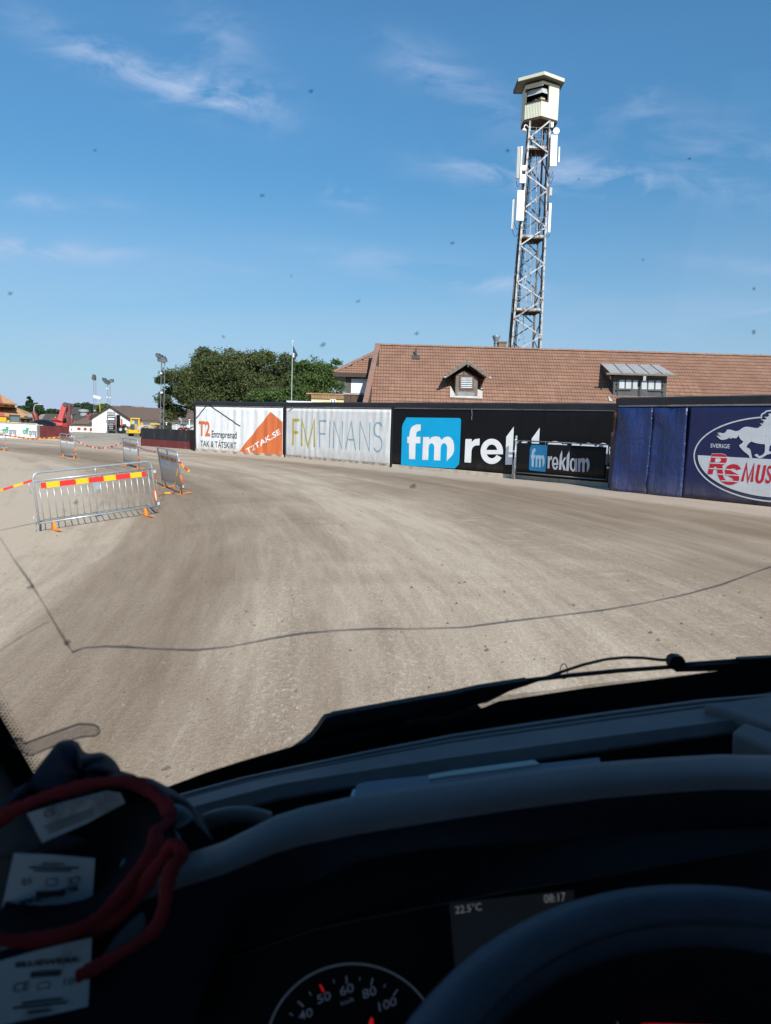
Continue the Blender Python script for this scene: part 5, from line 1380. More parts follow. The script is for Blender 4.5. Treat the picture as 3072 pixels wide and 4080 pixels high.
MB().b2((x0, GY + .3, zb - .3), (x1, GY + 8, zw)).build('wall', m_plaster, wg)
MB().hexa([(x0 - .3, GY, zw), (x1, GY, zw), (x1, GY + 8.3, zw), (x0 - .3, GY + 8.3, zw), (gpnt(452, 510).x, GY + 4, gpnt(452, 512).z), (x1, GY + 4, gpnt(452, 512).z), (x1, GY + 4.3, gpnt(452, 512).z), (gpnt(452, 510).x, GY + 4.3, gpnt(452, 512).z)]).build('roof', m_bnroof, wg)
MB().bar((x0 - .32, GY - .03, zw + .02), (x1, GY - .03, zw + .02), .06, .22).build('fascia', m_dkwood, wg)
for xa, xb, ya, yb in ((440, 495, 680, 724), (545, 595, 683, 728), (645, 690, 687, 735)):
    a_, b_ = gpnt(xa, ya), gpnt(xb, yb); MB().b2((a_.x, GY + .22, b_.z), (b_.x, GY + .29, a_.z)).build('shutter', m_redwall, wg)
for x in (655, 800):
    a_ = gpnt(x, 725); MB().b2((a_.x - .04, GY + .1, zb - .2), (a_.x + .04, GY + .2, a_.z)).build('downpipe', m_redwall, wg)

def house(name, label, Y, conv, base_y, eaveL, eaveR, ridgeL, ridgeR, wallm, roofm, depth=8.0, wall=True):
    a_, b_, c_, d_ = (ay(*conv(*p), Y) for p in (eaveL, eaveR, ridgeR, ridgeL))
    b_.z = a_.z; c_.z = d_.z
    o = thing(name, label, 'building', (a_.x, Y, terrain(a_.x, Y)))
    h = Vector((0, depth / 2, 0)); t_ = Vector((0, 0, -.15))
    c_ += h; d_ += h
    MB().hexa([a_ + t_, b_ + t_, c_ + t_, d_ + t_, a_, b_, c_, d_]).build('roof', roofm, o)
    MB().hexa([d_ + t_, c_ + t_, b_ + h * 2 + t_, a_ + h * 2 + t_, d_ + Vector((0, .01, 0)), c_ + Vector((0, .01, 0)), b_ + h * 2, a_ + h * 2]).build('roof', roofm, o)
    xi, xj = min(a_.x, b_.x) + .4, max(a_.x, b_.x) - .4
    MB().prism([(xi, Y + .5, terrain(a_.x, Y) - .3), (xi, Y + depth - .5, terrain(a_.x, Y) - .3), (xi, Y + depth - .5, a_.z - .1), (xi, Y + depth / 2, d_.z - .35), (xi, Y + .5, a_.z - .1)], (xj - xi, 0, 0)).build('wall', wallm, o)
    return o
house('dark_roofed_house', 'dark brown roofed house left of the red crane', 160., ZL, 860, (790, 870), (1330, 860), (830, 595), (1330, 600), m_dkroof, m_dkroof)
hh_ = house('dark_roofed_house', 'red gabled house with dark roof just right of the red crane', 158., ZT, 700, (370, 560), (600, 560), (290, 415), (480, 415), m_redwall, m_dkroof)
MB().prism([ay(*ZT(*p), 157.5) for p in [(283, 640), (283, 478), (300, 475), (372, 560), (330, 640)]], (0, .3, 0)).build('gable', m_redwall, hh_)
o = house('dark_roofed_house', 'low dark roofed house left of the white gable', 162., ZT, 700, (560, 520), (770, 520), (480, 430), (740, 440), m_dkroof, m_dkroof)
p_ = ay(*ZT(555, 450), 161.); MB().lathe(p_, [(.8, -2.0), (.8, .2), (1.1, .4), (1.1, .9), (0, 1.0)], 12).build('roof_vent', M('vent_grey', (.30, .32, .33), .5), o, angle=.6)
p_ = ay(*ZT(435, 405), 161.); MB().box(p_, (2.0, 1.0, 1.6)).build('chimney', m_dgrey, hh_)
p_ = ay(*ZL(1055, 600), 161.); 
# --- orange roofed pavilion
PY = 120.
PD = Vector((ay(*ZL(200, 700), PY).x, PY, 0)).normalized()
pp = lambda x, y, Y=PY: ay(*ZL(x, y), Y)
m_or = M('orange_roof', (.50, .28, .135), .8, var=.10, vs=1); m_orr = M('red_roof_face', (.42, .13, .085), .8, var=.1, vs=1)
pav = thing('pavilion', 'two tiered pavilion with orange and red roof faces and yellow walls', 'building', tuple(pp(0, 810)))
def pyr(nm, eL, eR, tL, tR, Yb, depth, zthick=.25):
    a_, b_ = pp(*eL), pp(*eR); c_, d_ = pp(*tR), pp(*tL); b_.z = a_.z; c_.z = d_.z
    return a_, b_, c_, d_
# lower roof: orange face towards us, red face to the left, further hip to the right
kx_ = PY / F / 5.553
def face(nm, pts, mat, off=tuple(PD * .2 + Vector((0, 0, -.22)))): MB().prism(pts, off).build(nm, mat, pav)
E0, E1 = pp(105, 650), pp(700, 690); T0, T1 = pp(60, 440, PY + 6), pp(372, 465, PY + 6)
face('roof_face', [E0, E1, T1, T0], m_or)
face('roof_face', [pp(-300, 645, PY + 2), E0, T0, pp(-200, 430, PY + 7)], m_orr)
face('roof_face', [E1 + Vector((.05, 0, 0)), pp(1050, 755, PY + 14), pp(380, 460, PY + 7)], m_or)
U0, U1 = pp(60, 358), pp(365, 388); face('upper_roof_face', [U0, U1, pp(5, 172, PY + 5)], m_or)
face('upper_roof_face', [pp(-300, 355, PY + 3), U0, pp(5, 172, PY + 5)], m_orr)
face('upper_roof_face', [U1 + Vector((.04, 0, 0)), pp(200, 380, PY + 9), pp(5, 172, PY + 5)], m_or)
m_yel = M('yellow_wall', (.50, .34, .11), .85, var=.06)
MB().prism([pp(-250, 450, PY + 3), pp(55, 452, PY + 3), pp(352, 470, PY + 3), pp(352, 385, PY + 3), pp(55, 362, PY + 3), pp(-250, 360, PY + 3)], PD * 3).build('lantern_wall', m_yel, pav)
for x, y in ((130, 412), (280, 428)): MB().box(pp(x, y, PY + 2.9), (.42, .2, .36)).build('lantern_window', m_glass, pav)
MB().prism([pp(-250, 860, PY + 1.2), pp(100, 860, PY + 1.2), pp(980, 880, PY + 1.2), pp(980, 742, PY + 1.2), pp(690, 685, PY + 1.2), pp(100, 650, PY + 1.2), pp(-250, 650, PY + 1.2)], PD * 8).build('wall', m_yel, pav)
MB().prism([pp(460, 740, PY + 1.1), pp(700, 745, PY + 1.1), pp(700, 690, PY + 1.1), pp(460, 680, PY + 1.1)], PD * .05).build('eave_shadow_sheet', m_dkwood, pav)  # dark sheet standing in for the shadow under the eave
for x0, x1 in ((470, 525), (595, 640)): MB().prism([pp(x0, 810, PY + 1.05), pp(x1, 810, PY + 1.05), pp(x1, 745, PY + 1.05), pp(x0, 745, PY + 1.05)], PD * .04).build('window_pane', m_glass, pav)

# ================================================================ LOW TRACKSIDE FENCES
m_redpl = M('oxblood_plywood', (.150, .030, .030), .7, var=.25, vs=3, stretch=(1, 1, .3), dirt=(.24, .12, .10), ds=2.5, dl=.60)
m_blkpl = M('black_plywood', (.022, .022, .026), .65, var=.35, vs=3, dirt=(.09, .065, .05), ds=2.2, dl=.60, stretch=(1, 1, .3))
m_brnpl = M('brown_plywood', (.105, .058, .042), .75, var=.3, vs=5, stretch=(2, 2, .3))
fb0, fb1 = gp(*ZB(143, 870)), gp(*ZB(1490, 970))
pf_ = Plane(fb0, fb1 - fb0); Lf = (fb1 - fb0).length
fen = thing('trackside_fence', 'low fence of black panels above an oxblood red band beside the hoarding', 'fence', tuple(fb0))
qf = lambda x, y: pf_.px(*ZB(x, y))
cuts = [0, .16 * Lf / 1.0 * .62, .47 * Lf, .70 * Lf, .86 * Lf, .93 * Lf, .965 * Lf, Lf]
ht = qf(700, 445)[1]; hm = qf(700, 735)[1]
for k in range(len(cuts) - 1):
    u0, u1 = cuts[k] + .01, cuts[k + 1] - .01; dz = random.uniform(-.02, .02)
    MB().hexa([pf_.pt(u0, hm, .0), pf_.pt(u1, hm, .0), pf_.pt(u1, hm, -.05), pf_.pt(u0, hm, -.05), pf_.pt(u0, ht + dz, 0), pf_.pt(u1, ht + dz, 0), pf_.pt(u1, ht + dz, -.05), pf_.pt(u0, ht + dz, -.05)]).build('upper_panel', m_blkpl if k < 5 else m_brnpl, fen)
    MB().hexa([pf_.pt(u0, -.1, .03), pf_.pt(u1, -.1, .03), pf_.pt(u1, -.1, -.05), pf_.pt(u0, -.1, -.05), pf_.pt(u0, hm + .02, .03), pf_.pt(u1, hm + .02, .03), pf_.pt(u1, hm + .02, -.004), pf_.pt(u0, hm + .02, -.004)]).build('kick_panel', m_redpl, fen)
    MB().box(pf_.pt(u0, ht / 2, -.12), (.09, .09, ht + .1)).build('post', m_dkwood, fen)
fa0, fa1 = gp(*ZL(862, 1172)), gp(*ZL(1520, 1212))
pr_ = Plane(fa0, fa1 - fa0); Lr = (fa1 - fa0).length
qr_ = lambda x, y: pr_.px(*ZL(x, y))
fen2 = thing('trackside_fence', 'short oxblood red plywood fence between the white advert and the yard opening', 'fence', tuple(fa0))
hr_ = qr_(1200, 880)[1]
for k in range(4):
    u0, u1 = Lr * k / 4 + .006, Lr * (k + 1) / 4 - .006
    MB().hexa([pr_.pt(u0, -.1, 0), pr_.pt(u1, -.1, 0), pr_.pt(u1, -.1, -.05), pr_.pt(u0, -.1, -.05), pr_.pt(u0, hr_, 0), pr_.pt(u1, hr_, 0), pr_.pt(u1, hr_, -.05), pr_.pt(u0, hr_, -.05)]).build('panel', m_redpl, fen2)
MB().box(pr_.pt(.05, hr_ / 2, .03), (.25, .12, hr_ + .05)).build('end_post', m_oldwood, fen2)
MB().bar(pr_.pt(0, .04, .10), pr_.pt(Lr, .04, .10), .25, .20).build('kerb', m_conc, fen2)
wa1 = gp(*ZL(845, 1172)); wa0 = gp(*ZL(-420, 1105))
pw_ = Plane(wa0, wa1 - wa0); Lw = (wa1 - wa0).length; qw = lambda x, y: pw_.px(*ZL(x, y))
adv = thing('advert_board', 'low white trackside advert board repeating a green and black word', 'advert board', tuple(wa0))
hw = qw(600, 830)[1]
for k in range(3):
    MB().hexa([pw_.pt(Lw * k / 3, -.1, 0), pw_.pt(Lw * (k + 1) / 3 - .01, -.1, 0), pw_.pt(Lw * (k + 1) / 3 - .01, -.1, -.08), pw_.pt(Lw * k / 3, -.1, -.08), pw_.pt(Lw * k / 3, hw, 0), pw_.pt(Lw * (k + 1) / 3 - .01, hw, 0), pw_.pt(Lw * (k + 1) / 3 - .01, hw, -.08), pw_.pt(Lw * k / 3, hw, -.08)]).build('board', m_shutter, adv)
MB().bar(pw_.pt(0, hw + .05, -.05), pw_.pt(Lw * .97, hw + .05, -.05), .18, .08).build('cap_rail', m_agrey, adv)
m_green = M('green_print', (.06, .36, .19), .6); m_bk2 = M('black_ink', (.02, .02, .022), .6)
for xo in (0, 445, -440):
    text_on('lettering', 'off', m_green, adv, pw_, qw(60 + xo + (0 if xo == 0 else 0), 1035 + xo * .05), (qw(195 + xo, 1000)[0], qw(150 + xo, 890 + xo * .05)[1]), .006, bold=.04)
    text_on('lettering', 'spring', m_bk2, adv, pw_, (qw(200 + xo, 1000)[0], qw(280 + xo, 1108 + xo * .05)[1]), (qw(362 + xo, 1000)[0], qw(280 + xo, 925 + xo * .05)[1]), .006, bold=.012)

# ================================================================ VEHICLES IN THE YARD
def pbox(conv, Y, x0, y0, x1, y1, depth, dy=0):
    """box facing the viewer whose depth runs along the horizontal sight line"""
    a_, b_ = ay(*conv(x0, y0), Y), ay(*conv(x1, y1), Y)
    d = Vector(((a_.x + b_.x) / 2, Y, 0)).normalized()
    return MB().prism([Vector((x, Y, z_)) + d * dy for x, z_ in ((a_.x, b_.z), (b_.x, b_.z), (b_.x, a_.z), (a_.x, a_.z))], d * depth)
def wheel(parent, c, r, w, axis='Y', mat=None, hub=None):
    mb = MB(); d = Vector((0, w, 0)) if axis == 'Y' else Vector((w, 0, 0))
    c = Vector(c); mb.tube([c, c + d * .12, c + d * .88, c + d], [r * .88, r, r, r * .88], 18)
    o = mb.build('wheel', mat or m_tyre, parent, angle=.6); sub(o, parent)
    MB().tube([c - d * .03, c + d * .2], r * .52, 12).build('rim', hub or m_agrey, o, angle=.6)
    return o
m_tyre = M('tyre_rubber', (.018, .018, .019), .85, var=.3)
m_vblack = M('black_vehicle_paint', (.012, .011, .013), .3)
m_vred = M('red_machine_paint', (.46, .035, .035), .4, var=.12, vs=1)
m_vpink = M('sunbleached_red_paint', (.55, .10, .10), .5, var=.1, vs=1)
m_vyel = M('yellow_machine_paint', (.66, .40, .02), .45, var=.12, vs=1)
m_chrome = M('chrome', (.6, .61, .62), .25, metal=.7)
m_vglass = NT('vehicle_glass').set(Base_Color=(.12, .17, .20), Roughness=.08).m
m_amber = M('amber_lamp', (.75, .35, .02), .4)
VY = 137.
tk = thing('lorry', 'black lorry with roof light bar and loading crane in front of the white gable', 'lorry', tuple(ay(*ZT(1015, 755), VY)))
pbox(ZT, VY, 942, 472, 1092, 752, 2.4).build('cab', m_vblack, tk, bevel=.12)
pbox(ZT, VY, 946, 420, 1080, 470, .5).build('light_bar', m_dgrey, tk)
for k in range(4): pbox(ZT, VY, 955 + k * 31, 428, 978 + k * 31, 464, .1, -.08).build('roof_lamp', m_agrey, tk)
for k in range(6): pbox(ZT, VY, 956 + k * 21, 487, 970 + k * 21, 505, .1, -.08).build('spot_lamp', m_ant, tk)
pbox(ZT, VY, 955, 520, 1065, 556, .1, -.12).build('visor_sign', m_ant, tk)
pbox(ZT, VY, 946, 565, 1092, 605, .1, -.06).build('windscreen', m_vglass, tk)
for k in range(3): pbox(ZT, VY, 972, 612 + k * 35, 1045, 635 + k * 35, .1, -.09).build('grille_bar', m_chrome, tk)
for x in (952, 1052): pbox(ZT, VY, x, 615, x + 22, 640, .1, -.10).build('headlight', m_vpink, tk)
pbox(ZT, VY, 940, 715, 1095, 745, .3, -.2).build('bumper', m_dgrey, tk, bevel=.05)
for x in (922, 1095): pbox(ZT, VY, x, 560, x + 14, 605, .2, .1).build('mirror', m_vblack, tk, bevel=.04)
pbox(ZT, VY, 1096, 470, 1165, 640, 2.0, 1.0).build('crane_stack', m_vblack, tk, bevel=.1)
pbox(ZT, VY, 1094, 640, 1262, 700, 2.2, 1.2).build('chassis', m_vblack, tk)
pbox(ZT, VY, 1174, 538, 1200, 665, .4, .9).build('red_headboard', m_vred, tk)
pbox(ZT, VY, 1202, 626, 1266, 658, 2.3, 1.0).build('load_bed', m_dgrey, tk)
for x, y in ((1150, 715), (1240, 705), (975, 735)):
    c = ay(*ZT(x, y), VY); c.z = max(c.z, ay(*ZT(x, 757), VY).z + .5); wheel(tk, c + Vector((0, .6, 0)), .55, .4)
LYY = 121.
ld = thing('wheel_loader', 'yellow wheel loader seen from behind parked at the yard opening', 'wheel loader', tuple(ay(*ZT(1385, 825), LYY)))
pbox(ZT, LYY, 1262, 715, 1500, 785, 1.6).build('counterweight', m_vyel, ld, bevel=.15)
pbox(ZT, LYY, 1275, 785, 1500, 800, 1.4, .1).build('underframe', m_vblack, ld)
pbox(ZT, LYY, 1332, 625, 1425, 715, 1.6, .3).build('engine_hood', m_dgrey, ld, bevel=.12)
pbox(ZT, LYY, 1395, 620, 1448, 715, .9, .15).build('hood_side', M('tan_hood', (.42, .27, .11), .5), ld, bevel=.1)
pbox(ZT, LYY, 1330, 520, 1495, 548, 1.8, 1.0).build('cab_roof', m_vyel, ld, bevel=.08)
for x in (1330, 1462): pbox(ZT, LYY, x, 545, x + 26, 665, .2, 1.1).build('cab_pillar', m_vyel, ld)
pbox(ZT, LYY, 1352, 550, 1462, 655, 1.2, 1.3).build('cab_glass', m_vglass, ld)
pbox(ZT, LYY, 1355, 565, 1400, 650, .3, 1.25).build('driver_seat', m_agrey, ld)
pbox(ZT, LYY, 1500, 600, 1540, 655, .4, .9).build('mirror_arm', m_vyel, ld); pbox(ZT, LYY, 1498, 535, 1518, 560, .2, .9).build('mirror', m_vblack, ld)
for x in (1295, 1475): c = ay(*ZT(x, 780), LYY); wheel(ld, c + Vector((-.25 if x < 1400 else -.2, 1.2, .05)), .62, .5, 'X')
for x in (1270, 1512): c = ay(*ZT(x, 740), LYY); wheel(ld, c + Vector((-.3, 2.2, 0)), .85, .6, 'X', M('dusty_tyre', (.16, .14, .12), .9))
for x in (1290, 1465): pbox(ZT, LYY, x - 14, 728, x + 14, 742, .1, -.06).build('rear_lamp', m_vred, ld)
# red knuckle boom crane
CYY = 112.
cp = lambda x, y, dy=0: ay(*ZL(x, y), CYY) + Vector((0, dy, 0))
cr = thing('crane_truck', 'red crane truck with raised folded boom behind the oxblood fence', 'crane truck', tuple(cp(1300, 1090)))
pbox(ZL, CYY, 1140, 740, 1400, 1080, 3).build('cab', m_vred, cr, bevel=.1)
pbox(ZL, CYY, 1135, 715, 1290, 755, 2.4, -.25).build('cab_roof', m_vred, cr, bevel=.08)
pbox(ZL, CYY, 1155, 780, 1225, 860, .2, -.1).build('windscreen', m_vglass, cr)
pbox(ZL, CYY, 1225, 800, 1380, 870, .3, -.3).build('bonnet', m_vpink, cr, bevel=.08)
pbox(ZL, CYY, 1210, 670, 1238, 700, .4).build('beacon', m_amber, cr, bevel=.05)
pbox(ZL, CYY, 1370, 770, 1500, 1080, 2.0, .6).build('crane_base', M('rust_red_base', (.30, .055, .035), .6), cr)
bm = MB().bar(cp(1330, 760), cp(1440, 385), .78, .6, up=(0, 1, 0)).build('boom', m_vpink, cr, bevel=.08); sub(bm, cr)
MB().bar(cp(1400, 870, 1.0), cp(1490, 370, 1.0), .55, .5, up=(0, 1, 0)).build('inner_boom', M('grey_brown_boom', (.13, .095, .09), .6), cr)
MB().bar(cp(1500, 860, .6), cp(1505, 400, .6), .25, .25, up=(0, 1, 0)).build('fly_jib', M('dark_red_jib', (.20, .05, .05), .6), cr)
mb = MB(); c = cp(1465, 395, -.4); mb.tube([c, c + Vector((-.5, 1.4, 0))], .32, 16); mb.build('boom_knuckle', m_dgrey, cr, angle=.6)
for k in range(4): pbox(ZL, CYY, 1405, 555 + k * 26, 1455, 568 + k * 26, .15, .3).build('valve_block', m_agrey, cr)
pbox(ZL, CYY, 1385, 650, 1460, 690, .4, .2).build('red_panel', m_vred, cr); pbox(ZL, CYY, 1370, 710, 1470, 770, .5, .2).build('hose_bundle', m_vblack, cr)
for x in (1180, 1440): c = cp(x, 1050); wheel(cr, c, .55, .4)
# yellow machine and dark loader arm at far left
m1 = thing('backhoe', 'yellow backhoe with dark cab behind the white advert board', 'backhoe', tuple(ay(*ZL(250, 1010), 105.)))
pbox(ZL, 105., -40, 680, 145, 790, 1.6, .2).build('boom_housing', m_vyel, m1, bevel=.1)
pbox(ZL, 105., 210, 640, 445, 780, 1.8, .2).build('cab', m_vglass, m1, bevel=.06)
for x in (205, 425): pbox(ZL, 105., x, 630, x + 18, 790, .2).build('cab_pillar', m_dgrey, m1)
pbox(ZL, 105., 200, 625, 450, 645, 2.0).build('cab_roof', m_dgrey, m1)
pbox(ZL, 105., 150, 745, 420, 1000, 1.8, .3).build('body', m_vyel, m1, bevel=.1)
pbox(ZL, 105., 425, 770, 475, 1000, .8).build('loader_arm', M('dull_orange', (.42, .19, .08), .6), m1)
for x in (215, 420): pbox(ZL, 105., x - 10, 608, x + 10, 628, .3).build('work_lamp', m_amber if x > 300 else m_dgrey, m1)
for x in (120, 400): wheel(m1, ay(*ZL(x, 980), 105.), .6, .4)
m2 = thing('forestry_machine', 'dark machine with wine red boom and grey grapple beside the orange roof', 'machine', tuple(ay(*ZL(900, 1010), 104.)))
a_, b_, c_ = (ay(*ZL(x, y), 104.) for x, y in ((820, 780), (790, 650), (740, 560)))
MB().tube([a_, b_, c_], [.42, .36, .3], 8).build('boom', M('wine_red_boom', (.16, .025, .025), .5), m2)
pbox(ZL, 104., 590, 615, 770, 690, .9).build('grapple', M('grapple_grey', (.28, .27, .25), .6), m2, bevel=.08)
MB().bar(ay(*ZL(545, 660), 104.), ay(*ZL(700, 715), 104.), .25, .2).build('grapple_jaw', m_dgrey, m2)
pbox(ZL, 104., 680, 560, 745, 605, .5).build('rotator', m_dgrey, m2, bevel=.1); pbox(ZL, 104., 690, 570, 735, 588, .1, -.08).build('rotator_decal', M('sky_blue_decal', (.1, .4, .7), .5), m2)
mb = MB(); q0 = ay(*ZL(950, 900), 104.); mb.lathe(q0, [(0, 1.15), (.9, 1.0), (1.7, .55), (2.0, -.2), (2.0, -1.6), (0, -1.6)], 18); mb.build('engine_hood', m_vblack, m2, angle=.7)
pbox(ZL, 104., 740, 840, 950, 870, 1.2, -2.2).build('bonnet_edge', m_agrey, m2, bevel=.06)
for x in (860, 1050): wheel(m2, ay(*ZL(x, 985), 103.), .6, .4)
# behind the black fence
m3 = thing('yellow_harrow', 'low yellow machine just visible over the black fence', 'machine', tuple(ay(*ZB(480, 520), 78.)))
pbox(ZB, 78., 360, 298, 620, 345, 1.4).build('hood', m_vyel, m3, bevel=.1)
pbox(ZB, 78., 390, 345, 570, 520, 1.2, .1).build('body', m_vyel, m3, bevel=.08)
pbox(ZB, 78., 430, 350, 520, 400, .1, -.05).build('grille', m_agrey, m3)
for x in (400, 560): wheel(m3, ay(*ZB(x, 500), 78.), .3, .3)
m4 = thing('small_tractor', 'small red tractor with black cab roof behind the right end of the black fence', 'tractor', tuple(ay(*ZB(1220, 520), 82.)))
pbox(ZB, 82., 1145, 322, 1310, 350, 1.3).build('cab_roof', m_vblack, m4, bevel=.05)
pbox(ZB, 82., 1160, 350, 1300, 405, 1.1, .1).build('cab_glass', M('pale_glass', (.30, .42, .46), .15), m4)
for x in (1158, 1225, 1296): pbox(ZB, 82., x - 5, 350, x + 5, 410, .1).build('cab_pillar', m_vblack, m4)
pbox(ZB, 82., 1120, 405, 1330, 520, 1.4).build('body', m_vred, m4, bevel=.05); pbox(ZB, 82., 1300, 340, 1362, 405, .5, -.1).build('white_tank', m_ant, m4, bevel=.06)
for x in (1150, 1300): wheel(m4, ay(*ZB(x, 500), 82.), .4, .3)
hg = thing('hedge', 'clipped dark green hedge below the hall roof behind the black fence', 'hedge', tuple(ay(*ZB(700, 345), 95.)))
mb = MB(); rnd = random.Random(2); h0, h1 = ay(*ZB(560, 285), 95.), ay(*ZB(855, 480), 95.)
for _ in range(2200):
    p = Vector((rnd.uniform(h0.x, h1.x), 95 + rnd.uniform(0, 1.2), rnd.uniform(h1.z, h0.z))); a_ = Vector((rnd.gauss(0, 1), rnd.gauss(0, 1), rnd.gauss(0, 1))).normalized() * .14; b_ = a_.cross(Vector((rnd.gauss(0, 1), rnd.gauss(0, 1), rnd.gauss(0, 1)))).normalized() * .1
    o_ = len(mb.v); mb.v += [p - a_, p + b_, p + a_, p - b_]; mb.f.append((o_, o_ + 1, o_ + 2, o_ + 3)); mb.mi.append(0)
mb.build('leaves', m_leafA, hg, recalc=False)
MB().b2((h0.x + .1, 95.3, h1.z - .8), (h1.x - .1, 95.9, h0.z - .3)).build('stems', m_bark, hg)
rf = thing('paddock_rail', 'weathered timber paddock rail behind the black fence', 'rail fence', tuple(ay(*ZB(560, 520), 70.)))
for y in (355, 408):
    MB().bar(ay(*ZB(265, y + 2), 70.), ay(*ZB(860, y + 6), 70.), .06, .16).build('rail', M('straw_timber', (.40, .33, .22), .8, var=.25), rf)
for x in (270, 450, 560, 650, 790, 845):
    a_ = ay(*ZB(x, 350), 70.); MB().b2((a_.x - .07, 70.05, terrain(a_.x, 70) - .1), (a_.x + .07, 70.2, a_.z)).build('post', M('straw_timber', (.40, .33, .22)), rf)
MB().bar(ay(*ZB(1330, 455), 66.), ay(*ZB(1500, 375), 66.), .08, .12).build('leaning_plank', M('pale_plank', (.45, .38, .28), .8), rf)
sg_ = thing('marker_pole', 'red and white striped marker pole at the end of the oxblood fence', 'pole', tuple(gp(*ZL(1580, 1230))))
g0 = gp(*ZL(1590, 1200)); 
zt2 = ay(*ZL(1590, 840), g0.y).z
for k in range(8): MB().tube([(g0.x, g0.y, zt2 * k / 8), (g0.x, g0.y, zt2 * (k + 1) / 8)], .045, 8).build('band', m_vred if k % 2 else m_ant, sg_)
MB().lathe(g0, [(.0, .02), (.25, 0), (.25, .06), (.05, .09), (0, .09)], 12).build('foot', m_tyre, sg_)

# ================================================================ CROWD BARRIERS
m_gal = M('bright_galvanised_tube', (.42, .45, .47), .36, metal=.5, var=.12, vs=12)
m_band_r = M('reflective_red', (.62, .030, .022), .45, var=.05); m_band_y = M('reflective_yellow', (.80, .46, .010), .45, var=.05)
m_back_shade = M('band_back_shade_brown', (.36, .175, .105), .8, var=.2); m_back_shade2 = M('band_back_shade_tan', (.48, .29, .15), .8, var=.2)  # backs of the bands, and the shade coloured onto the far barriers' fronts
m_or_ = M('orange_paint', (.80, .23, .02), .5, var=.1); m_sleeve = M('orange_sleeve', (.80, .14, .02), .5)
BL = 2.36
def make_barrier():
    t_ = thing('crowd_barrier', 'x', 'crowd barrier', (0, 0, 0), 'crowd barriers closing off the bend')
    h = BL / 2; zb_, zm, zt_ = .17, .95, 1.10; r = .12
    path = [Vector((-h, 0, zb_ - .03)), Vector((-h, 0, zt_ - r))] + [Vector((-h + r - r * math.cos(a), 0, zt_ - r + r * math.sin(a))) for a in [PI / 2 * j / 6 for j in range(1, 7)]] + \
           [Vector((h - r + r * math.sin(a), 0, zt_ - r + r * math.cos(a))) for a in [PI / 2 * j / 6 for j in range(0, 7)]] + [Vector((h, 0, zb_ - .03))]
    MB().tube(path, .021, 10).build('frame_tube', m_gal, t_, smooth=True, local=True)
    MB().tube([(-h, 0, zm), (h, 0, zm)], .020, 10).build('top_rail', m_gal, t_, smooth=True, local=True)
    MB().tube([(-h, 0, zb_), (h, 0, zb_)], .020, 10).build('bottom_rail', m_gal, t_, smooth=True, local=True)
    MB().tube([(0, 0, zm), (0, 0, zt_)], .017, 8).build('handle_post', m_gal, t_, smooth=True, local=True)
    bar = MB().tube([(0, 0, zb_), (0, 0, zm)], .0090, 7)
    first = None
    for k in range(18):
        x = -h + BL * (k + .72) / 18.45
        if first is None:
            first = bar.build('bar', m_gal, t_, smooth=True, local=True); first.location.x = x
        else:
            b = first.copy(); COL.objects.link(b); b.parent = t_; b.location.x = x
    segs = [.055, .145, .175, .145, .175, .145, .175, .145, .055]; s0 = -h + .12; tot_ = sum(segs); sc_ = (BL - .27) / tot_
    x = s0
    for k, w in enumerate(segs):
        w *= sc_
        a, b = ((m_band_r, m_back_shade) if k % 2 == 0 else (m_band_y, m_back_shade2))
        mb = MB(); mb.b2((x + .0005, -.020, .805), (x + w - .0005, -.011, .905)); mb.mi = [0] * 6
        for i, f in enumerate(mb.f):
            n_ = (mb.v[f[1]] - mb.v[f[0]]).cross(mb.v[f[2]] - mb.v[f[1]])
            if n_.normalized().y > .5: mb.mi[i] = 1
        mb.build('warning_band', [a, b], t_, local=True, recalc=False); x += w
    MB().b2((-.09, -.016, .665), (.045, -.010, .80)).build('name_plate', m_chrome, t_, local=True)
    for s in (-1, 1):
        f = MB(); f.hexa([(s * .39 * BL - .030, -.028, .01), (s * .39 * BL + .030, -.028, .01), (s * .39 * BL + .030, .028, .01), (s * .39 * BL - .030, .028, .01), (s * .39 * BL - .022, -.02, .16), (s * .39 * BL + .022, -.02, .16), (s * .39 * BL + .022, .02, .16), (s * .39 * BL - .022, .02, .16)])
        f = f.build('foot', m_or_, t_, local=True, bevel=.004)
        MB().b2((s * .39 * BL - .03, -.30, -.008), (s * .39 * BL + .03, .24, .008)).build('foot_plate', m_or_, f, local=True)
    sl = MB().tube([(h, 0, .26), (h, 0, .50)], .0245, 10).build('sleeve', m_sleeve, t_, smooth=True, local=True)
    vs, fs = text_mesh('cramo', .03)
    mb = MB(); mb.add([(h - .012 + y * .024, -.0262, .285 + x * .19) for x, y in vs], fs); mb.build('sleeve_text', m_ant, sl, local=True, recalc=False)
    for z in (.30, .92):
        MB().tube([(-h, 0, z), (-h - .08, 0, z + .005), (-h - .08, 0, z - .16), (-h - .06, 0, z - .19)], .007, 6).build('hook', m_gal, t_, smooth=True, local=True)
    for z in (.215, .885): MB().b2((h + .018, -.018, z - .03), (h + .075, .018, z + .03)).build('hook_eye', m_agrey, t_, local=True)
    return t_
bar0 = make_barrier()
BAR = []
def tnormal(x, y):
    e = .3; return Vector((-(terrain(x + e, y) - terrain(x - e, y)) / (2 * e), -(terrain(x, y + e) - terrain(x, y - e)) / (2 * e), 1)).normalized()
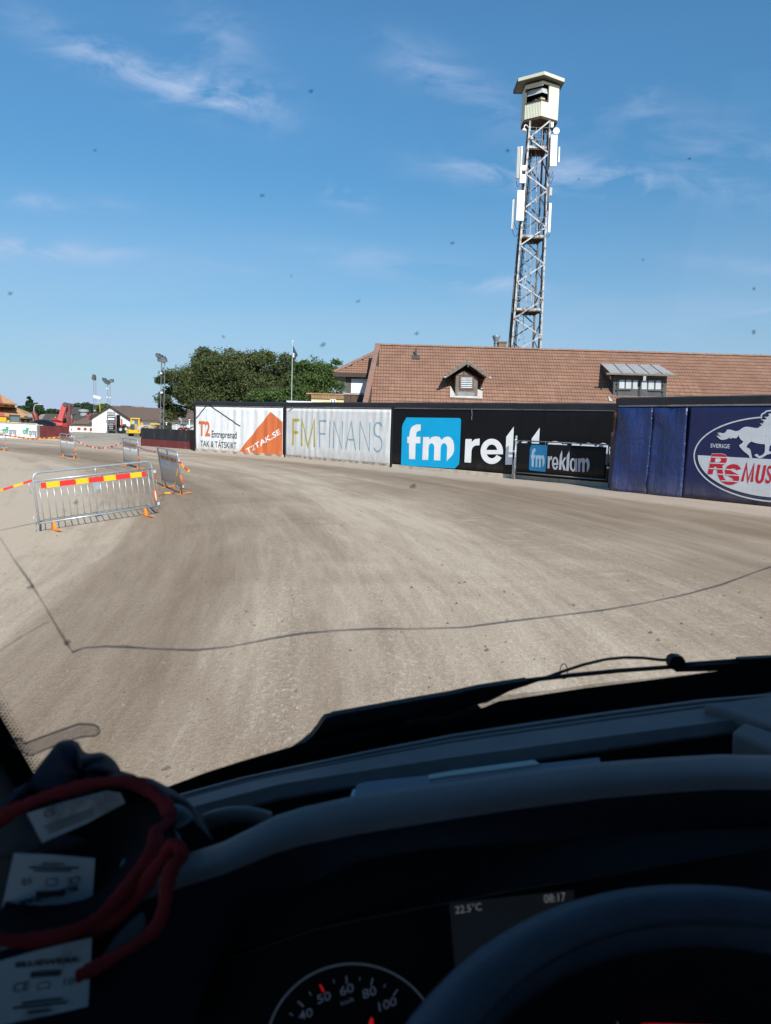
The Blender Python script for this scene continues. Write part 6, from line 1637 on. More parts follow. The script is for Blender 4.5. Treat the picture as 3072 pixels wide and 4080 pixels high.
def put(o, P, xdir, label, flip=False, lean=0.0, sc=1.0):
    n = tnormal(P.x, P.y); xd = Vector((xdir.x, xdir.y, 0)); xd = (xd - n * xd.dot(n)).normalized()
    yd = n.cross(xd)
    ax = Matrix.Rotation(lean, 3, xd); yd, n = ax @ yd, ax @ n
    if flip: xd, yd = -xd, -yd
    mm = Matrix((xd * sc, yd * sc, n * sc)).transposed().to_4x4(); mm.translation = P + Vector((0, 0, .01)); o.matrix_basis = mm; o['label'] = label; o['_loc'] = (0, 0, 0)
    BAR.append(mm); return o
fl_, fr_ = gt(216, 2114), gt(583, 2057)
put(bar0, (fl_ + fr_) / 2, fr_ - fl_, 'nearest crowd barrier with bright red and yellow warning band facing the truck', lean=-.08, sc=1.18)
def edgewise(px, py, wpx, label, lean=0.0, sc=1.1):
    P = gt(px, py); best = None
    def pxx(q): d_ = q - CAM; return CX + F * d_.dot(RIGHT) / d_.dot(_f)
    for k in range(90):
        a_ = -math.radians(k); v_ = Vector((math.cos(a_), math.sin(a_), 0)) * BL * sc / 2
        w_ = pxx(P + v_) - pxx(P - v_)
        if best is None or abs(w_ - wpx) < best[0]: best = (abs(w_ - wpx), v_)
    o = put(rep(bar0), P, best[1], label, lean=lean, sc=sc)
    for ch in o.children:                       # grazing shade on these red and yellow bands painted in as brown and tan
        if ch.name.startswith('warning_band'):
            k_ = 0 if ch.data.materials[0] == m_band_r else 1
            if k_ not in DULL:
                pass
            me = ch.data.copy(); me.materials[0] = m_back_shade if k_ == 0 else m_back_shade2; ch.data = me
    return o
DULL = {}
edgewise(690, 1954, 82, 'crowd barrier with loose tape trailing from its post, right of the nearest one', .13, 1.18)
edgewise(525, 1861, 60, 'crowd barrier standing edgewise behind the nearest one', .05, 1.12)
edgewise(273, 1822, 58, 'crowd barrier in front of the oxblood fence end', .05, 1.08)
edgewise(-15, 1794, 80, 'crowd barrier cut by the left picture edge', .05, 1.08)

# ================================================================ BARRIER TAPE
m_tr = M('tape_red', (.62, .055, .040), .4, var=.1); m_ty = M('tape_yellow', (.72, .42, .03), .4, var=.1)
m_tw = M('tape_pale', (.75, .50, .42), .4, var=.1)
def tape(label, pts, w=.075, sag=0.0, seg=.22, twist=0.0, mats=None, n=None):
    pts = [Vector(p) for p in pts]
    # resample
    L = sum((pts[i + 1] - pts[i]).length for i in range(len(pts) - 1)); N = max(6, int(L / seg * 2))
    out = []
    for k in range(N + 1):
        d = L * k / N; i = 0
        while i < len(pts) - 2 and d > (pts[i + 1] - pts[i]).length: d -= (pts[i + 1] - pts[i]).length; i += 1
        l = (pts[i + 1] - pts[i]).length; f = min(1, d / l) if l else 0
        p = pts[i].lerp(pts[i + 1], f); s = k / N; p.z -= sag * 4 * s * (1 - s); out.append(p)
    mb = MB(); prev = None
    for k in range(N):
        a_, b_ = out[k], out[k + 1]; d = (b_ - a_).normalized()
        def up(j):
            ang = twist * math.sin(j * .55) ; u0 = Vector((0, 0, 1)); u0 = (u0 - d * u0.dot(d))
            u0 = u0.normalized() if u0.length > .2 else d.cross(Vector((1, 0, 0))).normalized()
            return Matrix.Rotation(ang, 3, d) @ u0 * (w / 2)
        ua, ub = up(k), up(k + 1); th_ = d.cross(ua).normalized() * .001
        mb.hexa([a_ - ua - th_, b_ - ub - th_, b_ - ub + th_, a_ - ua + th_, a_ + ua - th_, b_ + ub - th_, b_ + ub + th_, a_ + ua + th_], (k // 2) % 2)
    o = mb.build('barrier_tape', mats or [m_tr, m_ty], None); return tag(o, label, 'tape', 'barrier tapes strung between the barriers')
def bp(i, x, y, z): return (BAR[i] @ Vector((x, y, z)))
h = BL / 2
tape('red and yellow tape running out of the picture from the nearest barrier', [bp(0, -h, 0, .97), ay(0, 1955, bp(0, -h, 0, 1).y - .6), ay(-220, 2010, bp(0, -h, 0, 1).y - 1.6)], twist=.3, w=.05)
tape('tape strung across in front of the white advert and oxblood fence', [bp(4, h, 0, .85), (bp(4, h, 0, .85) + bp(3, -h, 0, .95)) / 2 + Vector((0, 0, -.12)), bp(3, -h, 0, .92)], sag=.05, twist=.5, w=.09)
tape('sagging tape across the yard opening', [bp(3, h, 0, .9), bp(2, -h, 0, .92)], sag=.35, twist=.5, mats=[m_tr, m_tw])
tape('short taut tape between the two barriers at the fence corner', [bp(2, h, 0, .85), bp(1, -h, 0, .96)], sag=.05, twist=.4, mats=[m_tr, m_tw])
gx_ = gt(*[560 + 770 / 6.914, 1760 + 1462 / 6.914])
tape('loose tape hanging from barrier post down to the gravel and back to the nearest barrier', [bp(1, h, 0, .86), bp(1, h, -.1, .5) , gx_ + Vector((.1, .1, .06)), gx_ + Vector((-.12, 0, .05)), bp(0, h + .07, 0, .35), bp(0, h + .06, 0, .90)], twist=.25, w=.042)
tape('knotted tape end fluttering from barrier post', [bp(1, h, 0, .88), bp(1, h, 0, .80) + Vector((.20, -.1, -.12)), bp(1, h, 0, .80) + Vector((.36, -.15, -.22))], w=.07, seg=.14)

# ================================================================ THE TRUCK WE SIT IN
_th, _ro = math.radians(22), math.radians(5)
FT = Vector((-math.sin(_th), math.cos(_th), 0)); _R0 = Vector((math.cos(_th), math.sin(_th), 0))
RT = _R0 * math.cos(_ro) + Vector((0, 0, 1)) * math.sin(_ro); UT = Vector((0, 0, 1)) * math.cos(_ro) - _R0 * math.sin(_ro)
def tp(r, f, u): return CAM + RT * r + FT * f + UT * u
def TQ(x, y, h): d = ray(x, y); return CAM + d * (-h / d.dot(UT))
def TF(x, y, f): d = ray(x, y); return CAM + d * (f / d.dot(FT))
GL0, GLK = .84, .18
GN = (FT + UT * GLK).normalized()
def WP(x, y, off=0.0):
    d = ray(x, y); t_ = (GL0 - GLK * .42) / d.dot(FT + UT * GLK); return CAM + d * t_ + GN * off
ZM = zc(600, 2550, 1.388); ZN = zc(1800, 2500, 1.31); ZK = zc(700, 3350, 1.2815); ZS = zc(1700, 3350, 1.2143)
m_dash = M('charcoal_dash_plastic', (.19, .175, .175), .62, var=.10, vs=30, bump=.25, bs=900, spec=.35)
m_dashb = M('black_dash_plastic', (.012, .012, .014), .7, var=.15, vs=20, bump=.2, bs=900)
m_hood = M('grey_brown_hood_plastic', (.155, .138, .142), .5, var=.06, vs=20, bump=.25, bs=1200, spec=.4)
m_facia = M('blue_black_facia', (.011, .013, .021), .6, var=.1, vs=20)
m_frit = M('black_frit', (.004, .004, .004), .6)
m_liner = M('grey_cab_lining', (.045, .042, .040), .8, var=.1)
m_rub = M('wiper_rubber', (.010, .011, .014), .55, var=.3, vs=20)
truck = thing('truck_cab', 'dark cab of the truck the picture is taken from with dashboard windscreen and wipers', 'truck', (0, 0, -.4))
# windscreen
t = NT('windscreen_glass')
tr = t.n('ShaderNodeBsdfTransparent'); tr.inputs[0].default_value = (.975, .985, .985, 1)
gl = t.n('ShaderNodeBsdfGlossy'); gl.inputs['Roughness'].default_value = .02
lw = t.n('ShaderNodeLayerWeight'); lw.inputs['Blend'].default_value = .5
fx = t.math('MULTIPLY_ADD', t.math('POWER', lw.outputs['Facing'], 4.0), .22, .012)
mx = t.n('ShaderNodeMixShader'); t.l(fx, mx.inputs[0]); t.l(tr.outputs[0], mx.inputs[1]); t.l(gl.outputs[0], mx.inputs[2]); t.l(mx.outputs[0], t.o.inputs['Surface'])
m_ws = t.m
def wpt(r, u, off=0): return tp(r, GL0 - GLK * (u + .42), u) + GN * off
ws = sub(MB().hexa([wpt(-.30, -.62, 0), wpt(1.95, -.62, 0), wpt(1.95, -.62, .005), wpt(-.30, -.62, .005), wpt(-.22, .50, 0), wpt(1.85, .50, 0), wpt(1.85, .50, .005), wpt(-.22, .50, .005)]).build('windscreen', m_ws, truck), truck)
# black frit band along the bottom and the left side
up_e = [ZM(-60, 860), ZM(80, 805), ZM(300, 722), ZM(500, 658), ZM(700, 600), ZM(850, 556), ZM(1000, 520), ZM(1300, 465), ZM(1666, 432), ZN(240, 376), ZN(680, 310), ZN(1100, 258), ZN(1500, 205), ZN(1800, 170)]
mb = MB(); rows = [[WP(x, y, -.004) for x, y in up_e], [WP(x, y + 330, -.004) for x, y in up_e]]
mb.grid(rows); mb.grid([[p - GN * .002 for p in r] for r in rows]); mb.build('frit_band', m_frit, ws)
A0, A1 = WP(*S(88, 1690), -.004), WP(*S(0, 1538), -.004); dA = (A1 - A0).normalized(); sA = dA.cross(GN).normalized()
if sA.dot(RT) > 0: sA = -sA
mb = MB(); mb.prism([A0 - dA * .3, A0 + dA * .12, A0 + dA * .12 + sA * .0, A1 + dA * .9, A1 + dA * .9 + sA * .05, A0 - dA * .3 + sA * .05], -GN * .002); mb.build('frit_band', m_frit, ws)
mb = MB()
for i in range(90):
    for j in range(4):
        c = A0 + dA * (-.06 + i * .0042 + (.0021 if j % 2 else 0)) - sA * (.0016 + j * .0030); r = .0016 - .0003 * j
        mb.add([c + dA * r * math.cos(a) + sA * r * math.sin(a) for a in [2 * PI * q_ / 6 for q_ in range(6)]], [tuple(range(6))])
o = mb.build('frit_dots', m_frit, ws, recalc=False); o['kind'] = 'stuff'
# crack, smears and insects on the glass
def film0(name, col, a):
    t = NT(name); t.set(Base_Color=col, Roughness=.5); t.b.inputs['Alpha'].default_value = a; return t.m
m_crack = film0('crack_line', (.28, .33, .50), .60)
m_smear = film0('smear_brown', (.10, .09, .085), .35)
cr_ = [(156, 1409), (180, 1399), (230, 1396), (275, 1397), (330, 1401), (420, 1404), (500, 1396), (580, 1380), (650, 1368), (720, 1362), (800, 1358), (900, 1358), (1000, 1355), (1100, 1342), (1200, 1330), (1300, 1318), (1390, 1303), (1480, 1284), (1560, 1262), (1630, 1236), (1700, 1212)]
MB().tube([WP(*S(*p), -.001) for p in cr_], [(.0011, .0006, .0009, .0012, .0007)[i % 5] for i in range(len(cr_))], 6).build('crack', m_crack, ws)
MB().tube([WP(*S(*p), -.001) for p in [(0, 1160), (28, 1205), (62, 1252), (92, 1300), (118, 1345), (142, 1385), (157, 1408)]], [.0004, .0005, .0016, .0005, .0010, .0016, .0004], 6).build('crack', m_smear, ws)
MB().tube([WP(*S(*p), -.001) for p in [(-10, 1412), (40, 1378), (105, 1342)]], .0005, 5).build('crack', m_smear, ws)
def film(name, col, a):
    t = NT(name); t.set(Base_Color=col, Roughness=.7); t.b.inputs['Alpha'].default_value = a; return t.m
m_bug = film('insect_splat', (.05, .05, .055), .32)
rnd = random.Random(12)
for x, y, r in ((1238, 364, 9), (1043, 780, 10), (1424, 1201, 10), (1286, 1372, 15), (890, 1341, 8), (41, 1169, 9), (2020, 601, 9), (1801, 968, 8), (2303, 714, 7), (1658, 1328, 13), (3000, 1323, 12), (3002, 1150, 9), (2744, 633, 9), (1645, 1936, 20), (302, 2000, 12), (123, 2336, 16), (268, 2560, 16), (380, 600, 6), (1160, 1100, 6), (2560, 1035, 5)):
    c = WP(x, y, -.001); k = r / F * .85; mb = MB(); n = 11; ph = rnd.uniform(0, 6.28); el = rnd.uniform(.45, .9); pts = []
    for j in range(n):
        a = 2 * PI * j / n; rr_ = k * rnd.uniform(.6, 1.15); e = RT * math.cos(a) + UT * math.sin(a) * el; pts.append(c + (e * math.cos(ph * .15) + (UT * math.cos(a) - RT * math.sin(a) * el) * .3) * rr_)
    mb.prism(pts, -GN * k * .25); mb.build('insect_splat', m_bug, ws)
# dried road dirt along the bottom of the glass, below the sweep of the blades
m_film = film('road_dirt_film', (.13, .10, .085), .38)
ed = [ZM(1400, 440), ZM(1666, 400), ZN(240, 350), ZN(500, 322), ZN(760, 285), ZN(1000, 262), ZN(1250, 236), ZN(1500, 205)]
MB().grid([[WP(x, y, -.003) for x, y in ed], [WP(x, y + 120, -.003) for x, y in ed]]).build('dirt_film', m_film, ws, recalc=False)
# clear plastic tab stuck low on the glass
tab = [ZI(*p) for p in [(60, 235), (95, 214), (150, 205), (170, 242), (360, 172), (545, 108), (640, 112), (675, 130), (685, 165), (660, 190), (560, 196), (440, 230), (210, 325)]]
t = NT('clear_plastic'); a1 = t.n('ShaderNodeBsdfTransparent'); a1.inputs[0].default_value = (.86, .86, .88, 1); g1 = t.n('ShaderNodeBsdfGlossy'); g1.inputs['Roughness'].default_value = .15
m1_ = t.n('ShaderNodeMixShader'); m1_.inputs[0].default_value = .06; t.l(a1.outputs[0], m1_.inputs[1]); t.l(g1.outputs[0], m1_.inputs[2]); t.l(m1_.outputs[0], t.o.inputs['Surface'])
tb = sub(MB().prism([WP(x, y, -.010) for x, y in tab], GN * .002).build('plastic_tab', t.m, ws), truck)
MB().tube([WP(x, y, -.009) for x, y in tab], .0007, 5, closed=True).build('tab_edge', M('tab_edge_grey', (.10, .11, .13), .4), tb) if False else None
MB().tube([WP(x, y, -.011) for x, y in tab], .0007, 5, closed=True).build('plastic_edge', M('tab_edge_grey', (.10, .11, .13), .4), ws)
# left pillar and lining
P0, P1 = A0 - dA * .35 + sA * .022, A1 + dA * .9 + sA * .022
bk_ = -FT * .22 - RT * .02
MB().hexa([P0, P0 + sA * .20, P0 + sA * .20 + bk_, P0 + bk_ + sA * .035, P1, P1 + sA * .20, P1 + sA * .20 + bk_, P1 + bk_ + sA * .035]).build('pillar', m_liner, truck)
# cab shell around the seats
def slab(nm, pts, off, mat): return MB().prism([tp(*p) for p in pts], off).build(nm, mat, truck)
slab('roof', [(-.45, -1.5, .52), (2.05, -1.5, .52), (2.05, .66, .52), (-.45, .66, .52)], UT * .06, m_liner)
slab('rear_wall', [(-.45, -1.5, -1.5), (2.05, -1.5, -1.5), (2.05, -1.5, .52), (-.45, -1.5, .52)], -FT * .08, m_liner)
slab('floor', [(-.45, -1.5, -1.5), (2.05, -1.5, -1.5), (2.05, 1.0, -1.5), (-.45, 1.0, -1.5)], -UT * .08, m_dashb)
for r_, s_ in ((-.45, -1), (2.05, 1)):
    slab('door', [(r_, -.75, -1.5), (r_, 1.0, -1.5), (r_, .86, -.42), (r_, -.75, -.36)], RT * s_ * .07, m_dashb)
    slab('door_pillar', [(r_, -1.5, -1.5), (r_, -.74, -1.5), (r_, -.74, .52), (r_, -1.5, .52)], RT * s_ * .07, m_liner)
    slab('door_window', [(r_, -.74, -.36), (r_, .80, -.42), (r_, .64, .52), (r_, -.74, .52)], RT * s_ * .004, m_ws)
slab('front_panel', [(-.42, .93, -2.3), (2.0, .93, -2.3), (2.0, .93, -.60), (-.42, .93, -.60)], FT * .10, m_vblack)
slab('cowl', [(-.40, .86, -.58), (2.0, .86, -.58), (2.0, 1.02, -.62), (-.40, 1.02, -.62)], -UT * .05, m_rub)
slab('bulkhead_light_block', [(-.45, .80, -1.5), (2.05, .80, -1.5), (2.05, .80, -.49), (-.45, .80, -.49)], -FT * .03, m_frit)  # unseen panel added to stop light leaking in under the dash
slab('header', [(-.40, .62, .47), (2.0, .62, .47), (2.0, .68, .53), (-.40, .68, .53)], -FT * .06, m_dashb)

# dashboard top strip
su = [(560, 3218), (730, 3159), (960, 3097), (1176, 3051), (1490, 2985), (1800, 2925), (2100, 2880), (2411, 2836), (2792, 2786), (3072, 2763), (3400, 2745)]
sl = [(600, 3272), (787, 3209), (1104, 3126), (1250, 3102), (1520, 3060), (1800, 3018), (2100, 2978), (2411, 2935), (2930, 2866), (3130, 2842), (3500, 2800)]
Au = [TQ(x, y, .415) for x, y in su]; Al = [TQ(x, y, .41) for x, y in sl]
back = [p + FT * .045 - UT * .03 for p in Au]
m1r = [Au[i].lerp(Al[i], .28) for i in range(len(Au))]; m2r = [Au[i].lerp(Al[i], .34) - UT * .004 for i in range(len(Au))]; m3r = [Au[i].lerp(Al[i], .40) for i in range(len(Au))]
lip = [p - UT * .010 - FT * .010 for p in Al]; drop = [p - UT * .09 - FT * .004 for p in Al]
tray = [p - UT * .09 - FT * .12 for p in Al]
g1r = [Au[i].lerp(Al[i], .10) for i in range(len(Au))]; g2r = [Au[i].lerp(Al[i], .13) - UT * .006 for i in range(len(Au))]; g3r = [Au[i].lerp(Al[i], .20) - UT * .001 for i in range(len(Au))]
dash = sub(MB().grid([back, Au, g1r, g2r, g3r, m1r, m2r, m3r, Al, lip, drop, tray]).build('dashboard', m_dash, truck, angle=.5), truck)
MB().grid([[p + UT * .002 for p in drop], [p + UT * .002 for p in tray]]).build('tray_floor', m_dashb, dash)
MB().grid([[p - FT * .001 - UT * .003 for p in lip], [p - FT * .001 for p in drop]]).build('tray_edge', m_dashb, dash)
# right end panel of the dash
rp = [ZN(1310, 402), ZN(1666, 350), ZN(1900, 320), ZN(1900, 640), ZN(1666, 518), ZN(1530, 468)]
MB().prism([TQ(x, y, .402) for x, y in rp], -UT * .02).build('corner_panel', m_dash, dash, bevel=.004)
rp = [ZN(1460, 545), ZN(1530, 492), ZN(1666, 540), ZN(1900, 640), ZN(1900, 760), ZN(1666, 636)]
MB().prism([TQ(x, y, .40) for x, y in rp], -UT * .03).build('corner_panel', m_dash, dash, bevel=.004)
mb = MB(); pod = [TF(*ZM(x, y), .66) for x, y in [(300, 1010), (360, 985), (440, 968), (530, 965), (600, 975), (650, 990)]]; mb.tube(pod, .008, 8); mb.build('vent_rim', m_dash, dash, smooth=True)
# instrument hood
e1 = [(-60, 2010), (150, 1940), (300, 1880), (400, 1845), (455, 1828), (482, 1819), (530, 1795), (599, 1761), (657, 1743), (771, 1718), (976, 1689), (1130, 1667), (1295, 1647), (1430, 1637), (1556, 1630), (1666, 1632), (2000, 1655)]
r2 = [(-60, 2075), (150, 2005), (300, 1948), (400, 1915), (455, 1898), (482, 1890), (530, 1870), (599, 1842), (657, 1826), (771, 1803), (976, 1770), (1130, 1747), (1295, 1726), (1430, 1714), (1556, 1706), (1666, 1706), (2000, 1725)]
H1 = [TQ(*S(*p), .365) for p in e1]
def fwd(p): return (p - CAM).dot(FT)
def hrow(t_, k=.034):
    return [TF(*S(e1[i][0] + (r2[i][0] - e1[i][0]) * t_, e1[i][1] + (r2[i][1] - e1[i][1]) * t_), fwd(H1[i]) - k * math.sin(t_ * PI / 2)) for i in range(len(e1))]
H0 = [p + FT * .03 - UT * .05 for p in H1]; Ha = [p + FT * .006 - UT * .006 for p in H1]
H2 = hrow(1.0)
H4 = [p - UT * .03 + FT * .002 for p in H2]
hood = sub(MB().grid([H0, Ha, H1, hrow(.15), hrow(.3), hrow(.5), hrow(.75), H2]).build('instrument_hood', m_hood, truck, smooth=True), truck)
ar = [(-60, 2320), (150, 2300), (380, 2300), (415, 2260), (428, 2190), (444, 2135), (470, 2080), (515, 2008), (575, 1945), (718, 1876), (900, 1846), (1080, 1825), (1260, 1808), (1430, 1798), (1556, 1792), (1666, 1790), (2000, 1795)]
AR = [TF(*S(*p), fwd(H2[i]) + .004) for i, p in enumerate(ar)]
MB().grid([[p.copy() for p in H2], H4, [H4[i].lerp(AR[i], .5) for i in range(len(AR))], AR]).build('facia', m_facia, hood, smooth=True)
MB().grid([AR[2:], [p + FT * .10 for p in AR[2:]]]).build('cluster_recess', m_frit, hood, smooth=True)
MB().prism([TF(*S(*p), .60) for p in [(-300, 2050), (420, 2000), (440, 2500), (-300, 2500)]], FT * .02).build('side_facia', m_facia, hood)
# instrument cluster
vv = (UT * math.cos(.42) + FT * math.sin(.42)).normalized()
pc = Plane(tp(.25, .60, -.52), RT, vv)
clu = sub(MB().hexa([pc.pt(-.35, -.25, -.02), pc.pt(.6, -.25, -.02), pc.pt(.6, -.25, -.01), pc.pt(-.35, -.25, -.01), pc.pt(-.35, .09, -.02), pc.pt(.6, .09, -.02), pc.pt(.6, .09, -.01), pc.pt(-.35, .09, -.01)]).build('instrument_cluster', m_frit, truck), truck)
def emis(name, col, s):
    t = NT(name); t.set(Base_Color=col, Roughness=.6); t.b.inputs['Emission Color'].default_value = (*col, 1); t.b.inputs['Emission Strength'].default_value = s; return t.m
m_num = emis('dial_print', (.22, .24, .31), .07); m_ring = emis('dial_ring', (.20, .22, .27), .06); m_scr = emis('display_panel', (.02, .025, .032), .14); m_red = emis('needle_red', (.6, .012, .012), .40); m_scrt = emis('display_text', (.45, .45, .43), .16)
k_ = lambda x, y: pc.px(*ZK(x, y)); s_ = lambda x, y: pc.px(*ZS(x, y))
MB().tube([pc.pt(*k_(900 + 443 * math.cos(a), 1065 + 443 * math.sin(a)), .004) for a in [PI + .2 + (PI - .4) * j / 40 for j in range(-8, 56)]], .0011, 6).build('dial_ring', m_ring, clu)
for j, (x, y) in enumerate(((587, 880), (635, 828), (683, 775), (743, 748), (803, 713), (868, 705), (935, 700), (997, 715), (1062, 735), (1117, 770))):
    d_ = Vector((900 - x, 1065 - y)).normalized(); ln_ = 20 if j % 2 else 11
    a_ = k_(x - d_.x * ln_, y - d_.y * ln_); b_ = k_(x + d_.x * ln_, y + d_.y * ln_)
    vs, fs = stroke([a_, b_], .0016 if j % 2 else .0010); decal('tick', m_red if j == 3 else m_num, clu, pc, vs, fs, .003)
for tx, x0, y0, x1, y1 in (('40', 628, 915, 703, 867), ('50', 722, 830, 795, 782), ('60', 838, 790, 912, 740), ('80', 953, 805, 1027, 755), ('100', 1035, 868, 1132, 818), ('km/h', 842, 838, 910, 812)):
    text_on('numeral', tx, m_num, clu, pc, k_(x0, y0), (k_(x1, y0)[0], k_(x0, y1)[1]), .003, bold=.01)
decal('needle', m_red, clu, pc, *poly2([k_(972, 935), k_(985, 893), k_(998, 893), k_(1002, 935)]), .006)
scr = sub(decal('display', m_scr, clu, pc, *poly2([s_(105, 300), s_(705, 235), s_(760, 620), s_(135, 640)]), .002), truck)
text_quad('display_text', '22.5°C', m_scrt, clu, pc, s_(132, 350), s_(258, 332), s_(130, 312), .004)
text_quad('display_text', '08:17', m_scrt, clu, pc, s_(560, 298), s_(664, 286), s_(557, 258), .004)
decal('needle', m_red, clu, pc, *poly2([s_(968, 850), s_(1425, 862), s_(1425, 884), s_(1150, 872)]), .02)
decal('tick', m_num, clu, pc, *stroke([s_(893, 858), s_(905, 895)], .002), .01)
# steering wheel
sc_, R_w, r_w, tw = tp(.291, .150, -.444), .260, .0215, .165
nW = (-FT * math.sin(tw) + UT * math.cos(tw)).normalized(); aW = RT; bW = nW.cross(aW)
ring = [sc_ + aW * R_w * math.cos(2 * PI * j / 96) + bW * R_w * math.sin(2 * PI * j / 96) for j in range(96)]
m_sw = M('steering_wheel_leather', (.075, .082, .108), .48, var=.1, vs=30, bump=.2, bs=500, spec=.22)
sw = sub(MB().tube(ring, r_w, 20, closed=True).build('steering_wheel', m_sw, truck, smooth=True), truck)
MB().tube([sc_ + (aW * math.cos(2 * PI * j / 96) + bW * math.sin(2 * PI * j / 96)) * (R_w - r_w * .78) + nW * r_w * .60 for j in range(96)], .0024, 6, closed=True).build('trim_ring', M('satin_trim', (.05, .052, .06), .55), sw, smooth=True)
hub_c = sc_ - nW * .04
mb = MB(); mb.tube([hub_c - nW * .03, hub_c + nW * .01, hub_c + nW * .03], [.075, .085, .05], 24); mb.build('horn_pad', m_sw, sw, angle=.7)
for a in (0.15, PI - .15, 1.5 * PI):
    d_ = aW * math.cos(a) + bW * math.sin(a); MB().bar(hub_c + d_ * .07, sc_ + d_ * (R_w - .005), .05, .02, up=nW).build('spoke', m_sw, sw, bevel=.006)
MB().tube([hub_c, hub_c - nW * .5 + FT * .06], .04, 12).build('column', m_dashb, sw)
# wipers
def wpoly(nm, pts, par, o0=.008, th_=.009, mat=m_rub): return MB().prism([WP(x, y, o0) for x, y in pts], GN * th_).build(nm, mat, par)
def wstroke(nm, pts, wpx, par, o0=.014, r=None):
    return MB().tube([WP(x, y, o0) for x, y in pts], wpx / F * .85 / 2, 8).build(nm, m_rub, par, smooth=True)
w1 = sub(wpoly('wiper', [ZM(*p) for p in [(780, 646), (860, 590), (905, 552), (940, 508), (966, 468), (985, 449), (1012, 444), (1030, 435), (1350, 376), (1560, 338), (1666, 320)]] + [ZN(*p) for p in [(170, 330), (415, 291), (418, 316), (330, 343), (310, 352), (200, 408), (150, 418), (182, 452), (150, 560), (0, 600)]] + [ZM(*p) for p in [(1400, 640), (1000, 690)]], truck), truck)
w2 = sub(wstroke('wiper', [ZN(*p) for p in [(350, 318), (410, 304), (640, 276), (900, 250), (1180, 229), (1260, 214), (1520, 194), (1750, 180)]], 24, truck), truck)
wstroke('washer_hose', [ZN(*p) for p in [(150, 425), (300, 385), (450, 335), (560, 298), (630, 272), (740, 235), (860, 206), (960, 196), (1060, 198), (1150, 208), (1190, 206)]], 16, w2, .024)
wpoly('washer_nozzle', [ZN(*p) for p in [(1163, 200), (1172, 176), (1195, 166), (1228, 168), (1242, 186), (1246, 212), (1232, 220), (1180, 238), (1168, 222)]], w2, .010, .010)
wpoly('blade_end', [ZN(*p) for p in [(1180, 228), (1300, 208), (1518, 196), (1522, 176), (1800, 160), (1800, 275), (1500, 275), (1416, 238), (1190, 244)]], w2, .007, .008)
wstroke('hose_clip', [ZN(640 + 20 * math.cos(a), 275 + 40 * math.sin(a)) for a in [2 * PI * j / 20 for j in range(21)]], 5, w2, .026)

# ---------------------------------------------------------------- papers on the dash
fo = tag(MB().prism([TQ(x, y, .405) for x, y in [ZM(1140, 800), ZM(1180, 785), ZM(1666, 733), ZN(770, 679), ZN(778, 720), ZN(0, 830), ZM(1200, 880), ZM(1125, 860)]], -UT * .006).build('folder', M('blue_folder_card', (.17, .21, .26), .6, var=.08), None), 'blue card folder lying in the dashboard tray', 'folder')
fo = tag(MB().prism([TQ(x, y, .396) for x, y in [ZN(-120, 768), ZN(0, 747), ZN(428, 690), ZN(462, 712), ZN(0, 772), ZN(-120, 790)]], -UT * .003).build('paper_sheet', M('pale_green_paper', (.52, .56, .52), .7, var=.05), None), 'pale paper sheet lying on the blue folder on the dash', 'paper')
fo = tag(MB().prism([TQ(x, y, .41) for x, y in [ZM(1118, 828), ZM(1142, 820), ZM(1150, 880), ZM(1105, 870)]], -UT * .003).build('paper_sheet', M('white_paper', (.62, .66, .70), .7), None), 'white paper corner sticking out left of the blue folder', 'paper')

# ---------------------------------------------------------------- work gloves
def pillow(mb, pts, fwd, thick, mi=0, rings=5, k=1.0):
    P_ = [TF(x, y, fwd(x, y) if callable(fwd) else fwd) for x, y in pts]
    # subdivide outline smoothly
    n = len(P_); Q = []
    for i in range(n):
        p0, p1, p2, p3 = P_[i - 1], P_[i], P_[(i + 1) % n], P_[(i + 2) % n]
        for t_ in (0, .33, .66):
            Q.append(0.5 * ((2 * p1) + (p2 - p0) * t_ + (2 * p0 - 5 * p1 + 4 * p2 - p3) * t_ * t_ + (3 * p1 - p0 - 3 * p2 + p3) * t_ ** 3))
    c = sum(Q, Vector()) / len(Q); rows = []
    for s in range(rings + 1):
        f = 1 - s / rings * .92; hh = thick * math.sqrt(max(0, 1 - f * f))
        rows.append([c + (q - c) * f + (-FT + UT * .5).normalized() * hh * (1 + .18 * math.sin(i * .55 + s)) for i, q in enumerate(Q)])
    mb.grid(rows, mi, closed=True); mb.add(rows[-1], [tuple(range(len(Q)))], mi)
    bk2 = [[c + (q - c) * f + FT * thick * .5 * math.sqrt(max(0, 1 - f * f)) for q in Q] for f in (1, .85, .6, .2)]
    mb.grid(bk2, mi, closed=True); mb.add(bk2[-1], [tuple(range(len(Q)))], mi)
    return mb
m_gnavy = M('navy_glove_fabric', (.016, .023, .040), .85, var=.25, vs=20, bump=.3, bs=600)
m_gdark = M('black_glove_lining', (.006, .006, .008), .95, var=.3, vs=20)
m_gteal = M('pale_teal_lining', (.15, .22, .25), .9, var=.2, vs=20)
m_gred = M('red_binding', (.20, .008, .012), .75, var=.15, vs=40, bump=.3, bs=800)
m_glab = M('white_satin_label', (.46, .47, .48), .6, var=.10, vs=12, dirt=(.22, .21, .20), ds=9, dl=.55)
m_gink = M('label_ink', (.045, .05, .055), .7)
z = lambda *L: [ZI(*p) for p in L]
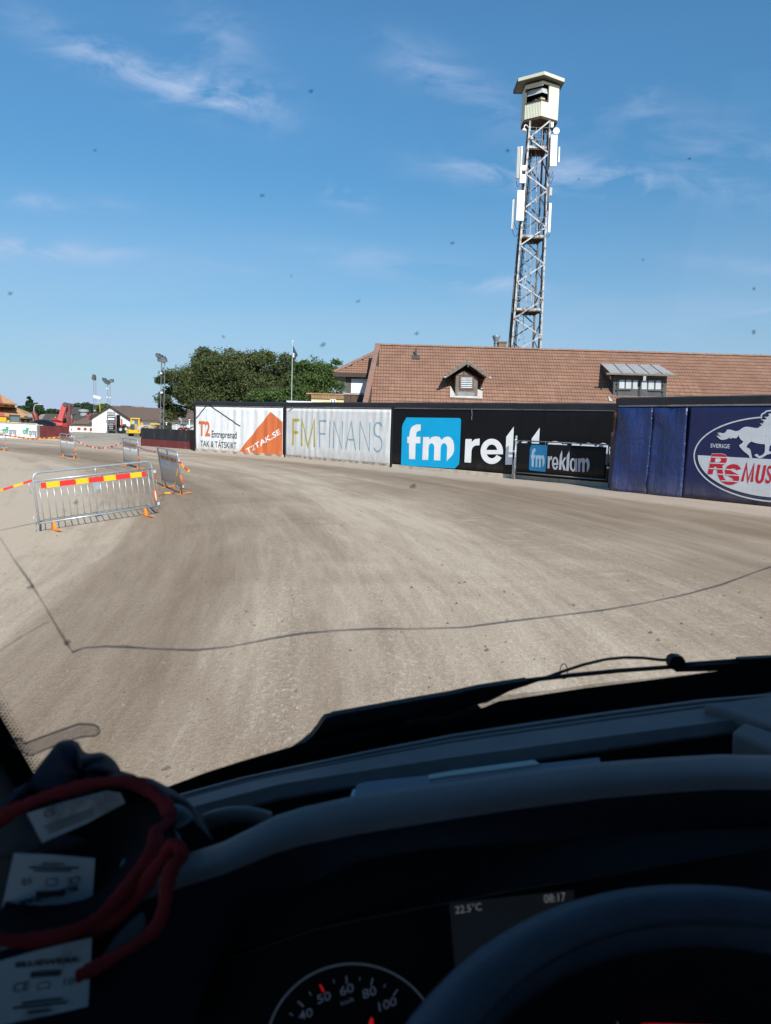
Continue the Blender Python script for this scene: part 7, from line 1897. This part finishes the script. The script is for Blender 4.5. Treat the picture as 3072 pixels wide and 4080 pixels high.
def braid(P_, r):
    """flat sewn fabric edging: oval section lying in the cuff edge, puckered along its length"""
    Q = []
    for i in range(len(P_) - 1):
        p0, p1, p2, p3 = P_[max(i - 1, 0)], P_[i], P_[i + 1], P_[min(i + 2, len(P_) - 1)]
        for k in range(5):
            t_ = k / 5; Q.append(0.5 * ((2 * p1) + (p2 - p0) * t_ + (2 * p0 - 5 * p1 + 4 * p2 - p3) * t_ * t_ + (3 * p1 - p0 - 3 * p2 + p3) * t_ ** 3))
    Q.append(P_[-1]); rows = []; rnd_ = random.Random(len(P_))
    for i, p in enumerate(Q):
        T_ = (Q[min(i + 1, len(Q) - 1)] - Q[max(i - 1, 0)]).normalized(); w = T_.cross(FT).normalized()
        k = r * (1 + .10 * math.sin(i * 1.9) + .14 * math.sin(i * .37) + rnd_.uniform(-.05, .05)); sk = .25 * math.sin(i * .21)
        rows.append([p + (w * math.cos(a) * k + (FT + w * sk) * math.sin(a) * k * .42) for a in [2 * PI * j / 10 for j in range(10)]])
    return MB().grid(rows, closed=True)
gl1 = thing('work_glove', 'navy work glove with red bound cuff opening towards the camera, upper one of two', 'glove', tuple(tp(-.06, .62, -.40)), 'work gloves on the dashboard')
pillow(MB(), z((170, 640), (205, 540), (262, 440), (340, 342), (395, 275), (468, 254), (530, 274), (562, 330), (612, 362), (722, 354), (790, 400), (830, 462), (858, 525), (1000, 590), (1060, 660), (900, 720), (500, 740), (220, 740)), .64, .035).build('hand', m_gnavy, gl1, smooth=True)
pillow(MB(), z((860, 535), (925, 512), (1010, 515), (1100, 555), (1200, 612), (1300, 680), (1380, 780), (1440, 890), (1470, 960), (1380, 990), (1250, 960), (1150, 880), (1120, 750), (1000, 650)), .635, .03).build('thumb', m_gnavy, gl1, smooth=True)
pillow(MB(), z((-80, 900), (60, 640), (150, 575), (200, 560), (210, 700), (100, 760), (-80, 860)), .62, .02).build('finger', m_gnavy, gl1, smooth=True)
pillow(MB(), z((1180, 700), (1270, 714), (1330, 790), (1250, 860), (1150, 872), (1120, 900), (1215, 905), (1248, 940), (1180, 985), (1080, 1020), (1040, 960), (1090, 850), (1160, 800)), .60, .012).build('lining_fold', m_gteal, gl1, smooth=True)
rim = z((-90, 880), (60, 760), (200, 690), (330, 640), (500, 592), (640, 562), (760, 545), (870, 548), (960, 572), (1040, 618), (1110, 672), (1155, 735), (1165, 790), (1130, 845), (1085, 890), (1062, 980), (1000, 1090), (900, 1235), (780, 1385), (690, 1470), (560, 1550), (400, 1605), (200, 1635), (50, 1635), (-90, 1615))
rf_ = [.60 - .10 * (1 - math.cos(PI * i / (len(rim) - 1))) / 2 for i in range(len(rim))]
RIM = [TF(x, y, f) for (x, y), f in zip(rim, rf_)]
c = sum(RIM, Vector()) / len(RIM)
braid(RIM, .0056).build('binding', m_gred, gl1, smooth=True)
MB().grid([RIM, [c + (p - c) * .9 + FT * .05 - UT * .01 for p in RIM], [c + (p - c) * .6 + FT * .09 - UT * .02 for p in RIM], [c + (p - c) * .05 + FT * .10 - UT * .02 for p in RIM]]).build('cuff_inside', m_gdark, gl1, smooth=True)
pillow(MB(), z((-60, 1060), (100, 920), (250, 880), (420, 900), (620, 950), (500, 1000), (250, 1030), (60, 1080)), .57, .004).build('inner_fold', M('grey_lining', (.045, .045, .052), .9), gl1, smooth=True)
MB().tube([TF(*ZI(x, y), .56) for x, y in [(862, 1080), (830, 1190), (770, 1290), (700, 1360)]], [.002, .004, .004, .002], 8).build('lining_edge', m_gteal, gl1, smooth=True)
pla = Plane(TF(*ZI(500, 790), .565), RT, UT)
la = lambda x, y: pla.px(*ZI(x, y))
MB().prism([pla.pt(*la(*p)) for p in [(185, 765), (470, 680), (740, 610), (830, 625), (862, 690), (600, 830), (290, 965)]], -pla.n * .001).build('care_label', m_glab, gl1)
text_quad('label_text', 'CE', m_gink, gl1, pla, la(312, 790), la(385, 758), la(300, 742), .0012)
for k in range(3): decal('label_line', m_gink, gl1, pla, *stroke([la(300 + 15 * k, 880 + 20 * k - 30), la(650, 720 + 22 * k)], .0008), .0012)
plb = Plane(TF(*ZI(330, 1260), .545), RT, UT); lb_ = lambda x, y: plb.px(*ZI(x, y))
MB().prism([plb.pt(*lb_(*p)) for p in [(95, 1040), (370, 1050), (655, 1075), (632, 1410), (480, 1440), (330, 1475), (200, 1492), (70, 1470), (10, 1425)]], -plb.n * .001).build('care_label', m_glab, gl1)
text_on('label_text', 'BLUEWEAR', m_gink, gl1, plb, (lb_(130, 1395)[0], lb_(130, 1395)[1]), (lb_(545, 1395)[0], lb_(130, 1355)[1]), .0012, bold=.03, flip=True)
decal('label_bar', m_gink, gl1, plb, *poly2([lb_(245, 1292), lb_(440, 1285), lb_(438, 1328), lb_(247, 1336)]), .0012)
text_on('label_text', 'CE', m_gink, gl1, plb, lb_(462, 1255), (lb_(555, 1250)[0], lb_(462, 1205)[1]), .0012, flip=True)
text_on('label_text', '10', m_gink, gl1, plb, lb_(155, 1258), (lb_(215, 1250)[0], lb_(155, 1205)[1]), .0012, flip=True)
for k, (x0, x1, y) in enumerate(((230, 490, 1150), (200, 540, 1128), (290, 440, 1103))): decal('label_line', m_gink, gl1, plb, *stroke([lb_(x0, y), lb_(x1, y + 3)], .0012), .0012)
decal('label_box', m_gink, gl1, plb, *stroke([lb_(318, 1205), lb_(390, 1207), lb_(388, 1250), lb_(318, 1248), lb_(318, 1205)], .0006), .0012)

gl2 = thing('work_glove', 'navy work glove with red binding and large white care label, lower one of two', 'glove', tuple(tp(-.06, .52, -.46)), 'work gloves on the dashboard')
rim2 = z((-90, 1820), (60, 1770), (250, 1705), (450, 1640), (650, 1575), (780, 1500), (880, 1410), (965, 1310), (1050, 1170), (1110, 1080), (1165, 1000), (1195, 985), (1235, 1005), (1258, 1058), (1205, 1110), (1160, 1210), (1140, 1350), (1105, 1490), (1050, 1580), (960, 1650), (830, 1725), (700, 1800), (600, 1850), (520, 1890))
R2_ = [TF(x, y, .535 - .05 * i / len(rim2)) for i, (x, y) in enumerate(rim2)]
braid(R2_, .0054).build('binding', m_gred, gl2, smooth=True)
pillow(MB(), z((-120, 1660), (100, 1640), (420, 1610), (650, 1550), (800, 1430), (950, 1260), (1080, 1080), (1180, 1000), (1230, 1060), (1150, 1250), (1110, 1460), (1000, 1610), (800, 1720), (620, 1830), (600, 2080), (300, 2200), (-120, 2260)), .585, .02).build('cuff', m_gdark, gl2, smooth=True)
pillow(MB(), z((700, 1760), (790, 1610), (900, 1500), (985, 1440), (1000, 1540), (930, 1620), (800, 1700)), .535, .003).build('lining_fold', M('pale_lining', (.10, .13, .16), .9), gl2, smooth=True)
pillow(MB(), z((-100, 1690), (0, 1680), (110, 1690), (60, 1740), (-100, 1760)), .53, .003).build('lining_fold', m_gteal, gl2, smooth=True)
plc = Plane(TF(*ZI(300, 1900), .515), RT, UT); lc = lambda x, y: plc.px(*ZI(x, y))
MB().prism([plc.pt(*lc(*p)) for p in [(-60, 1800), (200, 1725), (430, 1665), (632, 1620), (622, 1850), (605, 2090), (440, 2130), (200, 2180), (-60, 2235)]], -plc.n * .001).build('care_label', m_glab, gl2)
text_quad('label_text', 'BLUEWEAR', m_gink, gl2, plc, lc(108, 1818), lc(545, 1780), lc(108, 1778), .0012, bold=.03)
decal('label_bar', m_gink, gl2, plc, *poly2([lc(212, 1845), lc(415, 1832), lc(413, 1872), lc(208, 1888)]), .0012)
text_quad('label_text', 'CE', m_gink, gl2, plc, lc(85, 1990), lc(195, 1970), lc(92, 1925), .0012)
text_quad('label_text', '10', m_gink, gl2, plc, lc(440, 1940), lc(512, 1930), lc(440, 1892), .0012)
for x0, x1, y0, y1 in ((150, 430, 2060, 2030), (90, 460, 2095, 2055), (190, 355, 2125, 2105)): decal('label_line', m_gink, gl2, plc, *stroke([lc(x0, y0), lc(x1, y1)], .0016), .0012)
decal('label_box', m_gink, gl2, plc, *stroke([lc(258, 1925), lc(335, 1910), lc(338, 1955), lc(258, 1965), lc(258, 1925)], .0006), .0012)

for o in list(bpy.data.objects):
    if '_loc' in o.keys(): del o['_loc']
